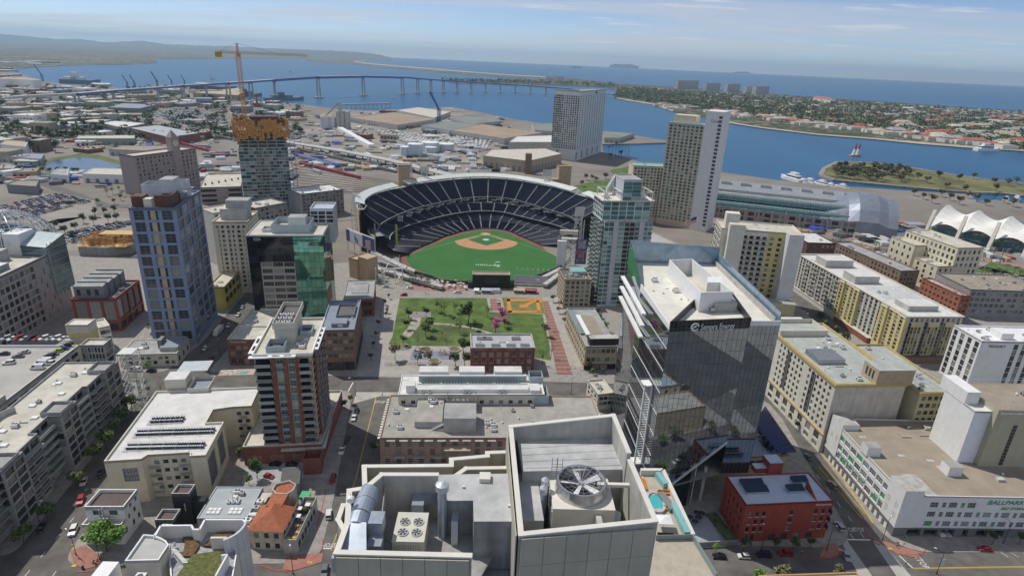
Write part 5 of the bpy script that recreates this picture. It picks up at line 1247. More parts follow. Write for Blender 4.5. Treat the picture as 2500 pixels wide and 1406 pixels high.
def lattice(mb,p,q,w,seg,r=.16):
 p,q=Vector(p),Vector(q);d=(q-p).normalized();a=d.orthogonal().normalized();c=d.cross(a);cs_=[(a+c)*w/2,(a-c)*w/2,(-a-c)*w/2,(-a+c)*w/2]
 for v in cs_:mb.tube(p+v,q+v,r,0,4)
 for k in range(seg):
  s0,s1=p+(q-p)*(k/seg),p+(q-p)*((k+1)/seg)
  for i in range(4):mb.tube(s0+cs_[i],s1+cs_[(i+1)%4],r*.6,0,3,caps=False);mb.tube(s0+cs_[i],s0+cs_[(i+1)%4],r*.6,0,3,caps=False)
off=Vector((base[0],base[1],base[2]-6));mtop=Vector((0,0,mz-base[2]+6));mb=MB();lattice(mb,(0,0,0),mtop,3.2,22,.22);mb.build('mast',mCrane,o)
tip=Vector(atd(750,132,d0+5))-off;tip.z=mtop.z+1;tail=Vector(atd(530,128,d0-3))-off;tail.z=mtop.z+1
mb=MB();lattice(mb,mtop+Vector((0,0,1)),tip,1.6,26,.13);mb.build('jib',mCrane,o);mb=MB();lattice(mb,mtop+Vector((0,0,1)),tail,1.6,8,.13);mb.build('counter_jib',mCrane,o)
mb=MB();pk=Vector((0,0,top[2]-off.z));lattice(mb,mtop,pk,1.4,5,.16);mb.build('peak',mCrane,o);mb=MB();mb.tube(pk,mtop+(tip-mtop)*.62,.1,0,4);mb.tube(pk,tail+Vector((2,0,1)),.1,0,4);mb.build('tie_bars',mDark,o)
mb=MB();mb.box(tail.x-1.5,tail.y-1.4,tail.z-4.5,tail.x+3.5,tail.y+1.4,tail.z+.2);mb.build('counterweight',M('crane yellow',(.5,.30,.04)),o);mb=MB();mb.box(.4,-2.6,mtop.z-2.4,2.6,-.6,mtop.z);mb.build('cab',mCrane,o)
p=atd(628,262,d0+10);q=atd(626,233,d0+10);mb=MB();mb.tube((0,0,0),(q[0]-p[0],q[1]-p[1],q[2]-p[2]),.9,0,5,.5);o=mb.build('concrete_boom',M('red boom',(.33,.02,.05),.5,.05,1));o.location=p;tag(o,'short red concrete boom sticking up from the unfinished tower','concrete pump')
h=HZ(590,492,588,452)
b=Bld('terrace_garage','beige parking structure with square openings left of the unfinished tower','parking garage',(488,458),(588,455),(560,424),h=h,wall=M('mauve stone',(.35,.29,.27)))
b.face('front',even(b.W,16,2.6,.5),floors(1,h-1,3,2.6),'open',depth=.5,skip=lambda i,j:5<i<11);b.face('right');b.face('left');b.face('back');b.roof(par=.8,m=mRoofC)
for k in range(8):
 mb=MB();mb.box(3+k*6,b.D*(.2+.07*k),h-.8,4.5+k*6,b.D*(.2+.07*k)+1.5,h+1.2);mb.build('roof_vent',mDark,b.root)
b.done()
for FL,FR,D,h,m,lab in(((735,474),(838,462),30,24,mGreyP,'grey condominium terrace with white roof right of the unfinished tower'),((520,520),(612,505),20,40,mCream2,'pale stepped apartment block behind the cream hotel'),((622,508),(700,494),22,38,mConcD,'unfinished concrete frame block behind the black office')):
 b=Bld('apartment_block',lab,'apartment building',FL,FR,h=h,D=D,wall=m);n=int(h/3.2);b.face('front',even(b.W,max(3,int(b.W/3.6)),2.2,.4),floors(1,h-1,n,1.8),'pane');b.face('right',even(D,6,2.2),floors(1,h-1,n,1.8),'pane');b.face('left');b.face('back');b.roof(m=mRoofW if m is mGreyP else mRoofC);b.clutter(3,3,b.W-5,D-4,h-.9,10,int(h));b.done()
# ----- low buildings at the bottom left
b=Bld('stucco_house','white stucco building with a dark sunken roof behind the bright green tree','house',(205,1236),(301,1236),(245,1193),h=12.5,wall=mWhite)
b.face('front',even(b.W,2,2.6,1),[(9.2,11.4)],'dark',z0=6);b.face('right',even(b.D,4,1.3,1),[(2.5,4.6),(6.4,8.2),(9.5,11.3)],'dark',skip=lambda i,j:(i+j)%2==0);b.face('left');b.face('back');b.roof(par=1.2,t=.35,m=M('brown roof',(.115,.085,.075),.9,.08,.4),cap=mWhite)
d=b.loc(197,1280,8)[1];
for p,q in(((0,d),(b.W,d)),((b.W,d),(b.W,0)),((0,0),(0,d))):
 L=math.hypot(q[0]-p[0],q[1]-p[1]);u=((q[0]-p[0])/L,(q[1]-p[1])/L);b.face((p,u,L),[(L*.45,L*.55)]if L<12 else[(2.8,4.2)],[(4.2,6.4)],'plain',z1=8)if p!=(b.W,d)else b.face(((b.W,d),(0,1),-d),[(1.5,2.8)],[(3,5)],'dark',z1=8)
mb=MB();pt=[(0,d),(b.W,d),(b.W,0),(0,0)];mb.poly([(x,y,7)for x,y in pt]);mb.ring(pt,.3,6.9,8,1);mb.build('terrace',[mConc,mWhite],b.root);b.block(b.W*.4,d*.6,7,b.W*.62,d*.25,9.2,mConc,name='stove_wall')
mb=MB();mb.cyl(b.W*.42,d*.4,9.2,12.4,.18,0,8);mb.cyl(b.W*.52,d*.4,9.2,13,.18,0,8);mb.build('flue',mMetal,b.root);b.done()
b=Bld('black_house','tall black clad house with a small sunken roof','house',(418,1204),(461,1204),(434,1181),h=13,wall=mDark);[b.face(s)for s in('front','right','left','back')];b.roof(par=1,t=.3,m=M('brown roof',(.115,.085,.075)),cap=mConc);b.block(b.W*.62,-.15,6,b.W*.68,-.01,9,mConc,name='vent_slot');b.block(b.W+.01,1,0,b.W+4,b.D-1,9,mDark,mGlass,name='glass_annex');b.done()
b=Bld('black_house','low black clad house with a tan sunken roof beside the stucco house','house',(377,1268),(423,1268),(395,1241),h=9,wall=mDark);[b.face(s)for s in('front','right','left','back')];b.roof(par=1,t=.35,m=M('brown roof',(.115,.085,.075)),cap=mConc);b.done()
h=8.;b=Bld('grey_hall','low hall with a flat blue grey roof and skylights next to the red roofed house','building',(480,1264),(603,1264),(505,1187),h=h,wall=mConcD);[b.face(s)for s in('front','right','left','back')]
b.roof(par=.3,t=.3,m=M('pale blue grey roof',(.35,.38,.40),.7,.06,.2),cap=mMetal)
for x,y,w,dd in((2,2,4.2,3),(b.W-7,2,4.2,3)):
 for i in range(3):
  for k in range(2):b.units((round(x+i*1.45,2),round(y+k*1.5,2),h-.3,1.3,1.3,.4,'sky'))
b.units(*[(round(b.W*.42+k*1.5,2),b.D*.45,h-.3,1.1,1.1,.9,'ac')for k in range(3)]);b.clutter(b.W*.4,b.D*.5,b.W*.8,b.D*.9,h-.3,6,17)
mb=MB();mb.tube((b.W*.5,b.D*.6,h),(b.W*.5,b.D*.6,h+3.4),.08,0,5);mb.tube((b.W*.4,b.D*.6,h+2.6),(b.W*.6,b.D*.6,h+2.6),.06,0,4);mb.build('aerial',mMetal,b.root);b.done()
A=Vector(G(616,1340));B_=Vector(G(716,1345));d=B_-A;yw=math.atan2(d.y,d.x);b=Bld('house','pale old house with a terracotta hipped roof and a yellow cushioned terrace','house',h=8.2,W=d.length*.78,D=15,yaw=yw,origin=A,wall=M('old plaster',(.52,.46,.39),.85,.12,.5,streak=.1))
W,D,h=b.W,b.D,8.2;b.face('front',even(W,3,1.5,.4),[(.8,2.9),(4.8,6.9)],'grid',depth=.25);b.face('right',even(D,4,1.3),[(.8,2.9),(4.8,6.9)],'grid');b.face('left');b.face('back')
mb=MB();e=.7;r1,r2=(W*.5,W*.5),(W*.5,D-W*.5)
c=[(-e,-e),(W+e,-e),(W+e,D*.72),(-e,D*.72)];R1,R2=(W*.48,W*.52,h+3.1),(W*.48,D*.72-2.2,h+3.1)
mb.poly([(*c[0],h),(*c[1],h),R1]);mb.poly([(*c[1],h),(*c[2],h),R2,R1]);mb.poly([(*c[2],h),(*c[3],h),R2]);mb.poly([(*c[3],h),(*c[0],h),R1,R2]);mb.poly([(*p,h-.01)for p in c[::-1]])
mb.box(W*.2,D*.55,h-.5,W*.7,D*1.0,h+2.2)
tr=M('terracotta roof',(.36,.115,.05),.8,.10,.8,streak=.1);mb.build('hipped_roof',tr,b.root)
for k in range(9):
 mb=MB();y=-e+(k+1)*(D*.72+e)/10
 mb.box(W+e-.35,y-.06,h-.12,W+e+.1,y+.06,h+.02);mb.build('rafter_end',mBrickB,b.root)
b.block(-3.6,2,0,-.01,D+3,h-1,mConc,mRoofC,name='side_wing');b.units((-3,3,h-1,2,1.6,1.4,'ac'),(-3,6,h-1,2.4,1.2,1,'pipe'),(-3,9,h-1,2,1.6,1.2,'grey'),(-3,12,h-1,2,1.6,1.2,'ac'))
mb=MB();oc=[(W*.1,D+1),(W*.3,D-1),(W*.65,D-1),(W*.8,D+1),(W*.8,D+4),(W*.5,D+6),(W*.1,D+4)];mb.prism(oc,0,h+1.6,0,1);mb.ring(oc,.35,h+1.6,h+2.4,0);mb.build('turret',[mConc,tr],b.root)
mb=MB();tp=[(W+.2,-1),(W+4.6,-1),(W+4.6,D+4),(W+.2,D+4)];mb.prism(tp,0,4.6,0,1);mb.ring(tp,.25,4.6,5.7,0);mb.build('terrace',[mConc,mRoofD],b.root)
for k in range(6):
 mb=MB();mb.box(W+4.63,.5+k*2.8,1,W+4.66,2.4+k*2.8,3.4);mb.build('terrace_opening',mDark,b.root)
for x,y in((W+1,0),(W+2.8,.2),(W+3,2.6),(W+1.8,5.5)):
 mb=MB();mb.box(x,y,4.6,x+1.1,y+.9,5.1);mb.build('cushion',M('yellow cushion',(.60,.33,.03),.8,.06,1),b.root)
for x,y in((W+2,8.5),(W+1.2,12),(W+3.3,14)):mb=MB();mb.tube((x,y,4.6),(x,y,6.6),.05,0,4);mb.box(x-.8,y-.8,6.6,x+.8,y+.8,6.75);mb.build('awning',mWhite,b.root)
b.done()
x,y=G(747,1222);mb=MB();mb.box(-1.4,-1.4,0,1.4,1.4,2.6);mb.prism([(-1.7,-1.7),(1.7,-1.7),(1.7,1.7),(-1.7,1.7)],2.6,2.8)
o=mb.build('kiosk',M('green booth',(.08,.38,.16),.5,.06,1));o.location=(x,y,.15);tag(o,'small bright green booth beside the terrace of the red roofed house','kiosk')
h=4.5;b=Bld('grey_shed','grey wedge roofed shed at the corner of the small car park','shed',(685,1185),(730,1180),h=5,D=8,wall=mGreyP);[b.face(s)for s in('front','right','left','back')];mb=MB();mb.prism([(-.2,-.2),(b.W+.2,-.2),(b.W+.2,b.D),(-.2,b.D)],5,[5.1,5.1,6.6,6.6]);mb.build('roof',mRoofD,b.root);b.done()
sheet('car_park',P((590,1182),(600,1140),(650,1130),(745,1128),(740,1170),(690,1178)),.17,M('car park concrete',(.34,.36,.36),.9,.08,.3))
h=30.;A=Vector(G(405,1420,h));b=Bld('curved_building','near building with a curved white edged roof, brown planters and a green roof','building',(300,1366),(408,1369),h=h,D=16,wall=mCream2)
W=b.W
def BL(px,py,z=30.):return b.loc(px,py,z)
def pw(name,pts,z0,z1,m,mt,par=.7,mp=None,t=.35):
 q=ccw([BL(*p,z1)for p in pts]);mb=MB();mb.prism(q,z0,z1-par,0,1);n=len(q)
 mb.ring(q,t,z1-par-.1,z1,2)
 for k in range(n):mb.poly([(*q[k],z1-par),(*q[(k+1)%n],z1-par),(*q[(k+1)%n],z1),(*q[k],z1)],2)
 return mb.build(name,[m,mt,mp or mWhite],b.root)
pw('curved_wing',[(304,1368),(387,1366),(412,1328),(405,1318),(392,1311),(375,1305),(350,1303)],0,h,mCream2,M('pale grey roof',(.42,.42,.40),.8,.06,.3))
pw('roof_deck',[(372,1308),(392,1283),(466,1283),(470,1292),(486,1292),(500,1267),(590,1267),(600,1274),(585,1300),(550,1318),(580,1340),(560,1460),(420,1460),(410,1330)],0,h-3.5,mCream2,M('gravel roof',(.33,.33,.34),.9,.2,.8))
def raise_(pts,z0,z1,m,name,mt=None):q=ccw([BL(*p,z1)for p in pts]);mb=MB();mb.prism(q,z0,z1,0,1);mb.build(name,[m,mt or m],b.root)
mPl=M('brown sedum',(.13,.075,.035),.95,.25,1.5);mSed=M('green roof sedum',(.11,.12,.035),.95,.3,1.2)
for pts in([(452,1298),(470,1298),(484,1305),(486,1332),(470,1356),(440,1356),(436,1347),(448,1345),(452,1320),(444,1318)],):raise_(pts,h-4.2,h-3.6,mPl,'planter')
raise_([(496,1330),(530,1298),(572,1296),(560,1310),(536,1334)],h-4.2,h-3.5,mPl,'planter');raise_([(430,1406),(470,1352),(535,1343),(548,1360),(520,1420),(430,1430)],h-4.2,h-3.4,mSed,'green_roof')
def wallrun(pts,z0,z1,t,m,name,zt=None):
 q=[Vector(BL(*p,z1))for p in pts];mb=MB()
 for i,(p,r_)in enumerate(zip(q,q[1:])):
  mb.prism(strip(p,r_,t),z0,z1 if zt is None else[zt[i],zt[i+1],zt[i+1],zt[i]])
 mb.build(name,m,b.root)
wallrun([(376,1310),(392,1282),(467,1281),(472,1291),(487,1291),(500,1267),(592,1267),(600,1274)],0,h,.5,mWhite,'parapet')
wallrun([(600,1272),(596,1282),(588,1292),(575,1303),(560,1311),(545,1317)],0,h+.4,.6,M('white curved wall',(.50,.52,.55),.5,.05,.4),'curved_wall')
wallrun([(514,1311),(553,1311)],h-4,h-.3,.6,mCream2,'planter_wall');wallrun([(526,1404),(555,1352),(540,1354)],h-6,h-.5,.4,mWhite,'parapet')
q0=[BL(*p,h)for p in((600,1274),(592,1290),(575,1303),(560,1312),(590,1400),(634,1400))]
mb=MB();qa=[BL(597,1285,h-1),BL(588,1296,h-1),BL(575,1306,h-1),BL(562,1313,h-1)]
for i in range(3):
 for k in range(7):z0=1+k*3.9;mb.poly([(qa[i][0]+.35,qa[i][1]-.35,z0),(qa[i+1][0]+.35,qa[i+1][1]-.35,z0),(qa[i+1][0]+.35,qa[i+1][1]-.35,z0+3.5),(qa[i][0]+.35,qa[i][1]-.35,z0+3.5)][::-1])
mb.build('dark_glazing',mMirrorK,b.root)
x,y=BL(392,1302,h-3.5);b.units((x,y,h-3.5,2.6,1.7,1.8,'ac'),(x+3.2,y+.6,h-3.5,2.4,1.2,1.0,'pipe'),(x+5.5,y-4.5,h-3.5,.8,.8,1.2,'hat'),(x+7,y-8.6,h-3.5,.8,.8,1.4,'hat'))
p0,p1=Vector(BL(416,1332,h-2)),Vector(BL(444,1370,h-3));mb=MB()
for k in range(11):c=p0+(p1-p0)*(k/10);mb.box(c.x,c.y-.12,h-3.3,c.x+1.5,c.y+.12,h-3.15)
mb.build('stair_treads',mWhite,b.root);x,y=BL(352,1392,h-1);b.units((x-2,y-2,h-4,2.4,2.4,2,'grey'));b.block(x-7,y-3,h-10,x-5,y-1.6,h-3,mRedP,name='red_awning');b.block(x-12,y-4,0,x-8,y+3,h-1.5,mWhite,name='white_rib');b.done()
# ----- centre: brick warehouse, white shed roofs, lofts
h=14;b=Bld('brick_warehouse','three storey red brick warehouse facing us from the park edge','warehouse',(1150,848),(1306,848),(1303,814),h=h,wall=mBrick)
cs=even(b.W,8,2.1,.6);b.face('front',cs,[(1.2,3.4),(5.2,7.6),(9.0,11.4)],'white',depth=.3);b.face('left',even(b.D,4,2.1),[(1.2,3.4),(5.2,7.6),(9.0,11.4)],'white');b.face('right',even(b.D,4,2.1),[(1.2,3.4),(5.2,7.6),(9.0,11.4)],'white');b.face('back');b.roof(par=.9,t=.4,m=M('pale lavender roof',(.40,.40,.42),.8,.08,.2),cap=mConc);b.band(h-.35,h-.05,.18,mConc)
for i,(a,_)in enumerate(cs):
 for z in(1.2,5.2,9.0):b.block(a-.15,-.12,z-.22,a+2.25,-.003,z-.02,mConc,name='sill')
for k,t in enumerate(('CAPITAL','REAL','ESTATE','VENTURES INC.')):text(t,1.15,M('sign lilac',(.50,.44,.52)),b.root,(b.W*(.07,.335,.565,.755)[k],-.09,h-1.75),0,depth=.04,name='sign_letters',width=b.W*(.14,.075,.115,.21)[k])
for x,y in((.1,.62),(.2,.62),(.66,.62),(.07,.12),(.32,.12),(.56,.12),(.78,.12)):
 for i in range(5):
  for k in range(2):b.units((round(b.W*x+i*.95,2),round(b.D*y+k*1.5,2),h-.9,.85,.85,.95,'grey'))
b.clutter(4,b.D*.35,b.W-5,b.D*.55,h-.9,6,3);b.done()
h=17;b=Bld('white_roof_hall','long hall with stepped bright white roofs and a trench of condensers','building',(972,963),(1330,962),(1325,915),h=h,wall=mCream2)
W,D=b.W,b.D
for s in('front','left','right','back'):b.face(s,even(b.side(s)[2],max(3,int(b.side(s)[2]/4)),1.8),floors(1,h-2,4,1.8),'plain')
b.roof(par=.4,m=mRoofW,t=.3,cap=mWhite);x0,y0=b.loc(1018,917,h+2);x1,y1=b.loc(1290,917,h+2)
tx0,tx1=W*.125,W*.89
b.block(tx0,D*.12,h-.4,tx1,D*.36,h+1.2,mWhite,mRoofW,name='roof_step');
for k in range(3):b.block(tx0+(tx1-tx0)*(.0,.37,.70)[k],D*.78,h-.4,tx0+(tx1-tx0)*(.27,.61,.96)[k],D+1.6,h+3.6,mWhite,mRoofW,name='roof_step')
b.block(tx0,D*.70,h-.4,tx1,D*.78-.01,h+2.4,mWhite,mRoofW,name='roof_step')
mTr=M('pale teal screen',(.36,.46,.45),.6,.06,.5);b.block(tx0,D*.365,h-.4,tx1,D*.39,h+1.5,mTr,name='trench_screen');b.block(tx0,D*.68,h-.4,tx1,D*.699,h+2.2,mTr,name='trench_screen')
nmb=MB();nmb.box(0,0,0,.95,.8,1.0,0);nmb.cyl(.47,.4,1.,1.06,.34,1,8);nme=nmb.mesh('condenser',[mGreyP,mDark]);
for r_,cnt in((0,30),(1,34)):
 for k in range(cnt):
  if(k*7+r_*3)%9==0:continue
  ob('condenser',nme,b.root,(tx0+1.5+k*(tx1-tx0-4)/cnt,D*(.46+.11*r_),h-.4))
b.block(W*.05,D*.12,h-.4,W*.11,D*.38,h+3.0,mWhite,mRoofW,name='stair_head');b.open_box(-.1,D*.75,h-3,W*.05,D,h-.2,mWhite,mRoofD);b.open_box(W*.91,D*.6,h-.4,W+.4,D*.95,h+2.6,M('pale blue screen',(.40,.47,.50)),mRoofD,name='roof_tank_room');b.block(W*.9,D*.05,h-.4,W*.97,D*.4,h+1.4,mWhite,mRoofW,name='stair_head');b.open_box(W*.93,-.2,h-5,W+1.8,D*.5,h-.6,M('pale blue screen',(.40,.47,.50)),mRoofB)
for k in(.15,.2,.44,.47,.68,.71):b.units((round(W*k,2),.6,h-.4,1.3,1.2,1.1,'grey'))
b.done()
h=12.6;b=Bld('banded_lofts','three storey banded brick lofts with a broad cluttered grey roof','apartment building',(927,1068),(1480,1068),(1470,966),h=h,wall=M('banded brick',(.27,.18,.14),.85,.1,.8))
W,D=b.W,b.D;zz3=[(.5,3.2),(4.6,7.4),(8.4,11.0)];n=10
b.face('front',even(W,20,1.9,.5),zz3,'grid',depth=.35,x1=W);b.face('left',even(D,9,1.6),zz3,'dark');b.face('right',even(D,9,1.6),zz3,'dark');b.face('back')
for z in[k*.9+.25 for k in range(13)]:
 if z<h-1:b.block(-.05,-.05,z,W+.05,-.004,z+.22,M('band stone',(.42,.31,.24),.85,.08,.6),name='stone_band')
for k in range(6):x=W*(.06+k*.085);(b.balcony('front',x,x+4.2,4.2,1.7,'bars')if k not in(3,)else None);b.balcony('front',x,x+4.2,.4,2.6,'solid',slab=.1)if k%2==0 else None
for k in range(9):b.block(W*.03+k*W*.055,-1.1,h-1.1,W*.03+k*W*.055+3.2,0,h-.85,mConc,name='sunshade')
b.roof(par=.5,m=M('gravel grey roof',(.335,.32,.285),.9,.10,.22),t=.35,cap=M('salmon coping',(.42,.25,.20),.8,.05,.5))
for k in range(16):b.block(-1.1,1+k*(D-2)/16,h-1.3,-.02,2.1+k*(D-2)/16,h-1.0,mWht,name='sunshade');b.block(W+.02,1+k*(D-2)/16,h-1.3,W+1.1,2.1+k*(D-2)/16,h-1.0,mWht,name='sunshade')
def RX(px,py,z):return b.loc(px,py,z)
xa,ya=RX(1012,1041,h);xb,yb=RX(1083,1000,h);b.block(xa,ya,h-.5,xb,yb+9,h+2.2,mConc,M('gravel grey roof',(.335,.32,.285)),name='roof_room')
xa,ya=RX(1083,1050,h);xb,yb=RX(1162,1020,h);b.block(xa,ya-.5,h-.5,xb,yb+2,h+5.8,mConc,mRoofG,name='stair_head');b.open_box(xa+.5,yb+6,h-.5,xb,yb+14,h+4.4,mConcD,mRoofC,name='plant_room')
b.units(*[(round(xa+3+k*2.2,2),yb+8,h+1.4,1.9,1.9,1.6,'grey')for k in range(3)])
mb=MB()
for k in range(10):mb.box(xa-5+k*.5,ya+.5,h-.5+k*.28,xa-4.5+k*.5,ya+1.7,h-.4+k*.28)
mb.tube((xa-5,ya+.5,h+.6),(xa,ya+.5,h+3.4),.05,0,4);mb.build('roof_stair',mMetal,b.root)
b.clutter(W*.02,2,W*.15,D-2,h-.5,9,41);b.clutter(W*.45,2,W*.85,D-3,h-.5,22,42);b.clutter(W*.17,D*.55,W*.27,D*.8,h+2.2,6,43)
xa,ya=RX(1085,1075,h);mb=MB();mb.box(xa,ya-1.2,h-4,xa+10,ya+5,h-3.8);mb.build('terrace',mTan,b.root);b.done()
# ----- the near rooftop with cooling plant
HP=113.;o=A=Vector(G(820,1345,HP));B_=Vector(G(1145,1352,HP));yw=math.atan2((B_-A).y,(B_-A).x)
b=Bld('plant_rooftop','near concrete penthouse roof with panelled parapet, ducts and cooling plant','building',h=HP,W=26,D=24,yaw=yw,origin=A,wall=M('panelled concrete',(.46,.425,.335),.75,.05,.25,streak=.06));mPan=b.wm
mInner=M('parapet concrete',(.45,.44,.40),.85,.10,.4,streak=.22);mDeck=M('membrane deck',(.42,.43,.425),.75,.11,.5);mDeckD=M('stained concrete deck',(.32,.32,.31),.9,.16,.5,streak=.0);mCap=M('pale coping',(.64,.62,.55),.6,.04,.6)
def K(px,py,z=HP):return b.loc(px,py,z)
def rim(pts,z0,z1,t=.36,closed=False,m=None,zs=None,name='parapet',inner=None):
 "run of parapet walls: panel face outside, concrete inside, coping on top"
 q=[Vector(p)for p in pts];mb=MB();zs=zs or[z1]*len(q)
 for i in range(len(q)-1):
  s=strip(q[i],q[i+1],t);d=(q[i+1]-q[i]).normalized()*t*.5;s=[tuple(Vector(s[0])-d),tuple(Vector(s[1])+d),tuple(Vector(s[2])+d),tuple(Vector(s[3])-d)]
  top=[zs[i],zs[i+1],zs[i+1],zs[i]]
  mb.prism(s,z0,[t_-.14 for t_ in top],0);so=inset(s,-.06);mb.prism(so,[t_-.14+.004*i for t_ in top],[t_+.004*i for t_ in top],1)
 return mb.build(name,[m or mInner,mCap],b.root)
def slab(pts,z,m,name='deck',dz=.3):mb=MB();mb.prism(ccw(pts),z-dz,z,0);return mb.build(name,m,b.root)
def panels(p,q,z0,z1,n,rows,name='facade_panel',zs1=None,m=None):
 "outer face laid in separate panels with open joints"
 p,q=Vector(p),Vector(q);d=q-p;L=d.length;u=d/L;nn=Vector((u.y,-u.x))*.10;hh=(z1-z0)/rows;cache={}
 for r_ in range(rows):
  for k in range(n):
   w=L/n;c=p+u*(k*w)+nn;mbp=cache.get(r_)
   if mbp is None:mb=MB();mb.box(.02,0,.02,w-.02,.09,hh-.02);mbp=cache[r_]=mb.mesh('facade_panel',m or mPan)
   ob(name,mbp,b.root,(c.x,c.y,z0+r_*hh),math.atan2(u.y,u.x))
LW=4.6
P0,P1=K(822,1346),K(1146,1354);P2=K(1270,1303);P3=K(1600,1268);PL=K(862,1190);PT=K(1248,1036);PTR=K(1498,1010)
zA=HP-LW
yb_=K(1065,1163)[1];b.mb.box(-.5,.02,0,P1[0]-.1,yb_,zA-.3,b.mi(mPan))
slab([P0,(P1[0],P1[1]),(P2[0]-.2,yb_),(.2,yb_)],zA,mDeckD)
rim([P1,P0,K(848,1275),K(853,1196),K(910,1187)],zA-.2,HP);panels((P0[0],P0[1]-.3),(P1[0],P1[1]-.3),HP-9.6,HP-.2,6,4)
P5=K(905,1186);rim([P5,K(932,1163),K(1065,1163)],zA-.2,HP+.3)
rim([K(890,1190,HP+.6),K(889,1137,HP-1),K(1102,1135,HP-1),K(1102,1120,HP-1),K(1190,1112,HP-1),K(1190,1104,HP-1),K(1245,1102,HP-1)],zA-6,HP-1.0,m=mPan);rim([K(1100,1160,HP-1),K(1138,1134,HP-1),K(1250,1132,HP-1)],zA-6,HP-1.4,m=mPan)
slab([K(890,1190,HP-1),K(889,1138,HP-1),K(1250,1104,HP-1),K(1250,1170,HP-1)],zA-1.5,mDeck);rim([K(848,1275),K(826,1275,HP-2),K(838,1240,HP-2),K(855,1240,HP-2)],zA-2,HP-1.6,.3,m=mPan)
z2=HP-.6;hs=[K(1067,1158,z2),K(1262,1155,z2),K(1272,1272,z2),K(1157,1272,z2),K(1155,1221,z2),K(1080,1222,z2)]
mb=MB();mb.prism(ccw(hs),zA-8,z2,0,1);mb.build('plant_house',[M('raw concrete',(.27,.285,.30),.85,.16,.5,streak=.35),mDeck],b.root)
mb=MB();q=[K(1147,1272,z2),K(1268,1272,z2)];mb.box(q[0][0],q[0][1]-2.6,0,q[1][0],q[0][1]-.02,HP-6.0);mb.build('core_wall',MATS['raw concrete'],b.root);slab([K(1147,1356,HP-6),K(1270,1345,HP-6),K(1270,1290,HP-6),K(1147,1290,HP-6)],HP-5.6,mDeck,dz=.4)
for px,py in((1170,1178),(1128,1192),(1252,1191),(1240,1238)):x,y=K(px,py,z2);mb=MB();w=1.05 if px==1170 else .25;mb.box(x,y,z2,x+w,y+w,z2+(.45 if w>1 else .2));mb.build('roof_hatch' if w>1 else 'roof_vent',mCap,b.root)
z3=HP+3.4;Q1,Q2,Q3,Q4=K(1272,1302,z3-1.6),K(1600,1268,z3-1.2),K(1498,1012,z3),K(1247,1040,z3-1.2)
b.mb.prism(ccw([(Q1[0],Q1[1]),(Q2[0],Q2[1]),(Q3[0],Q3[1]),(Q4[0],Q4[1])]),0,zA-1.4,b.mi(mPan))
rim([Q1,Q4,Q3,K(1534,1106,z3-.5)],zA-8,z3,.34,zs=[z3-1.6,z3-1.2,z3,z3-.3]);rim([K(1538,1128,z3-1),Q2,Q1],zA-8,z3,.34,zs=[z3-.8,z3-1.2,z3-1.6])
panels((Q1[0],Q1[1]-.3),(Q2[0],Q2[1]-.3),HP-9.6,HP+1.6,6,4);panels((Q4[0]-.32,Q4[1]),(Q1[0]-.32,Q1[1]),HP-5,HP+1.6,9,2)
zd=HP+.7;slab([K(1262,1066,zd),K(1490,1048,zd),K(1522,1145,zd),K(1276,1150,zd)],zd,mDeck,dz=8);[slab([K(1264+4*k,1078+16*k,zd),K(1495+6*k,1062+18*k,zd),K(1495+6*k,1063.4+18*k,zd),K(1264+4*k,1079.4+16*k,zd)],zd+.02,mDeckD,'membrane_seam',.03)for k in range(5)]
slab([K(1270,1150,zA),K(1530,1146,zA),K(1590,1280,zA),K(1275,1310,zA)],zA-1.2,mDeckD)
mb=MB();zb=z2;mb.prism(ccw([K(1265,1155,zb),K(1310,1155,zb),K(1328,1270,zb),K(1276,1270,zb)]),zA-3,zb);mb.build('low_plant_house',mDeck,b.root)
mb=MB();c0=K(1440,1150,zd),K(1452,1150,zd),K(1482,1275,zd),K(1468,1275,zd);mb.prism(ccw(list(c0)),zA-3,zd-1.3);mb.build('dividing_wall',mInner,b.root);mb=MB();mb.box(K(1460,1182,zd)[0],K(1460,1182,zd)[1],zd-.3,K(1536,1180,zd)[0],K(1460,1182,zd)[1]+.35,zd);mb.build('beam',mCap,b.root)
for px in(1346,1358):x,y=K(px,1158,zd);mb=MB();[mb.tube((x+dx,y,zd),(x+dx,y,zd+1.9),.04,0,4)for dx in(0,.5)];[mb.tube((x,y,zd+.3*k),(x+.5,y,zd+.3*k),.03,0,4)for k in range(5)];mb.build('ladder',mMetal,b.root)
x,y=K(1497,1372,HP-7);mb=MB()
for i in range(3):
 for k in range(3):mb.box(x+i*1.05,y-.5,HP-10+k*1.2,x+i*1.05+1.0,y-.42,HP-10+k*1.2+1.12)
mb.build('corner_window',mGlassB,b.root);b.done()
def plant(name,label,cat,px,py,z,yaw=0.):x,y=G(px,py,z);return empty(name,label,cat,(x,y,z),yw+yaw)
o=plant('cooling_tower','square cooling tower with one large five bladed fan in a steel ring','cooling tower',1413,1238,HP-2.2);o.scale=(1.22,1.22,1.1);mb=MB();mb.box(-2.3,-2.2,-3,2.3,2.2,1.9,0);mb.build('casing',mCap,o)
mb=MB();n=32
for k in range(n):
 t0,t1=2*math.pi*k/n,2*math.pi*(k+1)/n
 for r0,r1,z0,z1 in((2.0,1.86,1.9,2.9),(1.72,1.80,2.9,1.9)):mb.poly([(r0*math.cos(t0),r0*math.sin(t0),z0),(r0*math.cos(t1),r0*math.sin(t1),z0),(r1*math.cos(t1),r1*math.sin(t1),z1),(r1*math.cos(t0),r1*math.sin(t0),z1)])
 mb.poly([(1.86*math.cos(t0),1.86*math.sin(t0),2.9),(1.86*math.cos(t1),1.86*math.sin(t1),2.9),(1.72*math.cos(t1),1.72*math.sin(t1),2.9),(1.72*math.cos(t0),1.72*math.sin(t0),2.9)])
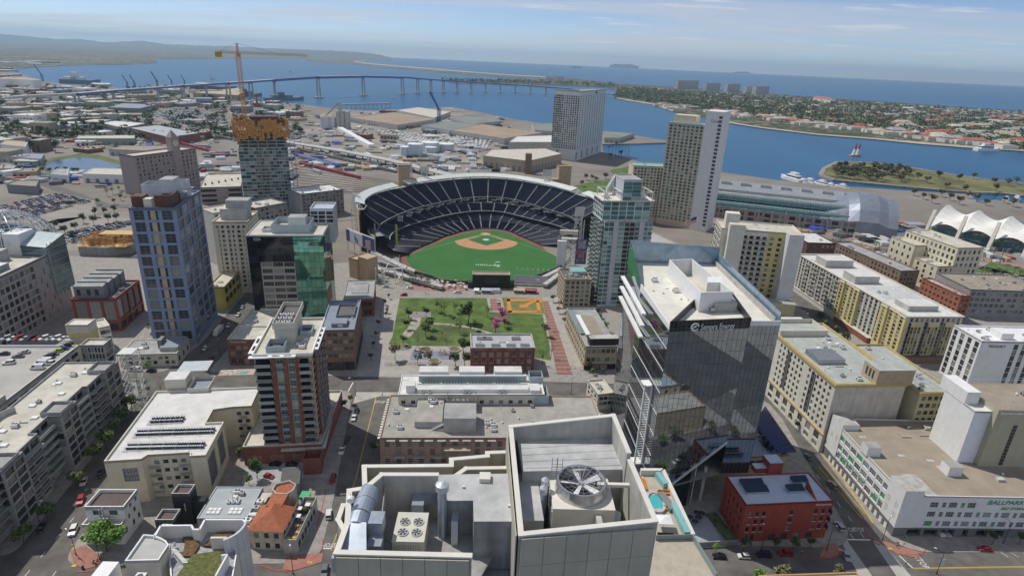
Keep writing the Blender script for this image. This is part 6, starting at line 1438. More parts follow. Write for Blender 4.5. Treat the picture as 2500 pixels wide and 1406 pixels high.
mb.build('fan_ring',M('bright steel',(.52,.53,.54),.25,.1,1,metal=.7),o);mb=MB();mb.cyl(0,0,1.91,1.95,1.74,0,24);mb.build('dark_throat',mDark,o)
for k in range(5):
 t=k*2*math.pi/5+.5;c_,s_=math.cos(t),math.sin(t);mb=MB()
 def R2(a,w,z):return(a*c_-w*s_,a*s_+w*c_,z)
 mb.poly([R2(.2,-.10,2.42),R2(1.68,-.24,2.44),R2(1.68,.24,2.62),R2(.2,.14,2.54)]);mb.poly([R2(.2,.14,2.50),R2(1.68,.24,2.58),R2(1.68,-.24,2.40),R2(.2,-.10,2.38)]);mb.build('blade',mWhite,o)
mb=MB();mb.cyl(0,0,1.95,2.68,.2,0,10)
for k in range(4):t=k*math.pi/4;mb.tube((1.75*math.cos(t),1.75*math.sin(t),2.1),(-1.75*math.cos(t),-1.75*math.sin(t),2.1),.035,0,4)
mb.build('hub',mMetal,o);mb=MB()
for k in range(20):t=2*math.pi*k/20;mb.tube((.2*math.cos(t),.2*math.sin(t),2.75),(1.85*math.cos(t),1.85*math.sin(t),2.86),.018,0,3,caps=False)
for r_ in(.6,1.0,1.4):
 for k in range(24):t,u=2*math.pi*k/24,2*math.pi*(k+1)/24;mb.tube((r_*math.cos(t),r_*math.sin(t),2.8),(r_*math.cos(u),r_*math.sin(u),2.8),.014,0,3,caps=False)
mb.build('guard',mMetal,o);mb=MB();[mb.box(-2.35,-2.0+k*.35,-2.6,-2.3,-1.8+k*.35,1.4)for k in range(11)];mb.build('louvres',mMetal,o)
o=plant('chiller','cream chiller unit with four round fans on top','chiller',1003,1285,HP-2.2);mb=MB();mb.box(-1.35,-1.75,-2.6,1.35,1.75,0,0);mb.box(-1.4,-1.8,-.12,1.4,1.8,0.02);mb.build('casing',M('cream metal',(.56,.54,.47),.5,.04,.6),o)
mb=MB();[mb.box(-1.37,-1.5+.2*k,-2.3,-1.352,-1.4+.2*k,-.4)for k in range(15)];[mb.box(-1.2+.2*k,-1.77,-2.3,-1.1+.2*k,-1.752,-.4)for k in range(12)];mb.build('coil_grille',mMetal,o)
for x in(-.6,.6):
 for y in(-.75,.55):
  mb=MB();mb.cyl(x,y,.02,.12,.5,0,16);mb.build('fan_rim',M('cream metal',(.56,.54,.47)),o);mb=MB();mb.cyl(x,y,.12,.13,.43,0,16)
  mb.build('fan_opening',mDark,o);mb=MB()
  for k in range(6):t=k*math.pi/3+x;mb.poly([(x+.06*math.cos(t),y+.06*math.sin(t),.14),(x+.42*math.cos(t),y+.42*math.sin(t),.15),(x+.42*math.cos(t+.55),y+.42*math.sin(t+.55),.15)])
  mb.build('fan_blade',mMetal,o)
mDuct=M('galvanised duct',(.40,.45,.52),.35,.07,.7,metal=.45,streak=.1)
o=plant('air_duct','large blue grey round duct flaring to a square hood at the left parapet','duct',890,1276,HP-1.0)
v=[Vector((-.25,3.4,.4)),Vector((-.3,1.9,.45)),Vector((-.42,.3,.4)),Vector((-.5,-.9,.2))]
for a_,c_ in zip(v,v[1:]):mb=MB();mb.tube(a_,c_,.95,0,20);mb.build('round_section',mDuct,o,smooth=False)
mb=MB();mb.tube(v[0]+Vector((0,-.05,0)),v[0]+Vector((.02,.75,-.25)),.95,0,20,.35);mb.build('elbow',mDuct,o);
for a_ in v[1:3]:mb=MB();mb.tube(a_+Vector((0,.06,0)),a_-Vector((0,.06,0)),1.0,0,20);mb.build('flange',mMetal,o)
mb=MB();top_=[(-1.35,-1.0,-.7),(.4,-1.0,-.7),(.4,-1.0,1.0),(-1.35,-1.0,1.0)];bot=[(-1.75,-3.7,-1.2),(.95,-3.7,-1.2),(.95,-3.7,.2),(-1.75,-3.7,.2)]
for k in range(4):mb.poly([top_[k],top_[(k+1)%4],bot[(k+1)%4],bot[k]][::-1])
mb.poly(top_);mb.build('hood',mDuct,o);mb=MB();mb.box(-1.75,-4.2,-1.3,.95,-3.72,.22);mb.build('hood_box',mDuct,o);mb=MB();mb.box(.5,-.9,-.6,1.7,.6,.8);mb.box(.6,-2.2,-1.6,1.8,-.9,-.4);mb.build('fan_box',mDuct,o)
for px,py,r_,z1,lab in((1080,1210,.42,1.2,'thick silver exhaust stack with a wide cap beside the chiller'),(1326,1205,.26,.6,'thin silver exhaust stack with a cap by the cooling tower'),(1330,1192,.26,.9,'second thin capped exhaust stack just behind the first by the cooling tower')):
 o=plant('exhaust_stack',lab,'exhaust stack',px,py,HP);mb=MB();mb.cyl(0,0,-5,z1-.5,r_,0,16);mb.build('pipe',mDuct,o);mb=MB();mb.cyl(0,0,z1-.5,z1+.1,r_*1.45,0,18);mb.cyl(0,0,z1+.1,z1+.35,r_*1.45,0,18,r2=r_*.4);mb.build('cap',mMetalL,o)
 if r_>.4:mb=MB();mb.tube((0,0,-5),(-.2,-.9,-5.9),r_,0,16);mb.build('foot',mDuct,o);mb=MB();mb.box(.9,-1.2,-5,1.5,.8,-1.8);mb.build('side_duct',mDuct,o)
o=plant('ductwork','grey rectangular duct elbow between the chiller and the plant house','duct',1020,1228,HP-2.2);mb=MB();mb.box(-.5,-.6,-2,.6,.4,.3);mb.build('riser',mDuct,o);mb=MB();mb.prism([(-.5,.41),(.6,.41),(2.4,1.3),(2.4,2.0),(-.5,1.5)],-.6,.45);mb.build('elbow',mDuct,o)
o=plant('radio_antenna','small white drum antennas fixed outside the left parapet','antenna',857,1232,HP);mb=MB();mb.tube((0,0,-1.6),(0,0,1.2),.05,0,5);mb.build('pole',mMetal,o)
for z in(-.9,.9):mb=MB();mb.tube((.1,-.1,z),(.1,-.45,z-.1),.34,0,14);mb.build('drum',mWhite,o)
o=plant('roof_fan','round grey exhaust fan in the right well of the plant roof','fan',1508,1262,HP-2.8);mb=MB();mb.tube((-.4,-.5,-.4),(-.1,.6,-.1),.55,0,16);mb.build('barrel',mDuct,o)
mb=MB();mb.tube((-.43,-.52,-.41),(-.45,-.6,-.43),.6,0,16);mb.build('flange',mMetal,o)
mb=MB();p,q=K(940,1195,HP),K(930,1340,HP-2);o=plant('service_rail','grey pipe handrail along the duct walkway','railing',940,1190,HP-1)
dx,dy=q[0]-p[0],q[1]-p[1]
for z in(0,-.5):mb.tube((0,0,z),(dx,dy,z),.035,0,5)
for k in range(8):mb.tube((dx*k/7,dy*k/7,-2.4),(dx*k/7,dy*k/7,0),.035,0,5)
mb.build('rails',mMetalL,o)
# ----- buildings right of the park
A_=G(1457,748);h=HZ(1457,748,1477,541)
b=Bld('teal_tower','teal glass condominium tower with white piers beside the ballpark','apartment tower',(1477,541),(1594,541),h=h,D=24,wall=M('pale lilac concrete',(.50,.50,.53),.7,.05,.3,streak=.06))
W,D=b.W,b.D;nf=19;fl=floors(1,h-.6,nf,h/nf-.55)
for x0,x1,n,st in((0,W*.19,2,'paneteal'),(W*.29,W*.42,1,'paneteal'),(W*.42,W*.64,2,'balc'),(W*.64,W*.73,1,'paneteal'),(W*.83,W,2,'paneteal')):b.face('front',even(x1-x0,n,(x1-x0)/n-.25),fl,st,depth=.25 if st!='balc' else .9,x0=x0,x1=x1,wall=mSteelW)
for x0,x1 in((W*.19,W*.29),(W*.73,W*.83)):b.face('front',x0=x0,x1=x1);b.block(x0,-.5,0,x1,-.01,h,name='pier')
b.face('left',even(D,5,D/5-.4),fl,'paneteal',depth=.3,wall=mSteelW);b.face('right',even(D,5,D/5-.4),fl,'paneteal',depth=.3,wall=mSteelW);b.face('back')
for c,d in fl:b.balcony('left',1,6,c-.4,2.2);b.balcony('left',10,16,c-.4,2.2);b.balcony('left',18,23,c-.4,2.2);b.balcony('front',W*.43,W*.53,c-.4,1.2,'bars');b.balcony('front',W*.54,W*.64,c-.4,1.2,'bars');b.balcony('right',3,9,c-.4,1.8)
b.roof(par=.6,m=mRoofC);h2=h+12.5;x0,x1=-1.0,W-1.5;f2=floors(h+.4,h2-.6,4,2.5)
for O,u,L in(((x0,3),(1,0),x1-x0),((x0,D),(0,-1),D-3),((x1,3),(0,1),D-3),((x1,D),(-1,0),x1-x0)):b.face((O,u,L),even(L,6,L/6-.6),f2,'paneteal',depth=.3,z0=h-.6,z1=h2,wall=mSteelW)
mb=MB();mb.box(x0-1.5,1.2,h2,x1+1.8,D,h2+.5);mb.build('roof_slab',mCream2,b.root);xc0,xc1=W*.33,W*.70
b.face(((xc0,2),(1,0),xc1-xc0),even(xc1-xc0,2,(xc1-xc0)/2-.2),floors(h2+.5,h2+12,5,2.1),'pane',depth=.1,z0=h2+.5,z1=h2+13,styles=lambda i,j:'paneteal');b.wallpoly([(xc0,2),(xc1,2),(xc1,D-3),(xc0,D-3)],h2+.5,h2+13,skip=(0,));b.roof([(xc0,2),(xc1,2),(xc1,D-3),(xc0,D-3)],top=h2+13.6,par=.7)
for xa,xb in((x0,W*.3),(W*.72,x1)):
 mb=MB()
 for q in((xa,2),(xb,2),(xa,D-6),(xb,D-6)):mb.box(q[0]-.25,q[1]-.25,h2+.5,q[0]+.25,q[1]+.25,h2+5.4)
 mb.box(xa-.3,1.7,h2+5.4,xb+.3,2.3,h2+5.9);mb.box(xa-.3,D-6.3,h2+5.4,xb+.3,D-5.7,h2+5.9);mb.box(xa-.3,2.31,h2+5.4,xa+.3,D-6.31,h2+5.9);mb.box(xb-.3,2.31,h2+5.4,xb+.3,D-6.31,h2+5.9);mb.build('roof_frame',mSteelW,b.root);b.units((xa+2,7,h2+.5,3,3,2.6,'ac'))
for k in range(7):b.block(xc0-5+k*.7,D-6,h2+.5+k*1.4,xc0-4.5+k*.7,D-3,h2+5+k*1.3,mSteelW,name='fin')
b.done()
h=HZ(1376,752,1379,682);b=Bld('hotel_annex','six storey beige block with green windows and a plant filled roof','hotel',(1379,682),(1445,682),(1364.5,655),h=h,wall=mTan)
b.face('front',even(b.W,5,2.2,.6),floors(.8,h-1,6,2),'green');b.face('left',even(b.D,9,1.5),floors(.8,h-1,6,2),'green');b.face('right');b.face('back');b.roof(par=1,m=mRoofD);b.block(b.W*.4,b.D*.5,h-1,b.W-1,b.D-1,h+1.4,mConc,mTeal,name='teal_canopy');b.clutter(1,1,b.W-2,b.D*.5,h-1,16,77);b.done()
h=HZ(1424,903,1430,845);b=Bld('terrace_block','low tan block with a white L shaped roof and planted terrace','building',(1430,845),(1508,844),(1380,752),h=h,wall=mTan);W,D=b.W,b.D
b.face('front',even(W,6,2.1,.8),floors(3.6,h-.6,2,2.4),'green',z0=3.4);b.face('front',even(W,4,4),[(.4,3)],'pane',z1=3.4,wall=mDark);b.face('left',even(D,13,2.1),floors(.6,h-.6,3,2.2),'green');b.face('right');b.face('back');b.roof(par=.8,m=mRoofG,cap=mConc)
b.block(2.5,2,h-.8,W+1,7,h+3.2,mDark,mConc,name='penthouse');b.block(3,7,h-.8,11,D*.62,h+3.4,mTan,mRoofT,name='penthouse');b.block(1.2,D*.12,h+3.4,3.6,D*.63,h+3.8,mWhite,name='roof_edge');mb=MB();mb.box(-.2,D*.3,h-.2,3.4,D*.95,h+.1);mb.build('glass_canopy',mRail,b.root);b.done()
h=74;b=Bld('mirror_tower','mirror glass headquarters with a slanted lower edge and white roof','office tower',(1637,790),(1907,783),h=h,D=52,wall=mSteelW)
PP=[b.loc(px,py,z)for px,py,z in((1636,792,h),(1833,783,h),(1907,783,h),(1752,637,h),(1534,632,h),(1565,697,h))]
W=b.W;cutz=[7,9,13,22,33,33]
def wal(p,q,z0,za,zb,t,m,name):mb=MB();s=strip(p,q,t);mb.prism(s,z0,[za,zb,zb,za]);mb.build(name,m,b.root)
def fpanel(p,q,n,rows,z0,z1,style,name='glass_panel',wall=None,zbot=None):
 L=math.hypot(q[0]-p[0],q[1]-p[1]);u=((q[0]-p[0])/L,(q[1]-p[1])/L)
 b.face((p,u,L),even(L,n,L/n-.05),floors(z0+.02,z1-.02,rows,(z1-z0)/rows-.06),style,depth=.05,z0=z0,z1=z1,name=name,wall=wall or mFrameD)
n1=8;L1=PP[1][0]-PP[0][0]
for k in range(n1):
 x0,x1=PP[0][0]+L1*k/n1,PP[0][0]+L1*(k+1)/n1;zb=10+16*max(0,(k-1))/(n1-2)if k>0 else 4
 r_=max(3,int((h-2-zb)/4));fpanel((x0,PP[0][1]+(PP[1][1]-PP[0][1])*k/n1),(x1,PP[0][1]+(PP[1][1]-PP[0][1])*(k+1)/n1),2,r_,zb,h-2.6,'mirror')
mb=MB();e0,e1=(PP[0][0],PP[0][1]-.3),(PP[1][0],PP[1][1]-.3);mb.prism(strip(e0,e1,.5),[3,27,27,3],[4,28,28,4]);mb.build('slanted_edge',mMetalL,b.root)
fpanel(PP[0],PP[1],20,1,h-2.6,h+1.2,'mull');fpanel(PP[1],PP[2],7,14,14,h-.4,'mirror');fpanel(PP[2],PP[3],14,14,14,h,'mirror')
[wal((PP[5][0]-.06,PP[5][1]),(PP[0][0]-.06,PP[0][1]),8+k*8.2,8.22+k*8.2,8.22+k*8.2,.12,mFrameW,'floor_line')for k in range(8)];fpanel(PP[5],PP[0],24,16,4,h-.4,'mirror');fpanel(PP[4],PP[5],16,16,4,h,'mirror')
b.face((PP[3],((PP[4][0]-PP[3][0])/math.dist(PP[3],PP[4]),(PP[4][1]-PP[3][1])/math.dist(PP[3],PP[4])),math.dist(PP[3],PP[4])),wall=mFrameD)
lob=[(PP[0][0]+4,PP[0][1]+4),(W*.42,PP[0][1]+2.5),(W*.44,PP[0][1]+14),(PP[0][0]+4,14)];mb=MB();mb.prism(ccw(lob),0,16);mb.build('lobby_core',mFrameD,b.root)
for k in range(9):mb=MB();x=PP[0][0]+4+k*1.9;mb.box(x,PP[0][1]+1.6+.1*k,0,x+.16,PP[0][1]+2.0+.1*k,18);mb.build('lobby_mullion',mFrameW,b.root)
mb=MB();mb.poly([(PP[0][0]+2,PP[0][1]+1.2,.2),(W*.44,PP[0][1]+1.6,.2),(W*.44,PP[0][1]+1.6,21),(PP[0][0]+2,PP[0][1]+1.2,9)]);mb.build('lobby_glass',mMirrorK,b.root)
for x in(W*.62,W*.92):mb=MB();mb.cyl(x,PP[1][1]+3,0,15,.6,0,10);mb.build('column',mConc,b.root)
mb=MB();mb.poly([(*PP[1],13.9),(*PP[2],13.9),(*PP[3],13.9),(*PP[4],8),(*PP[0],8)][::-1]);mb.build('soffit',mConcD,b.root)
mb=MB();mb.poly([(*p,h-1.6)for p in PP]);mb.build('roof',M('bright cream roof',(.66,.64,.57),.8,.06,.2),b.root)
mSheet=M('screen glass',(.24,.33,.42),.15,.12,.3,metal=.3)
wal(PP[4],PP[3],h-2,h+8,h+6,.3,mSheet,'glass_screen');wal(PP[4],PP[5],h-2,h+8,h+.6,.3,mMirrorG,'glass_screen');wal(PP[5],PP[0],h-2,h+.6,h-.2,.4,mWhite,'parapet');i2=inset(PP,.3);wal(i2[2],i2[3],h-2,h+2.6,h+3.4,.3,mSheet,'glass_screen');i3=inset(PP,1.4);wal(i3[2],i3[3],h-2,h+.5,h+.5,.3,mConc,'parapet');wal(PP[1],PP[2],h-1.7,h,h,.3,mWhite,'parapet')
x,y=b.loc(1720,720,h);xa,ya=b.loc(1632,650,h+6)
mb=MB();q=[b.loc(*p,h+5.5)for p in((1634,634),(1690,632),(1790,712),(1712,714))];mb.ring(ccw(q),.35,h-1.6,h+5.5,0);mb.poly([(*p,h-.8)for p in ccw(q)],1);mb.build('plant_screen',[mWhite,mRoofC],b.root)
q=[b.loc(*p,h+5.0)for p in((1727,692),(1762,692),(1762,678),(1727,678))];mb=MB();mb.prism(ccw(q),h-1.6,h+5.4);mb.build('stair_head',mWhite,b.root)
q=[b.loc(*p,h+1.5)for p in((1745,742),(1800,742),(1788,726),(1742,726))];mb=MB();mb.prism(ccw(q),h-1.6,h+1.8);c=[sum(v[i]for v in q)/4 for i in(0,1)];mb.cyl(c[0],c[1],h+1.8,h+2.2,1.6,1,14);mb.cyl(c[0],c[1],h+2.2,h+2.4,1.3,1,12);mb.build('cooling_unit',[mConc,mDark],b.root)
wal(PP[0],b.loc(1712,722,h),h-2,h+.8,h+1.2,.3,mFrameD,'parapet');wal(b.loc(1787,722,h),PP[1],h-2,h+1.2,h+.8,.3,mFrameD,'parapet');b.clutter(6,20,W*.5,46,h-1.6,10,5);b.clutter(W*.45,10,W*.62,30,h-.8,8,6)
for k,(z,o0)in enumerate(((h-7,.6),(h-11.5,.9),(h-16,.6))):p,q=Vector(PP[4])*.35+Vector(PP[0])*.65,Vector(PP[4])*.95+Vector(PP[0])*.05;wal((p.x-2.4,p.y),(q.x-2.4,q.y),z,z+.7,z+.7,1.6,mWhite,'sunshade')
p=Vector(PP[0])*.8+Vector(PP[5])*.2;mb=MB()
for z in(16,48):mb.box(p.x-3.2,p.y,z-.4,p.x-.1,p.y+4,z)
mb.box(p.x-3.2,p.y,16,p.x-2.7,p.y+.5,48);mb.box(p.x-.6,p.y,16,p.x-.1,p.y+.5,48)
for k in range(32):mb.box(p.x-3.1,p.y+.1,16.4+k,p.x-.7,p.y+.3,16.55+k)
mb.build('ladder_fin',mWhite,b.root);fx=L1
text('Sempra Energy',3.0,mWhite,b.root,(PP[0][0]+L1*.37,PP[0][1]-.1,h-2.2),math.atan2(PP[1][1]-PP[0][1],L1),depth=.06,name='sign_letters',width=L1*.42)
mb=MB()
for k in range(16):
 t0,t1=k*.36,(k+1)*.36;r0,r1=1.5,1.5-.5*abs(math.sin(k*.22));mb.poly([(r0*math.cos(t0),-.12,r0*math.sin(t0)),(r0*math.cos(t1),-.12,r0*math.sin(t1)),(r1*math.cos(t1)*.75,-.12,r1*math.sin(t1)*.75),(r1*math.cos(t0)*.75,-.12,r1*math.sin(t0)*.75)])
mb.poly([(-.9,-.13,-.5),(.2,-.13,-.3),(1.0,-.13,.8),(-.1,-.13,.3)]);mb.build('logo',mWhite,b.root,(PP[0][0]+L1*.30,PP[0][1]-.05,h-1.0));b.done()
b=Bld('solar_garage','low beige garage with a long blue solar canopy below the mirror tower','parking garage',(1700,1122),(1925,1108),(1835,985),h=9,wall=mTan);[b.face(s)for s in('front','right','left','back')];b.roof(par=.8,m=M('pale blue deck',(.33,.36,.42),.8,.05,.2));q=[b.loc(*p,12)for p in((1945,1102),(1900,1104),(1842,1030),(1840,985),(1868,990))]
mb=MB();
for k in range(12):
 f0,f1=k/12,(k+.96)/12;p0,p1,p2,p3=Vector(q[1]),Vector(q[2]),Vector(q[0]),Vector(q[4])
 mb=MB();a0,a1,c0,c1=p0+(p1-p0)*f0,p0+(p1-p0)*f1,p2+(p3-p2)*f0,p2+(p3-p2)*f1;mb.prism(ccw([tuple(a0),tuple(c0),tuple(c1),tuple(a1)]),11.8,12);mb.build('solar_panel',mSolar,b.root)
for k in range(6):p=Vector(q[1])*(1-k/6)+Vector(q[2])*(k/6);b.block(p.x+.4,p.y,8,p.x+.7,p.y+.3,11.8,mMetal,name='post')
for k in range(4):b.block(b.W*.5+k*3,-.1,5,b.W*.5+2.4+k*3,-.02,7,mFrameD,name='opening');
SOL=b;b.done()
x,y=G(1690,605);z=zat((x,y),1707,528);o=empty('flag','american flag flying from a tall pole near the white garage','flag',(x,y,0));mb=MB();mb.tube((0,0,0),(0,0,z),.25,0,6,.12);mb.build('pole',mSteelW,o);mb=MB();n=13
def FP(u,v):return(-9.5*u,1.2*math.sin(u*7),z-.5-5*v-4.2*u)
for k in range(n):
 for i in range(6):
  if k<7 and i<3:mb.poly([FP(i/6,k/n),FP((i+1)/6,k/n),FP((i+1)/6,(k+1)/n),FP(i/6,(k+1)/n)],2)
  else:mb.poly([FP(i/6,k/n),FP((i+1)/6,k/n),FP((i+1)/6,(k+1)/n),FP(i/6,(k+1)/n)],k%2)
mb.build('cloth',[M('flag red',(.42,.03,.04),.7,.03,1),mWhite,M('flag blue',(.03,.04,.18),.7,.03,1)],o)
def simple(name,lab,cat,FL,FR,back,h,wall,nf,wf,wr,side='left',style='dark',m=mRoofC,ww=1.9,hh=1.9,D=None,z0=2.5,par=.9,cl=8,cap=None,grp=None,other=True):
 b=Bld(name,lab,cat,FL,FR,back,h=h,wall=wall,D=D,group=grp);f=floors(z0,h-par-.4,nf,hh)
 (b.face('front',even(b.W,wf,ww,.8)if wf else(),f if wf else(),style,depth=.3)if wf is not None else 0);(b.face(side,even(b.D,wr,ww,.8)if wr else(),f if wr else(),style,depth=.3)if wr is not None else 0)
 o='right' if side=='left' else 'left';b.face(o,even(b.D,wr,ww,.8)if wr and other else(),f if wr and other else(),'pane');b.face('back');b.roof(par=par,m=m,cap=cap)
 if cl:b.clutter(2,2,b.W-4,b.D-3,h-par,cl,int(h*7+b.W))
 return b
h=HZ(1957,772,1975,572);mHot=M('cream stucco',(.68,.65,.55),.8,.04,.3,streak=.05)
b=simple('cream_tower_hotel','cream stucco hotel of stepped slabs with balconies in its recess','hotel',(1762,556),(1960,572),(1717,532),h,mHot,13,None,8,ww=2.2);W,D=b.W,b.D;fl=floors(10,h-3,12,2)
b.face('front',even(W*.32,4,2.4),fl,'balc',depth=.6,x0=W*.27,x1=W*.59);b.face('front',even(W*.20,2,2.2),fl,'dark',x0=W*.59,x1=W*.79,wall=mYellow);b.face('front',x1=W*.27);b.face('front',x0=W*.79)
for c,d in fl:
 for k in range(4):b.balcony(((W*.27,-.02),(1,0),W*.32),.6+k*W*.08,.4+W*.07+k*W*.08,c-.5,1.3,'bars')
for c,d in floors(2.5,h-1.3,13,1.9):
 for k in range(4):b.balcony('left',2+k*D/4,4.6+k*D/4,c-.4,1.2,'bars')
b.block(W*.08,-6,0,W*.27,-.03,h+4,mHot,mRoofC,name='blank_slab');b.block(W*.80,-8,0,W*.98,-.03,h+1,M('white render',(.62,.62,.60),.8,.04,.3),mRoofC,name='blank_slab');b.block(W*.05,3,h-1,W*.22,10,h+9,mHot,name='lift_tower');b.block(W*.15,-16,0,W,-8.01,13,M('pale yellow podium',(.50,.46,.27),.8,.05,.3),mRoofG,name='podium');b.done()
simple('brick_block','dark red brown block right behind the stepped cream hotel','apartment building',(1972,592),(2042,594),(1965,566),30,M('dark brick',(.13,.065,.05),.85,.1,.6),8,6,6,style='plain',m=mRoofW).done()
h=HZ(2188,882,2219,772);b=simple('yellow_flats','long cream and yellow apartment block with bays along the diagonal street','apartment building',(2219,772),(2353,772),(1993,620),h,M('pale grey stucco',(.55,.52,.45),.8,.04,.3,streak=.06),10,10,None,m=mRoofW,style='plain',ww=1.8,hh=2.1,other=False,cl=0,z0=4);W,D=b.W,b.D;L=D
fl=floors(4,h-1,10,2.0)
for i,(y0,y1,out,m)in enumerate(((0,.05,1.4,mYellow),(.05,.13,.6,mYellow),(.13,.18,1.6,mYellow),(.18,.36,-.0,None),(.36,.41,1.4,mYellow),(.41,.49,.5,mYellow),(.49,.53,1.6,mYellow),(.53,1,0,None))):
 O=(-out,L*y1)if out else(0,L*y1);w=L*(y1-y0);n=max(1,int(w/3.4));b.face((O,(0,-1),w),even(w,n,min(2.1,w/n-.9)),fl,'plain' if m else 'dark',depth=.3,wall=m)
 if out:b.face((((0,L*y1)),(-1,0),out),wall=m);b.face((((-out,L*y0)),(1,0),out),wall=m);mb=MB();mb.box(-out-.3,L*y0-.2,h-1.6,0,L*y1+.2,h-.9);mb.build('bay_cornice',mCream2,b.root)
for k in range(5):
 y=L*(.60+k*.075)
 for j in range(7):b.balcony('left',L-y,L-y+5,5.5+j*3.1,1.0,'bars')
b.band(h-.5,h,.5,mCream2);b.band(3.2,3.8,.4,mCream2);b.block(-2.5,L*.2,0,-.01,L*.5,3.6,mBrick,mRoofC,name='shopfront')
b.block(W*.2,L*.08,h-.8,W*.75,L*.18,h+2.2,mConc,mRoofW,name='lift_room');b.block(W*.1,L*.47,h-.8,W*.6,L*.58,h+4,mConc,mRoofW,name='lift_room');b.block(W*.1,L*.75,h-.8,W*.7,L*.86,h+4.2,mConc,mRoofW,name='lift_room');mb=MB()
for k in range(14):mb.tube((W*.05,L*.2+k*1.6,h+1.2),(W*.9,L*.2+k*1.6,h+1.2),.09,0,4)
mb.build('pipe_rack',mMetalL,b.root);b.clutter(2,L*.6,W-3,L*.95,h-.8,14,3);b.clutter(W*.2,L*.2,W-4,L*.42,h-.8,10,4);b.block(-1.5,-3.6,0,W+.5,-.01,4.2,mBrickB,mRoofD,name='shop_base')
for k in range(3):b.face(((W*(.06+.31*k),-1.2),(1,0),W*.2),even(W*.2,3,1.7),floors(5,h-6,8,2),'plain',wall=mYellow,z0=4.3,z1=h-4);b.block(W*(.06+.31*k),-1.19,h-4.01,W*(.26+.31*k),0,h-3.6,mCream2,name='bay_top')
b.done()
h=HZ(2366,955,2398,832);b=simple('white_hotel','white hotel with vertical strips of dark windows and PENDRY on its wall','hotel',(2398,832),(2600,836),(2323,793),h,mWhite,7,None,None,other=False,m=M('bright roof',(.74,.74,.73),.7,.04,.2),cl=18);f=floors(1,h-1.6,8,3)
b.face('left',even(b.D,4,2.6),f,'dark',depth=.3);b.face('front',even(b.W*.62,6,2.4),f,'dark',depth=.3,x0=b.W*.38);b.face('front',x1=b.W*.38);text('PENDRY',2.0,mDark,b.root,(b.W*.10,-.08,h-3.6),0,depth=.05,name='sign_letters',width=b.W*.2);b.block(b.W*.3,b.D*.2,h-.9,b.W*.45,b.D*.6,h+2.4,mWhite,name='lift_room');b.done()
h=33;b=Bld('corner_hotel','cream hotel with gold cornices and a large blank side wall','hotel',(2042,937),(2214,935),(1893,788),h=h,wall=mCream2);W,D=b.W,b.D;mGold=M('gold cornice',(.50,.38,.15),.7,.05,.5)
b.face('front',wall=M('weathered blank wall',(.60,.56,.48),.9,.07,.25,streak=.15));f=floors(9.5,h-2,7,1.9);b.face('left',even(D,19,1.5,1.5),f,'dark',depth=.4,z0=9,skip=lambda i,j:i in(4,12));b.face('left',even(D,9,3.6,1),[(1,3.2),(4.4,7.8)],'wide',depth=.4,z1=9);b.face('right');b.face('back')
for yy in(.22,.55,.80):
 for k in range(3):b.block(-.12,D*yy+k*1.1,11,-.01,D*yy+k*1.1+.7,h-3,mFrameD,name='window_strip')
b.roof(par=.8,m=M('pale green grey roof',(.38,.40,.37),.85,.08,.2),cap=mGold,t=.6);b.band(h-1.3,h-.2,.5,mGold);b.band(8.6,9.2,.4,mGold);b.block(W*.55,-.3,h-.8,W+2,9,h+6,mTan,M('pale green grey roof',(.38,.40,.37)),name='lift_tower')
for k in range(3):b.block(W*.55-.06,2+k*2,h+1,W*.55,3+k*2,h+4.6,mFrameD,name='louvre')
b.open_box(.5,D-14,h-.8,W*.8,D,h+2.2,mCream2,M('pale green grey roof',(.38,.40,.37)),name='rear_parapet');mb=MB()
for k in range(12):mb.box(3,D*.3+k*.9,h-.8,W*.5,D*.3+k*.9+.5,h+1.6)
mb.build('louvred_plant',mMetal,b.root);b.clutter(2,3,W*.5,D*.28,h-.8,12,51);b.clutter(2,D*.5,W-4,D-16,h-.8,16,52);b.block(W*.1,D,0,W*.9,D+14,h-3,mCream2,mRoofW,name='rear_wing');b.done()
b2=simple('hotel_wing','cream rear wing of square windows between the blank wall and the white corner tower','hotel',(2248,957),(2334,956),None,31,M('yellow cream render',(.56,.50,.33),.8,.04,.3,streak=.06),8,5,0,D=44,ww=1.9,m=M('pale green grey roof',(.38,.40,.37)),cl=16,cap=mGold);b2.band(29.9,30.8,.4,mGold);mb=MB()
for k in range(5):mb.tube((2+k*3,5,32),(2+k*3,22,32),.1,0,4);mb.tube((2,5+k*4,32),(16,5+k*4,32),.1,0,4)
mb.build('pipe_rack',mMetalL,b2.root);b2.done()
zS=16;c0=G(2341,1137,zS);h=zat(c0,2381,1003);b=Bld('courtyard_tower','windowless white corner tower joined to a tall beige slab behind the storage roof','hotel',(2381,1003),(2423,1004),(2335,950),h=h,wall=mWhite);W,D=b.W,b.D
b.face('front',wall=M('white metal cladding',(.76,.78,.84),.6,.03,.4));b.face('left');b.face('right');b.face('back');b.roof(par=.6,m=mRoofW);b.block(W+.01,-2.2,0,W+34,D+2,h+2,M('beige slab',(.44,.41,.30),.8,.04,.3,streak=.06),mRoofT,name='beige_slab')
for k in range(12):b.block(W+7.5,-2.32,18+k*(h-22)/12,W+9,-2.21,18+(k+.86)*(h-22)/12,mFrameD,name='window_strip')
b.block(W+18,-2.3,17,W+19.4,-2.21,h-3,M('blue glass strip',(.30,.42,.52),.2,.05,.5),name='glass_strip');mb=MB()
for y in(-2,D+1.8):
 mb.tube((W,y,h+3.6),(W+34,y,h+3.6),.08,0,4)
 for k in range(18):mb.tube((W+k*2,y,h+2),(W+k*2,y,h+3.6),.06,0,4)
for k in range(10):mb.tube((W+1+k*3.2,-3.4,h+1.2),(W+1+k*3.2,-2.2,h+1.2),.07,0,4)
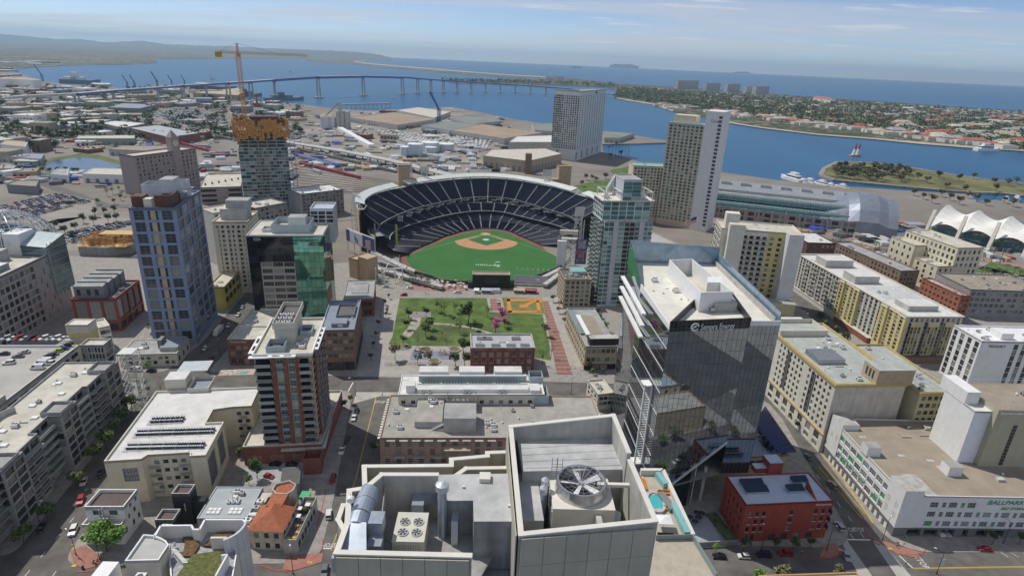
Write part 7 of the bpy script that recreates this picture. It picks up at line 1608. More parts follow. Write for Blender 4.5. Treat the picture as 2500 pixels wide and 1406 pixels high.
mb.tube((W,-3.4,h+1.2),(W+34,-3.4,h+1.2),.1,0,4);mb.build('roof_rail',mMetalL,b.root);b.block(-.02,D*.35,h-.5,W*.8,D+3,h+4.5,mWhite,name='upper_box');text('COURTYARD',1.5,mBrick,b.root,(W+11.5,-2.3,h-3.4),0,depth=.04,name='sign_letters',width=9);b.clutter(W+3,2,W+30,D-2,h+2,12,9);b.done()
h=17.5;b=Bld('storage_warehouse','big white self storage warehouse with green panels and a tan roof','warehouse',(2209,1209),(2620,1216),(2025,1020),h=h,wall=mWhite);W,D=b.W,b.D;f=[(4.6,6.9),(8.6,10.9),(12.6,14.9)];mBase=M('grey base paint',(.17,.17,.17),.8,.06,.4)
cs=[(10+k*6.6+o,10+k*6.6+o+w)for k in range(9)for o,w in((0,2.9),(4.2,1.4))];tx_=b.loc(2430,1225,h)[0];b.face('front',cs,f,'blind',depth=.3,z0=4,skip=lambda i,j:j==2 and cs[i][1]>tx_-1,styles=lambda i,j:'greenp' if(i*5+j*3)%7==0 else None);b.face('front',[(5,10),(11,16),(17,22),(25,27),(30,34),(36,40)],[(.3,3.2)],'open',wall=mBase,depth=1.2,z1=4,maxn=300)
c2=even(D,10,3.6,2.5);b.face('left',c2,f,'blind',depth=.3,z0=4,styles=lambda i,j:'greenp' if(i,j)in((1,2),(2,0),(3,1),(4,2),(7,0),(8,1))else None);b.face('left',even(D,14,1.9,3),[(.1,2.7)],'door',wall=mBase,z1=4);b.face('right');b.face('back');b.roof(par=.4,m=mRoofT,t=.3,cap=mWhite)
for y0,y1,hh in((-.2,8,2),(D-8,D+.2,2)):b.block(-.2,y0,4,6.5,y1,h+hh,mWhite,M('pale stained roof',(.40,.39,.36),.9,.15,.4),name='corner_tower')
for k in range(2):b.win((-.22,6.5-k*4,11),-math.pi/2,1.2,1.8,'dark');b.win((-.22,6.5-k*4,7),-math.pi/2,1.2,1.8,'dark');b.win((-.22,D-2-k*3.4,11),-math.pi/2,1.2,1.8,'dark')
b.block(6.6,.4,h-.4,12,12,h-.35,M('pale stained roof',(.40,.39,.36)),name='roof_patch');x,y=b.loc(2135,1108,h)
for px,py in((2128,1112),(2326,1160)):x,y=b.loc(px,py,h);b.block(x-2,y,h-.4,x+3.2,y+4.2,h+3.4,mWhite,mRoofG,name='roof_hut')
for px,py in((2105,1065),(2200,1110),(2270,1122),(2252,1192),(2295,1138),(2440,1170)):x,y=b.loc(px,py,h);b.block(x-1,y-.8,h-.38,x+1.6,y+.8,h+(.5 if px in(2440,)else-.3),mConc,name='skylight')
mG=M('green lettering',(.05,.34,.11),.6,.04,1);o=text('BALLPARK',2.6,mG,b.root,(tx_,-.1,14.4),0,depth=.05,name='sign_letters',width=13,shear=.25);text('SELF STORAGE',1.5,mG,b.root,(tx_+5.5,-.1,12.3),0,depth=.05,name='sign_letters',width=10,shear=.25);text('BALLPARK SELF STORAGE',1.5,mG,b.root,(-.06,D-9,7.05),-math.pi/2,depth=.04,name='sign_letters',width=D-28);text('619-233-9000',1.3,mG,b.root,(-.06,13.5,7.1),-math.pi/2,depth=.04,name='sign_letters',width=9);b.clutter(14,4,W-8,D-4,h-.4,14,91);b.done()
h=15.8;b=Bld('red_office','four storey red painted brick office with white roof and skylights','office building',(1822,1232),(2037,1222),(1777,1160),h=h,wall=mRedP);W,D=b.W,b.D;f=[(1,2.8),(4.4,6.3),(7.6,9.5),(10.8,12.7)];cf=[(1.6,2.8),(4,5.2),(6.4,7.6),(16.2,17.4),(25,26.2),(27.6,28.8),(30.2,31.2)]
b.face('front',cf,f[1:],'dark',z0=4,depth=.3);b.face('front',[(1.6,2.8),(4,5.2),(10.5,12.8),(15,17.3),(19.5,21.8),(24,26.3)],[(.3,2.9)],'dark',z1=4);b.face('left',even(D,5,1.0,.8),f,'dark',depth=.3);b.face('right',even(D,5,1.0),f,'dark');b.face('back');b.roof(par=.4,m=M('cool white roof',(.55,.60,.68),.6,.04,.2),cap=mRedP)
for a,_ in cf:
 for c,d in f[1:]:b.block(a-.15,-.16,c-.22,a+1.4,-.004,c-.02,mConc,name='sill')
for px,py,w,d in((1812,1188,8,1.6),(1823,1205,8,1.7),(1937,1180,5.6,1.6),(1926,1202,5.8,1.7)):
 x,y=b.loc(px,py,h);mb=MB();mb.box(x,y,h-.4,x+w,y+d+.8,h+.6,1);mb.prism([(x-.1,y-.1),(x+w+.1,y-.1),(x+w+.1,y+d+.9),(x-.1,y+d+.9)],h+.6,[h+.7,h+.7,h+1.5,h+1.5],0);mb.build('skylight',[M('dark skylight glass',(.03,.04,.07),.15,.1,.5),mMetal],b.root)
x,y=b.loc(1878,1160,h);b.block(x,y+1,h-.4,x+5.2,y+6,h+4.4,mRedP,M('cool white roof',(.55,.60,.68)),name='stair_head');b.block(x-4.4,y+2,h-.4,x-.01,y+5,h+1.6,mRedP,M('cool white roof',(.55,.60,.68)),name='stair_head');mb=MB();x,y=b.loc(1990,1216,h);mb.prism([(x,y-.5),(x+.4,y-.5),(x+.4,y+6),(x,y+6)],h-.4,[h-.3,h-.3,h+2.8,h+2.8]);mb.build('ridge_wall',mRedP,b.root)
text('NormanLance',1.0,mWhite,b.root,(W-6.4,-.08,h-1.6),0,depth=.04,name='sign_letters',width=5.6)
for k in range(3):b.block(W-.45,-.9,4.3+k*3.2,W-.3,-.02,5.9+k*3.2,mDark,name='blade_sign');
b.done()
simple('marriott_hotel','cream hotel with sets of three narrow windows near the convention centre','hotel',(2340,605),(2403,604),(2231,561),34,mCream,6,5,12,m=mRoofC,ww=2,hh=3,style='dark',cl=12).done();simple('hotel_wing','tall cream hotel wing left of the convention street','hotel',(2234,599),(2263,599),(2188,577),28,mCream,4,0,4,ww=2,hh=3).done();simple('hotel_wing','lower cream hotel wing in front with a grey side','hotel',(2290,650),(2361,648),(2250,628),20,mCream,4,5,3,ww=2,hh=2.6).done()
simple('long_brick_row','long low brown brick row by the tracks with a green strip','building',(2200,661),(2246,660),(2062,590),15,mBrickB,3,5,20,ww=1.7,hh=2.2,m=mRoofG,cl=8).done();simple('orange_brick_flats','orange brick apartment block with projecting piers','apartment building',(2347,722),(2372,722),(2263,678),19,M('orange brick',(.33,.11,.06),.85,.1,.6),4,2,9,m=mRoofG,cl=6,D=None).done()
simple('grey_flats','long grey apartment block with dark bays at the right edge','apartment building',(2371,706),(2560,712),None,20,M('grey stucco',(.30,.29,.29),.8,.05,.3),4,14,0,D=34,m=mRoofT,style='white',ww=2.6,hh=2.4,cl=26).done()
simple('white_garage','white open parking deck behind the teal tower','parking garage',(1592,640),(1725,628),(1600,556),12,mConc,3,10,4,style='open',ww=4,hh=1.8,m=M('parking deck',(.40,.385,.355)),cl=0).done()
b=simple('low_white_shop','small white rendered building between the keep clear lane and the mirror tower','building',(1460,962),(1500,958),(1453,925),9,mCream2,2,3,3,m=mRoofC);b.done()
h=100;b=simple('slab_hotel','tall tan hotel slab with a white blank end beside the bay','hotel',(1633,298),(1722,306),None,h,M('tan hotel wall',(.60,.49,.34),.8,.04,.3),30,8,0,D=22,style='paneteal',ww=2.6,hh=2.2,cl=4,z0=6);W=b.W;b.block(W+.01,-2,0,W+16,24,h+13,M('pale end wall',(.72,.71,.69),.7,.03,.3),name='blank_end');text('Omni',4,mGreyP,b.root,(W+5,-2.1,h+3),0,depth=.1,name='sign_letters');b.block(W*.1,4,h-1,W*.7,18,h+7,mCream,name='crown');b.band(h-2,h-.6,.8,mTeal)
for k in range(29):b.block(W+12,-2.15,6+k*3.6,W+15,-2.01,8.2+k*3.6,mFrameD,name='end_window')
b.done();h=HZ(1556,540,1545,402);simple('hotel_wing','lower tan wing of the tall slab hotel with square green windows','hotel',(1547,404),(1640,408),None,h,M('tan hotel wall',(.46,.37,.24)),17,11,0,D=24,style='panegreen',ww=2.3,hh=2,m=mTeal,cl=3,z0=5).done()
for FL,FR,lab in(((1354,219),(1411,222),'white gridded bayfront hotel tower, left slab'),((1417,223),(1481,218),'white gridded bayfront hotel tower, right slab')):
 b=Bld('grid_hotel',lab,'hotel',FL,FR,h=108,D=30,wall=mSteelW,yaw=None,group='slabs of the bayfront hotel');f=floors(18,101,24,2.6);b.face('front',even(b.W,11,2.9),f,'pane',depth=.3,styles=lambda i,j:'panegreen' if False else None);b.face('front',even(b.W,6,5),[(2,15)],'pane',z1=17.9)if 0 else None
 b.face('left',even(30,8,2.6),f,'pane',depth=.3);b.face('right');b.face('back');b.roof(par=1.5,m=mRoofG);[b.block(k*b.W/5+1,-.1,3,k*b.W/5+5,-.02,14,mFrameD,name='base_window')for k in range(5)]
 text('Hilton',5,mDark,b.root,(b.W*.55,-.1,102.3),0,depth=.1,name='sign_letters')if 'right' in lab else None;b.done()
p,q=Vector(G(1725,528)),Vector(G(2176,581));d=q-p;yw=math.atan2(d.y,d.x);b=Bld('convention_center','long convention centre with teal glazed terraces and a curved metal end','convention centre',h=24,W=d.length,D=90,yaw=yw,origin=p,wall=M('mauve concrete',(.36,.31,.29),.8,.05,.3));W=b.W;b.face('front',even(W,22,W/22-2),[(1,4),(6,10)],'pane',depth=.6,z1=11.5);b.face('left',z1=11.5);b.face('right',z1=11.5)
b.block(0,3,11.4,W,90,11.5,mRoofG,name='terrace');mGl=M('teal barrel glass',(.10,.24,.24),.15,.15,.3,metal=.2)
for y0,z0,z1,n in((4,11.5,17,44),(13,18,24,60)):
 for k in range(n):
  x0,x1=W*.82*k/n+.3,W*.82*(k+1)/n-.3;mb=MB();pr=[(y0,z0),(y0+.6,z0+(z1-z0)*.5),(y0+2.2,z0+(z1-z0)*.85),(y0+5,z1)]
  for(ya,za),(yb,zb)in zip(pr,pr[1:]):mb.poly([(x0,ya,za),(x1,ya,za),(x1,yb,zb),(x0,yb,zb)])
  mb.build('barrel_pane',mGl,b.root)
 b.block(0,y0+1.2,z0-.5,W*.86,90,z1-1,mConc,mRoofG,name='terrace_wall')
b.block(0,30,22,W*.95,90,26,mConc,M('grey metal roof',(.26,.28,.29),.6,.08,.1),name='hall_roof')
for k in range(7):b.block(W*(.05+.12*k),60,26,W*(.11+.12*k),70,29,mConc,mRoofB,name='roof_monitor')
for k in range(12):b.block(W*(.06+k*.075),-1.2,0,W*(.06+k*.075)+2.2,-.01,13,name='buttress')
mb=MB();n=10;cols=[]
for i in range(9):
 x=W*.62+(W*.40)*i/8;a=math.sin(min(1,(i+1)/6)*math.pi/2);cols.append([(x,(2 if i<4 else-1.6)+80*k/n,(11 if i<4 else 9.5 if i>6 else 13)+22*a*math.sin(math.pi*k/n)**.6)for k in range(n+1)])
for u,v in zip(cols,cols[1:]):
 for k in range(n):mb.poly([u[k],v[k],v[k+1],u[k+1]])
[mb.poly([(u[0][0],u[0][1],0),(v[0][0],v[0][1],0),v[0],u[0]])for u,v in zip(cols[4:],cols[5:])];e=cols[-1];mb.poly(e+[(e[-1][0],e[-1][1],0),(e[0][0],e[0][1],0)]);e=cols[0];mb.poly([(e[0][0],e[0][1],0),(e[-1][0],e[-1][1],0)]+e[::-1]);mb.build('curved_end',M('blue grey metal skin',(.24,.27,.32),.45,.06,.2,metal=.3),b.root);b.done()
p,q=Vector(G(2262,575)),Vector(G(2560,640));d=(q-p).normalized();nrm=Vector((-d.y,d.x));yw=math.atan2(d.y,d.x);o=empty('sail_pavilion','row of white tent roofs between raking concrete pylons','pavilion',(p.x,p.y,0),yw);bw=27;mTent=M('tent white',(.76,.75,.70),.7,.03,.2)
for k in range(5):
 mb=MB();n=8;g=[[(k*bw+bw*i/n,4+62*j/n,(9+5*math.sin(math.pi*i/n))*(1-math.sin(math.pi*j/n)**.7)+(20+8*abs(2*i/n-1)**1.6)*math.sin(math.pi*j/n)**.7)for i in range(n+1)]for j in range(n+1)]
 for j in range(n):
  for i in range(n):mb.poly([g[j][i],g[j][i+1],g[j+1][i+1],g[j+1][i]])
 mb.build('tent',mTent,o,smooth=True);mb=MB();mb.prism([(k*bw-1.6,-12),(k*bw+1.6,-12),(k*bw+1.6,6),(k*bw-1.6,6)],[0,0,0,0],[20,20,34,34])if 0 else mb.poly([(k*bw-1.4,-9,0),(k*bw+1.4,-9,0),(k*bw+1.4,3,26),(k*bw-1.4,3,26)]);mb.poly([(k*bw+1.4,-9,0),(k*bw+1.4,-3,0),(k*bw+1.4,5,26),(k*bw+1.4,3,26)]);mb.poly([(k*bw-1.4,-3,0),(k*bw-1.4,-9,0),(k*bw-1.4,3,26),(k*bw-1.4,5,26)]);mb.poly([(k*bw-1.4,3,26),(k*bw+1.4,3,26),(k*bw+1.4,5,26),(k*bw-1.4,5,26)]);mb.build('pylon',mCream2,o)
mb=MB();mb.box(0,10,0,150,62,12,0,1);mb.build('hall_base',[mConcD,M('planted deck',(.08,.10,.04),.9,.3,.3)],o)
for k in range(40):mb=MB();mb.box(k*3.7,9,3,k*3.7+3.2,9.9,8);mb.build('barrel_pane',mGl,o)
# ----- port, railway, industry, bridge and the island
rr=random.Random(21)
def road(pp,w,z=.02,m=mAsph,name='road'):ribbon(pp,w,z,m,name)
sheet('yard',P((880,395),(1000,440),(1180,425),(1240,340),(1100,262),(830,275),(720,320),(735,420),(860,470)),.01,mIndus)
road([(2700,730),(2300,622),(2000,556),(1700,505),(1500,470),(1250,440),(1000,408),(760,358),(560,330),(300,268),(120,225)],24,.03,M('harbour road',(.27,.25,.22),.9,.08,.1))
road([(2760,704),(2600,668),(2402,634),(2165,596),(1974,564),(1740,537)],9,.06,M('promenade red paving',(.36,.19,.16),.9,.08,.3));road([(2760,745),(2600,700),(2402,655),(2165,612),(1974,578),(1740,548)],12,.05,mAsph);road([(2760,775),(2600,725),(2402,676),(2165,628),(1974,592),(1740,560)],10,.055,M('railway ballast',(.20,.175,.15),.95,.12,.2))
road([(0,432),(160,510),(230,555),(330,640)],16,.03);road([(-40,560),(120,500),(330,505),(480,470)],14,.034);road([(180,340),(340,405),(460,445),(640,470)],11,.032,mIndus);road([(500,500),(700,470),(860,470)],12,.036);road([(-20,395),(110,450),(250,500)],12,.036)
sheet('lawn',P((1400,455),(1460,440),(1560,445),(1500,470),(1430,472)),.05,mGrass);sheet('lawn',P((1490,415),(1545,405),(1560,425),(1500,430)),.05,mGrass);sheet('lawn',P((2420,640),(2520,660),(2520,690),(2380,660)),.05,mGrass)
sheet('reservoir_bank',P((85,402),(130,385),(200,375),(240,378),(340,408),(300,425),(120,425)),.05,M('green bank',(.10,.14,.035),.95,.2,.05));sheet('reservoir',P((95,405),(135,391),(215,384),(300,405),(262,420),(130,422)),.15,M('pond water',(.09,.115,.16),.15,.05,.01))
for pp in([(0,545),(90,470),(230,490),(240,520),(150,545)],[(95,620),(60,560),(140,535),(310,520),(330,560),(205,610)]):sheet('parking_lot',P(*pp),.05,M('parking lot',(.27,.245,.21),.9,.1,.03))
def inpoly(p,poly):
 c=False
 for i in range(len(poly)):
  (x1,y1),(x2,y2)=poly[i-1],poly[i]
  if(y1>p[1])!=(y2>p[1])and p[0]<(x2-x1)*(p[1]-y1)/(y2-y1)+x1:c=not c
 return c
def shed(name,lab,cat,roof,h,wall,mr,grp=None,nw=0):
 q=ccw(P(*roof,z=h));c=Vector(q[0]);o=empty(name,lab,cat,(c.x,c.y,0),0,grp);r=[(x-c.x,y-c.y)for x,y in q];mb=MB();mb.prism(r,0,h-.6,0,top=False);mb.build('wall',wall,o);mb=MB();mb.poly([(x,y,h-.6)for x,y in r]);mb.ring(r,.5,h-.7,h,1);mb.build('roof',[mr,wall],o)
 for k in range(len(r)):
  a,b_=Vector(r[k]),Vector(r[(k+1)%len(r)]);L=(b_-a).length
  if(b_-a).x>abs((b_-a).y)*.3 or nw>1:
   d=(b_-a)/L;n_=max(1,int(L/9));nv=Vector((d.y,-d.x))*.12
   for i in range(min(n_,12)):p=a+d*(L*(i+.3)/n_)+nv;mb=MB();mb.box(0,0,0,min(4,L/n_*.5),.1,h*.45);mb.build('door',mGreyP,o,(p.x,p.y,.2),math.atan2(d.y,d.x))
 return o
mTanR,mGrR=M('tan sheet roof',(.33,.25,.17),.9,.08,.02),M('green grey sheet roof',(.20,.22,.19),.9,.08,.02)
for lab,roof,h,mr in(('port transit shed with patched tan and grey roof, nearest the silos',[(850,286),(961,274),(1065,291),(971,305)],11,mTanR),('port shed with pale roof behind the patched tan one',[(968,269),(1020,262),(1100,273),(1060,288)],11,mRoofC),('long tan roofed port shed left of the gridded hotel',[(1100,318),(1176,303),(1325,324),(1231,338)],12,mTanR),('green grey roofed port shed at the edge of the water',[(1099,284),(1186,282),(1223,296),(1160,302)],11,mGrR),('green grey shed joined to the long tan shed',[(1028,306),(1090,296),(1174,303),(1098,318)],12,mGrR),('low shed on the pier right of the gridded hotel',[(1478,320),(1549,325),(1512,337),(1476,336)],10,mGrR),('green shed behind the gridded hotel',[(1298,302),(1352,300),(1352,321),(1305,318)],11,mGrR),('white rendered exhibition shed left of the gridded hotel base',[(1242,347),(1262,333),(1352,330),(1352,347)],22,mRoofW)):shed('port_shed',lab,'warehouse',roof,h,mConc,mr,'sheds of the port terminal')
o=shed('parking_garage','big beige parking garage in front of the gridded hotel','parking garage',[(1180,380),(1200,365),(1330,362),(1372,375),(1290,393)],17,mTan,mRoofC,nw=2);x,y=G(1281,425);mb=MB();mb.box(0,0,0,9,9,28);mb.build('stair_tower',mBrickB,o,(x-o.location.x,y-o.location.y,0))
for cx,by,w,hp,lab in((991,383,28,26,'white storage tank, leftmost of the five'),(1014,384,38,34,'largest white storage tank in front of the five'),(1050,374,43,28,'wide white storage tank at the back of the five'),(1052,378,28,20,'smallest white storage tank in the middle of the five'),(1090,373,36,23,'white storage tank, rightmost of the five')):
 a,b_=Vector(G(cx-w/2,by-4)),Vector(G(cx+w/2,by-4));r_=(b_-a).length/2;c=(a+b_)/2;z=zat(tuple(c),cx,by-4-hp+5);o=empty('storage_tank',lab,'storage tank',(c.x,c.y,0),0,'white storage tanks');mb=MB();mb.cyl(0,0,0,z,r_,0,28);mb.build('shell',M('pale blue white tank',(.55,.64,.70),.5,.04,.2,streak=.05),o);mb=MB();mb.cyl(0,0,z,z+1.2,r_,0,28,r2=.5);mb.build('roof',mWhite,o)
for cx,lab in((795,'left of two grain bins with cone tops'),(812,'right of two grain bins with cone tops')):x,y=G(cx,314);o=empty('grain_bin',lab,'silo',(x,y,0),0,'grain bins');mb=MB();mb.cyl(0,0,0,24,10,0,20);mb.build('shell',mMetalL,o);mb=MB();mb.cyl(0,0,24,31,10.4,0,20,r2=1);mb.build('cone_roof',mTan,o)
x,y=G(838,316);o=empty('silo_block','tall row of concrete silos with a sloping conveyor','silo',(x,y,0));mb=MB()
for k in range(6):
 mb=MB();mb.cyl((k%3)*9-9,(k//3)*9,0,36,4.6,0,14);mb.build('silo',mConc,o)
mb=MB();mb.tube((-46,30,20),(-8,8,52),1.8,0,4);mb.box(-10,4,36,-4,10,54);mb.build('conveyor',mMetal,o)
mb=MB();a,b_=Vector(G(830,318)),Vector(G(908,362));mb.prism(strip(a,b_,11),0,6);tag(mb.build('conveyor_shed',mWhite),'long thin white conveyor roof running down from the silos','shed');mb=MB();a,b_=Vector(G(835,266)),Vector(G(952,262));mb.prism(strip(a,b_,8),9,13)
for k in range(12):c=a+(b_-a)*k/11;mb.box(c.x-.6,c.y-.6,-2,c.x+.6,c.y+.6,9)
tag(mb.build('pier_gallery',mConc),'long white covered gallery on piles over the bay','pier')
ORD=('first','second','third','fourth','fifth','sixth','seventh','eighth','ninth');tm=MB();tm.box(-6,-1.3,1,6,1.3,3.9);tm.box(-5,-1,.2,5,1,1);tme=tm.mesh('trailer',[mWhite]);n=0
for r_ in range(9):
 a,b_=Vector(G(925+r_*20-(r_%3)*12,326+r_*4.4)),Vector(G(1010+r_*26,312+r_*5.2));a,b_=Vector(G(915+r_*9,322+r_*3.2)),Vector(G(1210-r_*2,345+r_*2.6));d=(b_-a).normalized()
 for k in range(26):
  if rr.random()<.22:continue
  p=a+(b_-a)*k/26;o=ob('trailer',tme,None,(p.x,p.y,0),math.atan2(d.y,d.x)+1.5);tag(o,f'white box trailer in the {ORD[r_]} row counted from the silos side','trailer',f'white trailers, {ORD[r_]} row');n+=1
def train(p,q,m,lab,L=14,w=3,h=4,grp=None,gap=1.2):
 a,b_=Vector(G(*p)),Vector(G(*q));n=max(1,int((b_-a).length/(L+gap)));d=(b_-a).normalized();ang=math.atan2(d.y,d.x);o=empty('train',lab,'train',(a.x,a.y,0),ang,grp);mb=MB();mb.box(0,-w/2,1,L,w/2,h);me=mb.mesh('wagon',[m]);mb=MB();[mb.box(x,-1.1,0,x+2.4,1.1,1)for x in(1,L-3.4)];mw=mb.mesh('bogies',[mDark])
 for k in range(n):w_=ob('wagon',me,o,(k*(L+gap),0,0));ob('bogies',mw,w_)
mTB,mTR,mTG=M('blue wagon',(.05,.09,.42),.5,.08,.2),M('red wagon',(.36,.035,.045),.5,.1,.2),M('grey wagon',(.20,.19,.18),.7,.15,.2);mTO=M('orange wagon',(.42,.20,.06),.6,.1,.2)
for k in range(3):train((722+k*4,381+k*2.6),(842-k*6,412+k*1),mTB if k<2 else mGreyP,('upper','middle','lower')[k]+' of the long blue trains beside the red one',22,3,4.6,'blue trains')
train((732,402),(762,410),mTR,'short red train left of the long red train');train((764,409),(882,438),mTR,'long red train in the railway yard');train((765,419),(800,430),mMetalL,'short silver train below the red trains',20);train((735,370),(890,404),mTG,'long train of grey hopper wagons below the viaduct');train((890,404),(918,412),mTO,'orange locomotive pair at the end of the hopper train',18);train((920,412),(970,424),mTG,'grey hopper wagons right of the orange locomotive');train((430,318),(575,345),mTG,'grey goods train left of the unfinished tower');train((430,350),(560,384),mTR,'row of red wagons left of the unfinished tower');train((715,325),(780,347),mTG,'black tank wagons above the viaduct',12);train((330,300),(420,318),mTG,'distant grey wagons beside the car field')
for k in range(9):
 a,b_=Vector(G(720,405+k*7)),Vector(G(985,448+k*3.4));mb=MB()
 for s in(-.75,.75):n_=Vector((-(b_-a).y,(b_-a).x)).normalized()*s;mb.prism(strip(a+n_,b_+n_,.25),.02,.25)
 tag(mb.build('railway_track',M('rail steel',(.10,.085,.075),.6,.1,.5)),kind='structure')
vp=[(560,320),(720,350),(850,371),(960,393),(1060,418),(1130,436)];q=[Vector(G(*p,8))for p in vp];c=q[0];o=empty('road_viaduct','elevated road on columns across the railway yard','viaduct',(c.x,c.y,0));mb=MB();mp=MB()
for a,b_ in zip(q,q[1:]):
 mb.prism([(x-c.x,y-c.y)for x,y in strip(a,b_,14)],7,8.6)
 for k in range(6):p=a+(b_-a)*k/6-c;mp=MB();mp.cyl(p.x,p.y,0,7,1,0,8);mp.build('column',mConcD,o)
mb.build('deck',mConc,o)
mb=MB();a,b_,c_=Vector(G(370,283)),Vector(G(500,318)),Vector(G(560,290))
for i in range(26):
 for k in range(44):
  if rr.random()<.1:continue
  p=a+(b_-a)*(i/26)+(c_-b_)*(k/44)*1.0;mb.box(p.x-1,p.y-2.2,0,p.x+1,p.y+2.2,1.5,rr.choice((0,0,1,2)))
tag(mb.build('car_field',[PAINT['white'],PAINT['silver'],PAINT['navy']]),'field of new cars parked in dense rows by the port','cars',kind='stuff')
def litter(name,lab,n,pick,seed):
 r=random.Random(seed);mb=MB();k=0
 while k<n:
  px,py=pick(r);c=G(px,py)
  if not inpoly(c,land)or(85<px<340 and 372<py<428):k+=1;continue
  k+=1;d=math.hypot(*c);w,l,h=r.choice(((2.5,6,2.6),(2.5,12,3.6),(1.9,4.5,1.5),(1.9,4.5,1.5),(4,9,3)))
  a=r.choice((.1,1.67,.55));u,v=math.cos(a),math.sin(a);m=r.choice((0,0,0,1,1,2,2,5,5,6,0,1,2,6,5,r.choice((3,4))));nn=r.randint(1,7)
  for i in range(nn):
   x,y=c[0]-v*i*(w+.7),c[1]+u*i*(w+.7);mb.prism([(x-u*l/2+v*w/2,y-v*l/2-u*w/2),(x+u*l/2+v*w/2,y+v*l/2-u*w/2),(x+u*l/2-v*w/2,y+v*l/2+u*w/2),(x-u*l/2-v*w/2,y-v*l/2+u*w/2)],.02,h,m)
 tag(mb.build(name,[PAINT['white'],PAINT['silver'],PAINT['grey'],mTR,mTB,mTan,PAINT['navy']]),lab,kind='stuff')
litter('yard_clutter','small trucks, containers and cars strewn over the port yards',520,lambda r:(r.uniform(700,1250),r.uniform(272,420)),61)
litter('yard_clutter','parked vehicles and stacks between the industrial buildings',900,lambda r:(r.uniform(-20,720),212+240*r.random()**1.3),62)
litter('yard_clutter','parked vehicles along the bayfront roads and lots',160,lambda r:(r.uniform(1980,2560),r.uniform(548,640)),63)
mShip=M('navy grey ship',(.15,.18,.22),.6,.08,.1)
def ship(lab,p,q,w,h,m,sup):
 a,b_=Vector(G(*p,-2)),Vector(G(*q,-2));L=(b_-a).length;o=empty('ship',lab,'ship',(a.x,a.y,-2),math.atan2((b_-a).y,(b_-a).x));mb=MB();mb.prism([(0,-w*.4),(L*.8,-w/2),(L,0),(L*.8,w/2),(0,w*.4)],0,[h,h,h*1.3,h,h]);mb.build('hull',m,o)
 for x0,x1,z in sup:mb=MB();mb.box(L*x0,-w*.35,h,L*x1,w*.35,h+z);mb.build('superstructure',m if m is mShip else mWhite,o)
 mb=MB();mb.tube((L*.45,0,h),(L*.45,0,h*3.4),.8,0,5);mb.build('mast',mMetal,o)
ship('grey warship moored near the silos, right one',(645,246),(742,245),18,9,mShip,((.2,.7,7),(.35,.5,16)));ship('grey warship moored behind the first by the bridge',(560,235),(640,236),18,9,mShip,((.2,.7,7),(.4,.55,15)));ship('large ship with white superstructure left of the shipyard cranes',(150,203),(247,207),30,14,M('green grey hull',(.12,.19,.22)),((.1,.6,10),(.3,.45,26)));ship('long dark ship in the shipyard under the bridge',(470,218),(580,226),30,16,M('dark brown hull',(.13,.10,.10)),((.1,.5,8),));ship('dark freighter far out on the ocean',(1397,166.5),(1421,167),40,30,M('dark hull',(.08,.09,.12)),((.1,.9,20),))
for px,py,py2,lab in((105,200,160,'blue shipyard crane beside the large ship'),(312,214,184,'dark shipyard crane left of the pair by the bridge'),(330,214,184,'thin leaning shipyard crane by the bridge'),(385,212,176,'yellow shipyard crane with a long jib'),(420,208,184,'shipyard crane right of the yellow one'),(451,206,184,'upright shipyard crane with yellow cab'),(1072,297,225,'blue dock crane standing by the port sheds')):
 b0=G(px,py);z=zat(b0,px,py2);o=empty('dock_crane',lab,'crane',(*b0,0));mb=MB();w=z*.09;lattice(mb,(0,0,0),(0,0,z*.45),w,4,z*.012);mb.build('tower',M('crane blue',(.06,.13,.32))if 'blue' in lab else mDark,o);mb=MB();lattice(mb,(0,0,z*.4),(-z*.32,0,z),w*.5,6,z*.01);mb.build('jib',M('crane blue',(.06,.13,.32))if 'blue' in lab else mDark,o)
deckpx=[(20,236),(100,231),(188,227.5),(279,220),(386,213),(447,208),(504,205),(558,201.6),(615,198),(672,194),(776,187),(887,185),(983,187.5),(1020,191),(1052,193.5),(1083,195.5),(1116,197.5),(1150,199.5),(1185,201.6),(1221,204),(1258,206.6),(1295,209),(1332,211.7),(1400,217),(1450,223),(1497,229.5)]
basepx=[(20,259),(105,258),(191,257),(280,249),(388,247),(450,247),(507,244),(560,245),(615,240),(672,234),(779,238),(888,232),(983,228.5),(1020,226),(1052,225),(1083,224.5),(1116,223.8),(1150,224),(1185,224),(1221,224.8),(1258,226),(1295,227.6),(1332,229),(1400,231),(1450,234),(1499,240)]
pts=[Vector((*G(*b_),zat(G(*b_),b_[0],d_[1])))for d_,b_ in zip(deckpx,basepx)];br=empty('bay_bridge','long curving blue bridge on paired concrete piers across the bay','bridge',tuple(pts[0]*Vector((1,1,0))if 0 else(pts[0].x,pts[0].y,0)));c=pts[0];mBl=M('bridge blue',(.055,.13,.36),.6,.05,.02)
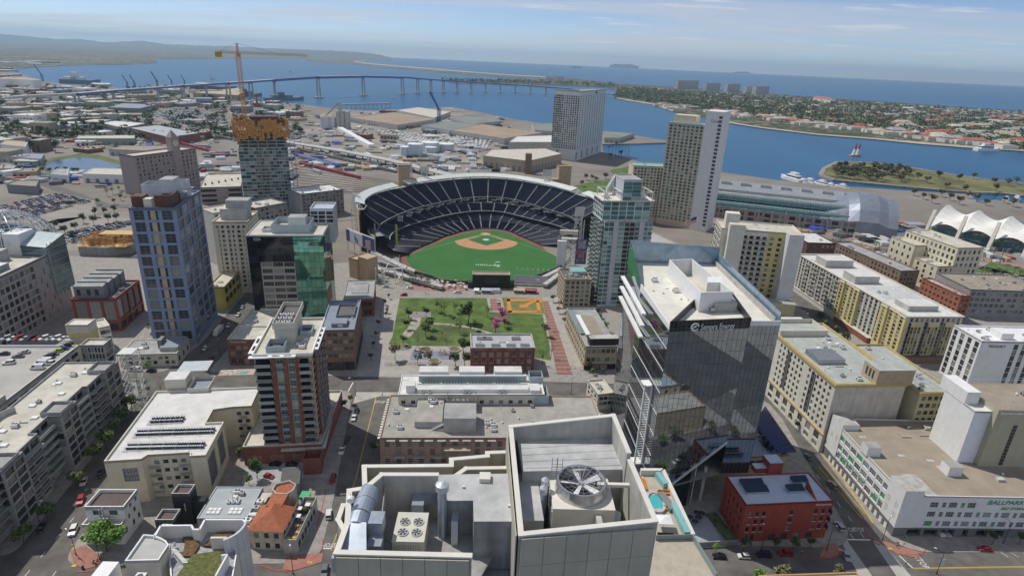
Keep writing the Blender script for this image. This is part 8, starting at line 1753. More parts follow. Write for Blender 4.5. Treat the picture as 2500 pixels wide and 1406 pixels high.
for i,(a,b_)in enumerate(zip(pts,pts[1:])):
 d=Vector((b_.x-a.x,b_.y-a.y,0)).normalized();nn=Vector((-d.y,d.x,0))*9;t=7.5 if 9<=i<=11 else 5.5;mb=MB();lo,A1,B1=Vector((0,0,-t)),a-Vector((c.x,c.y,0)),b_-Vector((c.x,c.y,0));v=[A1-nn,B1-nn,B1+nn,A1+nn]
 mb.poly(v,1);mb.poly([x+lo for x in v][::-1]);mb.poly([v[0]+lo,v[1]+lo,v[1],v[0]]);mb.poly([v[2]+lo,v[3]+lo,v[3],v[2]]);mb.build('deck_span',[mBl if i>1 else mConc,mConc],br)
 mb=MB()
 for s in(-.55,.55):p=A1+nn*s;mb.tube((p.x+nn.x*s*.3,p.y+nn.y*s*.3,-2),(p.x,p.y,max(3,A1.z-t)),3.4 if A1.z>25 else 2.4,0,6,2.2)
 mb.box(A1.x-4,A1.y-9,max(2,A1.z-t-3),A1.x+4,A1.y+9,max(3,A1.z-t))if i>0 else None
 if i>=9:mb.box(A1.x-14,A1.y-12,-2.5,A1.x+14,A1.y+12,1.5 if i<12 else .5)
 mb.build('pier',mConc,br)
cols=[('white',mWhite,mRoofW),('pale',mConc,mRoofC),('grey',mConcD,mRoofG),('tan',mTan,mRoofT),('brown',mBrickB,mRoofG),('pale green',M('pale green wall',(.28,.36,.28),.8,.05,.3),mRoofC),('brick red',mBrick,mRoofT),('blue grey',mRoofB,mRoofB)]
special=[('big blue grey warehouse with a brick end wall',[(315,312),(385,305),(488,325),(412,335)],13,mBrick,M('pale metal roof',(.36,.39,.42))),('white roofed warehouse above the blue grey one',[(245,300),(280,295),(358,301),(300,312)],10,mConc,mRoofW),('pale green warehouse along the street by the pond',[(180,338),(195,332),(330,329),(328,338)],10,cols[5][1],mRoofC),('long white warehouse below the pond',[(200,424),(228,410),(332,412),(340,428)],10,mWhite,mRoofC),('white house at the pond corner',[(123,425),(140,411),(168,412),(165,428)],9,mWhite,mRoofG),('curved roof grey hall left of the junction',[(15,450),(40,440),(95,440),(88,455)],9,mGreyP,mRoofT),('pale low hall behind the clock building',[(265,364),(300,355),(420,356),(400,370)],9,mConc,mRoofT),('brown freight shed with bridge behind it',[(580,215),(470,226),(580,233),(600,222)],14,mTan,mTan),('white apartment block at the left edge',[(0,352),(15,342),(68,346),(62,358)],16,mWhite,mTan),('long grey shed at the left edge above the pond',[(0,380),(60,374),(108,375),(100,388)],8,mConc,mRoofB),('long blue roofed shed beside the bridge',[(262,262),(300,252),(385,255),(340,265)],12,mGreyP,mRoofB)]
for lab,roof,h,w,m in special:shed('warehouse',lab,'warehouse',roof,h,w,m)
for cx,cy,w,lab in((22,213,26,'wide white storage tank farthest left by the shipyard'),(62,214,30,'second wide white storage tank by the shipyard'),(90,217,14,'small white storage tank by the shipyard')):
 c=G(cx,cy);mb=MB();mb.cyl(0,0,0,26,w*1.1,0,24);mb.cyl(0,0,26,31,w*1.1,1,24,r2=2);o=mb.build('storage_tank',[mWhite,mTan]);o.location=(*c,0);tag(o,lab,'storage tank')
def place_of(px,py,z):
 if z==7:return 'beyond the shipyard '+('at the edge' if px<60 else 'by the white sheds' if px<170 else 'near the airfield')
 if z==5:return 'among the port sheds '+('left of the tanks' if px<980 else 'behind the tanks')
 if z==4:return 'between the crane tower and the silos'
 return('behind the bridge' if py<235 else 'before the bridge' if py<262 else 'above the pond' if py<372 else 'beside the pond')+(' at the far left' if px<110 else ' left of the clock tower' if px<330 else ' between the clock and crane towers')
zones=[(0,210,560,262,95),(0,262,330,300,42),(0,300,250,372,36),(430,300,560,345,6),(580,245,760,300,16),(860,262,1080,345,12),(0,378,90,440,8),(-90,150,380,205,90)]
for zi,(x0,y0,x1,y1,n)in enumerate(zones):
 for k in range(n):
  px,py=rr.uniform(x0,x1),rr.uniform(y0,y1)
  if zi==7 and(py>150+(170-px)*.25 and px>40 or py<150):continue
  if py<230 and px>250 and zi==0 and py<226:continue
  c=Vector(G(px,py));kk=rr.choice(cols);d=c.length;w,l=rr.uniform(.010,.028)*d,rr.uniform(.014,.030)*d;w,l=min(w,70),min(l,90);h=rr.uniform(4,9)if rr.random()<.85 else rr.uniform(10,18);a=rr.choice((.06,.06,.5,-.35))+rr.uniform(-.03,.03)
  mb=MB();mb.box(-w/2,-l/2,0,w/2,l/2,h,0,1)
  for i in range(rr.randint(0,3)):u,v=rr.uniform(-.4,.3)*w,rr.uniform(-.4,.3)*l;mb.box(u,v,h,u+w*.08,v+l*.08,h+1.6,0)
  for i in range(int(w/6)):mb.box(-w/2+2+i*6,-l/2-.1,.5,-w/2+5+i*6,-l/2,h*.6,2)
  o=mb.build('industrial_building',[kk[1],kk[2],mFrameD]);o.location=(c.x,c.y,0);o.rotation_euler[2]=a
  lab=f"{'small' if w * l < 700 else 'wide' if w > l else 'deep'} {kk[0]} walled building {place_of(px, py, zi)}";tag(o,lab,'building',lab.replace('building','buildings'))
mCw=M('condo white',(.50,.51,.50),.7,.04,.1);
for cx,by,w,hp,lab in((1679,217,50,20,'widest seaside tower block, leftmost of the row on the island'),(1740,222,34,19,'second seaside tower block from the left on the island'),(1790,226,30,21,'third seaside tower block from the left on the island'),(1829,229,15,19,'narrow seaside tower block on the island'),(1860,231,32,20,'rightmost seaside tower block on the island'),(1345,195,12,8,'small far tower pair on the strand, left'),(1368,196,18,9,'small far tower pair on the strand, right')):
 a,b_=Vector(G(cx-w/2,by)),Vector(G(cx+w/2,by));z=zat(tuple((a+b_)/2),cx,by-hp);L=(b_-a).length;b=Bld('condo_tower',lab,'apartment tower',h=z,W=L,D=28,yaw=math.atan2((b_-a).y,(b_-a).x),origin=a,wall=mCw,group='island tower blocks');b.face('front',even(L,max(3,int(L/14)),9),floors(2,z-2,12,z/12-2.2),'pane',depth=1);b.face('left');b.face('right');b.face('back');b.roof(par=1,m=mRoofW);b.block(L*.35,8,z-1,L*.6,18,z+5,mCw,name='lift_room');b.done()
shed('resort_hotel','long red roofed resort hotel on the far shore of the island','hotel',[(1985,240),(1990,234),(2030,240),(2028,246)],18,mCream2,M('red tile roof',(.40,.13,.09),.8,.08,.05))
hm=[]
for wm,rm in((mWhite,mTan),(mCream2,M('red tile roof',(.40,.13,.09))),(mTan,mRoofG),(mWhite,mRoofC),(mConc,M('red tile roof',(.40,.13,.09)))):
 mb=MB();mb.box(-9,-6,0,9,6,6);mb.prism([(-10,-7),(10,-7),(10,7),(-10,7)],6,6.2,1);mb.poly([(-10,-7,6.2),(10,-7,6.2),(8,0,9.5),(-8,0,9.5)],1);mb.poly([(10,7,6.2),(-10,7,6.2),(-8,0,9.5),(8,0,9.5)],1);mb.poly([(10,-7,6.2),(10,7,6.2),(8,0,9.5)],1);mb.poly([(-10,7,6.2),(-10,-7,6.2),(-8,0,9.5)],1)
 for i in range(4):mb.box(-8+i*4.4,-6.1,1.5,-6+i*4.4,-6,4.5,2)
 hm.append(mb.mesh('island_house',[wm,rm,mFrameD]))
k=0
while k<290:
 px=rr.uniform(1560,2520);py=rr.uniform(0,1);top=215+(px-1560)*.066;bot=258+(px-1560)*.118;py=top+(bot-top)*(.12+.86*py**.7)
 c=G(px,py)
 if not inpoly(c,cor_shore)or(px<1750 and rr.random()<.7):continue
 hk=rr.randrange(5);o=ob('island_house',hm[hk],None,(c[0],c[1],-.3),rr.uniform(-.3,.3)+.1);s=rr.uniform(.9,2.4)if px>2150 else rr.uniform(.9,1.7);o.scale=(s*rr.uniform(.8,1.5),s,s*.8);lab=('brown roofed','red tiled','grey roofed','pale','concrete and red tile')[hk]+' house on the island '+('near the channel shore' if(py-top)/(bot-top)>.72 else 'in the middle streets' if(py-top)/(bot-top)>.4 else 'towards the ocean')+(' at the left' if px<1900 else ' in the centre' if px<2220 else ' at the right');tag(o,lab,'house',lab.replace('house','houses'));k+=1
mb=MB();k=0;c0_=[(-9,-6),(9,-6),(9,6),(-9,6)]
while k<1300:
 px=rr.uniform(1600,2540);top=215+(px-1560)*.066;py=top+(44+(px-1560)*.052)*rr.random();c=G(px,py)
 if not inpoly(c,cor_shore)or(px<2000 and rr.random()<.6):k+=.3;continue
 k+=1;s=rr.uniform(.9,2.2);a=rr.uniform(-.3,.4);u,v=math.cos(a)*s,math.sin(a)*s;q=[(c[0]+x*u-y*v,c[1]+x*v+y*u)for x,y in c0_];m=rr.choice((1,1,2,3,3,4));mb.prism(q,-.3,6*s**.5,0,m)
tag(mb.build('island_roofs',[mCream2,M('red tile roof',(.40,.13,.09)),mRoofC,mTan,mRoofG]),'hundreds of further small houses across the island',kind='stuff')
def forest(name,lab,pick,n,r0,r1,m,seed,leaves=26):
 r=random.Random(seed);mb=MB();k=0
 while k<n:
  c=pick(r)
  if c is None:continue
  k+=1;R0=r.uniform(r0,r1);hh=R0*r.uniform(1.0,1.6)
  for i in range(leaves):
   q=Vector((r.gauss(0,.5),r.gauss(0,.5),r.uniform(-.5,.6)));p=Vector((c[0]+q.x*R0,c[1]+q.y*R0,max(.5,hh*.75+q.z*R0*.9)));a=Vector((r.gauss(0,1),r.gauss(0,1),r.gauss(0,.6))).normalized()*R0*.42;b_=a.cross(Vector((r.gauss(0,.4),r.gauss(0,.4),1))).normalized()*R0*.34;mb.poly([p-a,p-b_,p+a,p+b_])
 return tag(mb.build(name,m),lab,kind='stuff')
def pk1(r):
 px=r.uniform(1505,2530);top=214+(px-1510)*.062;bot=240+(px-1510)*.128;py=top+(bot-top)*r.random()**.8;c=G(px,py);return c if inpoly(c,cor_shore)else None
forest('island_trees','dark leafy trees covering the island',pk1,1900,5,11,mLeafD,1,18);forest('island_trees','olive trees mixed through the island',pk1,1300,5,10,mLeafO,2,18);forest('island_trees','green trees mixed through the island',pk1,1500,5,10,mLeaf,3,18)
def pk2(r):
 px,py=r.uniform(0,740),r.uniform(212,345);c=G(px,py);return c if inpoly(c,land)and r.random()<.6 else None
forest('far_trees','scattered trees between the far industrial buildings',pk2,420,4,9,mLeafD,4);
def pk3(r):px=r.uniform(1070,1500);py=196+(px-1070)*.028+r.uniform(0,8);c=G(px,py);return c if inpoly(c,cor_shore)else None
forest('far_trees','trees and low houses along the far strand',pk3,160,9,16,mLeafD,5,14)
for px,hp in((1965,20),(1978,16),(2120,13),(2202,14),(2220,15),(2236,15),(2463,16),(2492,12)):
 py=214+(px-1510)*.066+6;c=G(px,py);z=zat(c,px,py-hp);mb=MB();
 for i in range(7):f=i/7;mb.cyl(0,0,z*(.15+.85*f),z*(.15+.85*(f+.1)),z*.16*(1.05-f),0,8,r2=.5)
 o=empty('island_pine','tall dark pine standing above the island roofs','tree',(*c,0),0,'tall pines on the island');mb.build('crown',mLeafD,o);mb=MB();mb.tube((0,0,0),(0,0,z*.3),z*.02,0,5);mb.build('trunk',mBark,o)
for dx,lab in((0,'left red and white inflatable pylon on the channel'),(9,'right red and white inflatable pylon on the channel')):
 c=G(2083+dx,379);z=zat(c,2087+dx,350);k_=z/27;o=empty('air_gate',lab,'inflatable pylon',(*c,-2),0,'pair of air race pylons');mb=MB();mb.tube((0,0,2),(1.2*k_,0,16*k_),4.2*k_,0,12,2.6*k_);mb.build('white_part',mWhite,o);mb=MB();mb.tube((1.2*k_,0,16*k_),(2.2*k_,0,29*k_),2.6*k_,0,12,1.2*k_);mb.build('red_top',M('inflatable red',(.5,.03,.05),.5,.04,1),o);mb=MB();mb.box(-6,-5,0,6,5,2.5);mb.build('float',M('float orange',(.5,.28,.05),.5,.05,1),o)
def boat(lab,p,L,ang,grp=None,m=mWhite):
 c=G(*p,-2);w=L*.26;o=empty('boat',lab,'boat',(*c,-2),ang,grp);mb=MB();mb.prism([(-L/2,-w/2),(L*.2,-w/2),(L/2,0),(L*.2,w/2),(-L/2,w/2)],0,[L*.10,L*.10,L*.13,L*.10,L*.10]);mb.build('hull',m,o);mb=MB();mb.box(-L*.35,-w*.36,L*.1,L*.15,w*.36,L*.2,0);mb.box(-L*.25,-w*.3,L*.2,L*.02,w*.3,L*.28);mb.build('cabin',mWhite,o);mb=MB();mb.box(-L*.351,-w*.37,L*.13,L*.155,w*.37,L*.17);mb.build('windows',mFrameD,o);mb=MB();mb.tube((-L*.1,0,L*.28),(-L*.1,0,L*.5),.12,0,4);mb.build('mast',mMetal,o)
for p,L,lab in(((1931,440),44,'largest white yacht moored behind the convention centre'),((1957,446),24,'white motor yacht beside the largest one'),((1973,446),26,'white yacht, third from the left behind the convention centre'),((2001,452),30,'white yacht left of the last two by the park'),((2024,456),22,'small white yacht near the park causeway'),((2053,459),24,'white yacht nearest the park causeway')):boat(lab,p,L,1.9,'yachts behind the convention centre')
for p,L,a,lab in(((520,194),30,.2,'white boat crossing the bay under the bridge'),((1333,243),16,.6,'small sail boat left of the gridded hotel'),((710,177),30,.1,'dark boat far across the bay'),((960,240),14,.4,'small boat right of the bridge pier'),((2410,369),60,.1,'ferry at the island landing'),((2378,236),30,.4,'tiny boat on the open ocean'),((2480,492),30,.8,'white yacht in the basin behind the sail roofs'),((2455,490),22,.8,'second white yacht in the basin behind the sail roofs')):boat(lab,p,L,a)
# ----- trees, vehicles, people, street furniture
def trees(kind,lab,grp,pts,s=1.,z=.15):
 for i,p in enumerate(pts):
  x,y=G(*p);tree(kind,x,y,lab if isinstance(lab,str)else lab[i],grp,s,z)
tree('big',*G(262,1345),'big bright green tree at the corner beside the white stucco house',None,1.05,.15)
tree('tall',*G(628,1168),'tall feathery green tree in the small car park below the brick tower',None,.85,.15);tree('round',*G(608,1186),'small round tree left of the tall feathery one',None,.7,.15);tree('dark',*G(746,1276),'dark round tree beside the terrace of the red roofed house',None,.7,.15);tree('round',*G(585,1115),'green shrubby tree squeezed beside the cream block',None,.8)
trees('round','street tree along the grey loft block','trees along the loft street',[(262,1098),(280,1065),(300,1040),(236,1130),(322,1005),(190,1190),(120,1270),(60,1330)],1.25);trees('bare','leafless tree on the little plaza by the lattice tower','bare plaza trees',[(380,985),(360,1010),(395,960)]);trees('bright','young bright tree in the street by the white warehouse','young trees by the warehouse',[(355,945),(362,905)],.7)
trees('street','street tree below the brick tower','trees of the brick tower street',[(855,985),(842,1000),(912,1110)],1.0);tree('bright',*G(390,808),'green bushes at the foot of the blue tower',None,1.0);tree('round',*G(372,812),'darker bush at the foot of the blue tower',None,1.)
park_t=[('dark',1143,790,1.2,'largest leafy tree in the middle of the park'),('street',998,780,1.2,'tree left of the mauve court in the park'),('street',992,805,1.1,'tree below the mauve court on the path'),('street',1040,775,1.2,'tree right of the mauve court'),('sparse',1066,762,1.1,'thin tree at the top of the lawn'),('sparse',1084,768,1.1,'second thin tree at the top of the lawn'),('sparse',1110,764,1.,'slender tree on the upper lawn'),('street',1106,790,.9,'low dark tree left of the largest park tree'),('round',1047,805,1.,'spreading tree over the park path'),('round',1040,822,1.,'bushy tree on the worn lawn'),('bare',1080,830,1.2,'leafless tree on the worn lawn'),('sparse',1122,815,1.2,'thin tall tree on the worn lawn'),('street',1158,806,1.,'tree right of the largest park tree'),('street',985,845,1.2,'tree in the round stone planter at the park corner'),('bare',1020,850,1.2,'bare tree beside the playground'),('bare',1090,845,1.1,'bare tree above the playground'),('round',1132,865,1.3,'leafy tree beside the brick warehouse'),('dark',1112,895,.8,'dark tree left of the brick warehouse base'),('dark',1135,895,.8,'dark tree nearest the brick warehouse base'),('olive',1020,890,1.,'grey green tree by the playground railing'),('olive',1045,888,1.,'second grey green tree by the playground railing'),('olive',965,880,1.3,'pale tree at the planter on the plaza corner'),('olive',1330,822,1.2,'tree at the lower right of the lawn'),('pink',1225,785,1.1,'tall pink blossoming tree in the park'),('pink',1232,800,.9,'smaller pink blossoming tree behind the tall one'),('pink',1210,815,1.1,'pink blossoming tree nearest the brick warehouse'),('sparse',1190,775,1,'thin tree left of the pink trees'),('bare',1325,890,1.4,'bare tree right of the brick warehouse'),('bare',1345,875,1.3,'bare tree by the brick path')]
for k,x,y,s,lab in park_t:tree(k,*G(x,y),lab,None,s*1.2,.2)
trees('street','young tree in the row along the left park walk','trees along the left park walk',[(945,765),(940,745),(949,730),(943,775),(940,745),(925,800),(918,825),(912,850),(905,880)],.8);trees('olive','sparse tree in the row beside the brick path','trees beside the brick path',[(1350+k*7+(k%2)*9,738+k*14)for k in range(13)],.9);trees('fanpalm','palm in the cluster under the outfield ramp','palms under the outfield ramp',[(1000,690),(1008,692),(1016,694),(1030,697),(1045,700)],1.1)
tree('bright',*G(1477,810),'bright green tree on the terrace behind the low tan block',None,1.2);trees('dark','dark tree on the terrace behind the low tan block','terrace trees of the tan block',[(1450,790),(1462,795),(1455,775)],.9);trees('bright',['bright sapling before the low tan block, left','bright sapling before the low tan block, right'],None,[(1447,915),(1472,912)],.6)
trees('street',['street tree before the red brick office, leftmost','street tree before the red brick office, second from left','street tree before the red brick office, third from left','street tree before the red brick office, rightmost'],None,[(1814,1348),(1890,1343),(1934,1342),(1976,1338)],1.);tree('bright',*G(1747,1350),'small bright sapling beside the plaza wall',None,.7,.15)
trees('street',['dark street tree before the storage front, left','dark street tree before the storage front, right'],None,[(2420,1330),(2487,1330)],1.);trees('olive',['olive tree poking up at the bottom edge, left','olive tree poking up at the bottom edge, right'],None,[(1905,1432),(2045,1432)],1.3);tree('bright',*G(1850,1430),'bright tree poking up at the bottom edge',None,1.1)
trees('street','street tree along the cream corner hotel','trees along the corner hotel',[(1895,960),(1918,1000),(1928,1025),(1945,1050),(1880,930)],1.1);trees('dark','street tree on the diagonal street before the yellow flats','trees of the diagonal street',[(2010,815),(2035,830),(2060,845),(2120,900),(2000,790)],.9)
trees('palm','palm along the promenade of the convention centre','palms along the tracks',[(2100+k*33,612+k*9)for k in range(12)]+[(1760+k*48,535+k*11)for k in range(7)],1.2,0);trees('fanpalm','low palm in the grove at the right edge','low palm grove',[(2395+k*13,672+(k%3)*8)for k in range(10)],1.2,0);trees('tallpalm','tall palm before the sail pavilion','tall palms before the sails',[(2365,620),(2382,628),(2420,640),(2440,645)],1.2,0)
r3=random.Random(33);trees('gum','spreading gum tree in the marina park','gum trees of the marina park',[(2035+r3.uniform(0,175),0)for _ in range(0)]+[(px,405+(px-2030)*.085+r3.uniform(2,30))for px in[2035+k*3.6 for k in range(52)]],1.35,.3)
trees('gum','leafy tree on the bayfront ground behind the sail roofs','trees behind the sail roofs',[(2230+k*22,478+(k%3)*8+k)for k in range(12)],1.,0);trees('gum','lone tree on the dry lawn of the marina park','park lawn trees',[(2240,440),(2262,448),(2290,436),(2340,442),(2375,438),(2425,452),(2460,455),(2480,450),(2430,468),(2355,470),(2310,462)],1.1,.3);trees('gum','dark leafy tree on the green hotel lawn','trees on the hotel lawn',[(1430,440),(1445,440),(1455,445),(1478,438),(1505,445),(1420,455),(1490,385),(1515,380)],.8,.05);trees('tallpalm','palm on the bay walk by the gridded hotel','bay walk palms',[(1485+k*8,392-k)for k in range(7)],1.5,0)
trees('dark','tree between the rows of the big parking lot','parking lot trees',[(205,545),(232,530),(255,525),(280,520),(285,540),(160,575),(185,565),(230,550),(265,545),(120,580),(180,590),(135,560)],.9);trees('bright','bright green street tree past the timber frame','bright trees of the far street',[(240,500),(280,500),(295,490),(200,592),(155,350),(160,345),(62,455)],1.1);trees('sparse','thin tree by the junction left of the blue tower','thin junction trees',[(262,480),(275,475),(300,480),(292,470)],1.3);trees('round','bush on the bank of the pond','bushes round the pond',[(85+k*19,425-abs(k-2)*1)for k in range(5)]+[(180,424),(190,424),(205,372),(230,372),(190,376),(330,405)],1.2);trees('dark','tree among the sheds left of the pond','trees among the left sheds',[(45,315),(140,290),(160,320),(210,315),(125,345),(250,318),(180,345),(100,335),(20,365),(135,372),(75,375)],1.8)
LK=('silver','white','grey','black','blue','red','white','silver','navy','beige')
def carz(kind,col,p,ang,lab,grp=None,z=.02):car(kind,col,*G(*p,z),ang,lab,grp,z)
UP=math.pi/2+.09
for k,c,p,a,lab in(('sedan','white',(205,1178),UP+.3,'white sedan parked along the loft street'),('sedan','black',(245,1160),UP+.3,'black sedan behind the white one on the loft street'),('suv','white',(180,1298),UP+.25,'white car parked beside the stucco house'),('sedan','black',(100,1292),UP+.25,'dark car in the shade of the lofts'),('suv','red',(198,1224),UP+.3,'red car half hidden by twigs above the stucco house'),('suv','white',(803,1258),UP+math.pi+.15,'white suv driving on the street left of the plant rooftop'),('suv','grey',(793,1398),UP+.05,'dark grey car at the bottom of the left street'),('suv','red',(813,1172),UP,'red suv parked below the brick tower'),('sedan','white',(864,1022),UP,'white car with the red roof rack on the tower street'),('pickup','white',(835,1102),UP,'white pickup parked lower on the tower street'),('sedan','black',(847,1075),UP,'black car between the white ones on the tower street'),('sedan','navy',(870,1005),UP,'dark green car nearest the crossing of the tower street'),('hatch','red',(657,1165),UP+1.2,'bright red car under the feathery tree'),('sedan','black',(672,1135),0,'black car by the garage doors of the brick tower'),('sedan','black',(712,1136),0,'second black car by the garage doors'),('van','white',(330,905),0,'white van parked before the white warehouse'),('sedan','black',(370,907),0,'black car behind the white van'),('sedan','red',(515,877),UP,'red car by the brick bank'),('hatch','white',(501,853),UP,'white car driving below the blue tower'),('sedan','white',(582,770),UP,'white car at the far end of the blue tower street'),('sedan','silver',(592,752),UP,'silver car farthest up the blue tower street'),('pickup','white',(560,796),UP,'white pickup ahead of the box truck'),('sedan','black',(1755,1360),0,'black car, leftmost of the row before the red brick office'),('hatch','white',(1815,1360),0,'white hatchback in the row before the red brick office'),('suv','navy',(1864,1356),0,'dark blue car in the row before the red brick office'),('suv','red',(1917,1353),0,'red car, rightmost of the row before the red brick office'),('sedan','silver',(2066,1360),UP-.25,'silver car turning at the corner by the red brick office'),('suv','silver',(2048,1287),UP+math.pi,'silver car waiting at the stop bar'),('suv','beige',(2032,1186),UP+math.pi,'beige car parked at the yellow kerb'),('sedan','grey',(1972,1117),UP+math.pi,'grey car farther up the right street'),('sedan','red',(2403,1342),0,'dark red car parked before the storage front'),('pickup','white',(1117,716),0,'white pickup on the plaza behind the outfield'),('pickup','white',(1217,737),UP,'white utility truck by the brick bands'),('sedan','grey',(1218,744),UP,'dark cart beside the utility truck'),('suv','white',(1000,705),.2,'white car under the outfield ramp'),('sedan','silver',(942,702),0,'silver car by the curved roof brick hall'),('suv','red',(986,722),.3,'red maintenance cart at the lawn corner'),('sedan','black',(1441,946),.1,'black car by the crossing before the small white building'),('sedan','white',(1965,765),UP+.6,'white car on the diagonal street'),('suv','white',(2290,1300),UP,'white suv in the storage carport'),('suv','silver',(2305,1301),UP,'silver car in the storage carport')):carz(k,c,p,a,lab)
for i,(px,py)in enumerate([(1847,1048),(1857,1062),(1866,1076),(1874,1088),(1884,1098)]):car('sedan',LK[i],*G(px,py,8.2),.3,'car parked under the blue solar canopy','cars under the solar canopy',8.2)
gz=hG-1.1;n=0
for i,c in enumerate(('silver','white','red','silver','black','red','white','silver','white','white')):car('sedan' if i%2 else 'suv',c,*G(16+i*15.4,828+(i%2),gz),UP-.55,f'{c} car in the back row of the garage roof' if c in('black',)else f'{c} car parked in the back row of the garage roof','back row on the garage roof',gz)
for k,c,p,a,lab in(('suv','white',(22,888),.3,'white suv on the open garage deck, nearest left'),('sedan','silver',(60,862),.25,'silver car on the open garage deck'),('sedan','grey',(45,872),.25,'dark grey sedan beside the silver one on the deck'),('sedan','navy',(10,866),.2,'blue car at the left edge of the deck'),('hatch','lime',(143,858),.15,'lime green car on the garage roof'),('sedan','blue',(155,853),.15,'blue car next to the lime green one'),('suv','black',(165,846),.15,'black car behind the blue one on the garage roof'),('suv','black',(120,873),.15,'black suv below the lime green car'),('sedan','grey',(130,866),.15,'dark car between the black suv and the lime car'),('van','white',(102,890),.15,'white van at the garage roof edge'),('van','white',(112,884),.15,'second white van at the garage roof edge'),('van','white',(92,900),.15,'third white van at the garage roof edge'),('suv','white',(120,889),.15,'white suv by the vans')):car(k,c,*G(*p,gz),a,lab,None,gz)
n=0
for lot,(a,b_,c_),ni,nk,lab in((0,((30,540),(230,490),(120,470)),7,26,'car in the dusty lot left of the junction'),(1,((105,610),(330,545),(240,512)),9,34,'car in the big parking lot with trees'),(2,((345,440),(25,395),(120,440)),1,2,'car'),(3,((55,402),(150,455),(150,455)),1,26,'car parked along the pond street'),(4,((235,380),(330,408),(330,408)),1,20,'white car parked along the pond bank'),(5,((210,447),(330,440),(330,440)),1,9,'car before the long white warehouse')):
 if lot==2:continue
 A,B_,C_=Vector(G(*a)),Vector(G(*b_)),Vector(G(*c_))
 for i in range(ni):
  for k in range(nk):
   if r3.random()<.2 or n>250:continue
   if lot<2:p=A+(B_-A)*(k/nk)+(C_-B_)*(i/ni)*(.9)
   else:p=A+(B_-A)*(k/nk)
   col=r3.choice(LK)if lot!=4 else r3.choice(('white','white','silver'));car(r3.choice(('sedan','suv','hatch')),col,p.x,p.y,math.atan2((B_-A).y,(B_-A).x)+(1.57 if lot<2 else 0)+r3.uniform(-.06,.06),f'{col} '+lab.replace('white car','car')+(f', {ORD[i]} row' if lot<2 else ''),f'{col} cars, lot {lot} row {i}',.06,full=False);n+=1
for p,L,m,lab in(((168,497),12,mConcD,'long grey green bus in the dusty lot'),((535,812),8,mWhite,'white box truck on the street below the blue tower'),((258,453),12,PAINT['blue'],'blue topped bus behind the blue tower'),((247,458),12,PAINT['silver'],'silver bus beside the blue topped one')):
 x,y=G(*p);o=empty('bus' if 'bus' in lab else 'box_truck',lab,'bus' if 'bus' in lab else 'truck',(x,y,.02),.2 if 'bus' in lab else UP);mb=MB();mb.box(-L/2,-1.25,.7,L/2,1.25,3.2);mb.build('body',m,o);mb=MB();mb.box(-L/2+.4,-1.28,1.7,L/2-.4,1.28,2.5)if 'bus' in lab else mb.box(-L/2-1.8,-1.1,.6,-L/2-.02,1.1,2.3);mb.build('windows' if 'bus' in lab else 'cab',mCarGlass if 'bus' in lab else mWhite,o);p_=car_proto('van')
 for a in(-L*.33,L*.3):
  for s in(-1,1):ob('wheel',p_['wheel'],o,(a,s*1.2,.36))
def lamp(p,lab,h=8.5,arm=2.2,ang=0.,grp='street lamps'):
 x,y=G(*p);o=empty('street_lamp',lab,'street lamp',(x,y,.15),ang,grp);mb=MB();mb.tube((0,0,0),(0,0,h),.11,0,6,.07);mb.cyl(0,0,0,.8,.22,0,8,r2=.14);mb.build('pole',mDark,o);mb=MB();mb.tube((0,0,h),(arm,0,h+.35),.05,0,5);mb.build('arm',mDark,o);mb=MB();mb.box(arm-.1,-.16,h+.25,arm+.7,.16,h+.42);mb.build('lamp_head',mWhite,o);return o
for p,lab,an in(((186,1354),'street lamp with a yellow sign at the stucco house corner',2.6),((244,1366),'shorter lamp post by the big bright tree',2),((2154,1318),'lamp post at the storage corner',.8),((2018,1342),'lamp post at the red office corner',.6),((1858,1343),'lamp post before the red brick office',1.5),((2449,1326),'lamp post before the storage front',1.5),((2286,1400),'bent arm street lamp with a white banner at the bottom right',2.4),((96,1274),'lamp post with banners in the shade of the lofts',0),((868,965),'signal pole at the crossing by the brick tower',3),((1394,962),'slim pole beside the keep clear lane',1),((492,862),'lamp post below the blue tower',2),((538,870),'signal pole by the brick bank',2),((838,905),'lamp post at the brown block corner',1),((930,790),'lamp on the left park walk',1),((1240,820),'tall dark light mast in the park',1),((716,1400),'leaning lamp post shadowing the red ramp',2)):lamp(p,lab,13 if 'mast' in lab else 8.5,2.2,an)
x,y=G(186,1354);mb=MB();mb.box(-.5,-.05,3.4,.5,.05,4.4);o=mb.build('road_sign',M('yellow sign',(.62,.60,.03),.5,.03,1));o.location=(x,y-.2,0);tag(o,'yellow diamond road sign on the corner lamp post','sign')
x,y=G(2286,1400);mb=MB();mb.box(.1,-.03,3.2,1.1,.03,6);o=mb.build('banner',M('white blue banner',(.55,.60,.68),.6,.2,1.2));o.location=(x,y,.15);tag(o,'white and blue banner hanging from the bent arm lamp','banner')
for z in range(4):pass
x,y=G(345,970);o=empty('blade_sign','tall teal sign reading LOFT on a pole at the plaza','sign',(x,y,.15),.1);mb=MB();mb.tube((0,0,0),(0,0,9),.1,0,6);mb.build('pole',mDark,o)
for k,t in enumerate('LOFT'):mb=MB();mb.box(-.8,-.1,7.4-k*1.7,.8,.1,8.9-k*1.7);mb.build('panel',M('dark teal sign',(.03,.16,.14),.5,.05,1),o);text(t,1.5,mWhite,o,(-.45,-.12,7.65-k*1.7),0,depth=.01,name='letter')
for i in range(8):x,y=G(334+i*4.4,974);mb=MB();mb.box(-.25,-1.2,.15,.25,1.2,.65);o=mb.build('bench',mDark);o.location=(x,y,0);tag(o,'dark bench in the row on the little plaza','bench','benches on the little plaza')
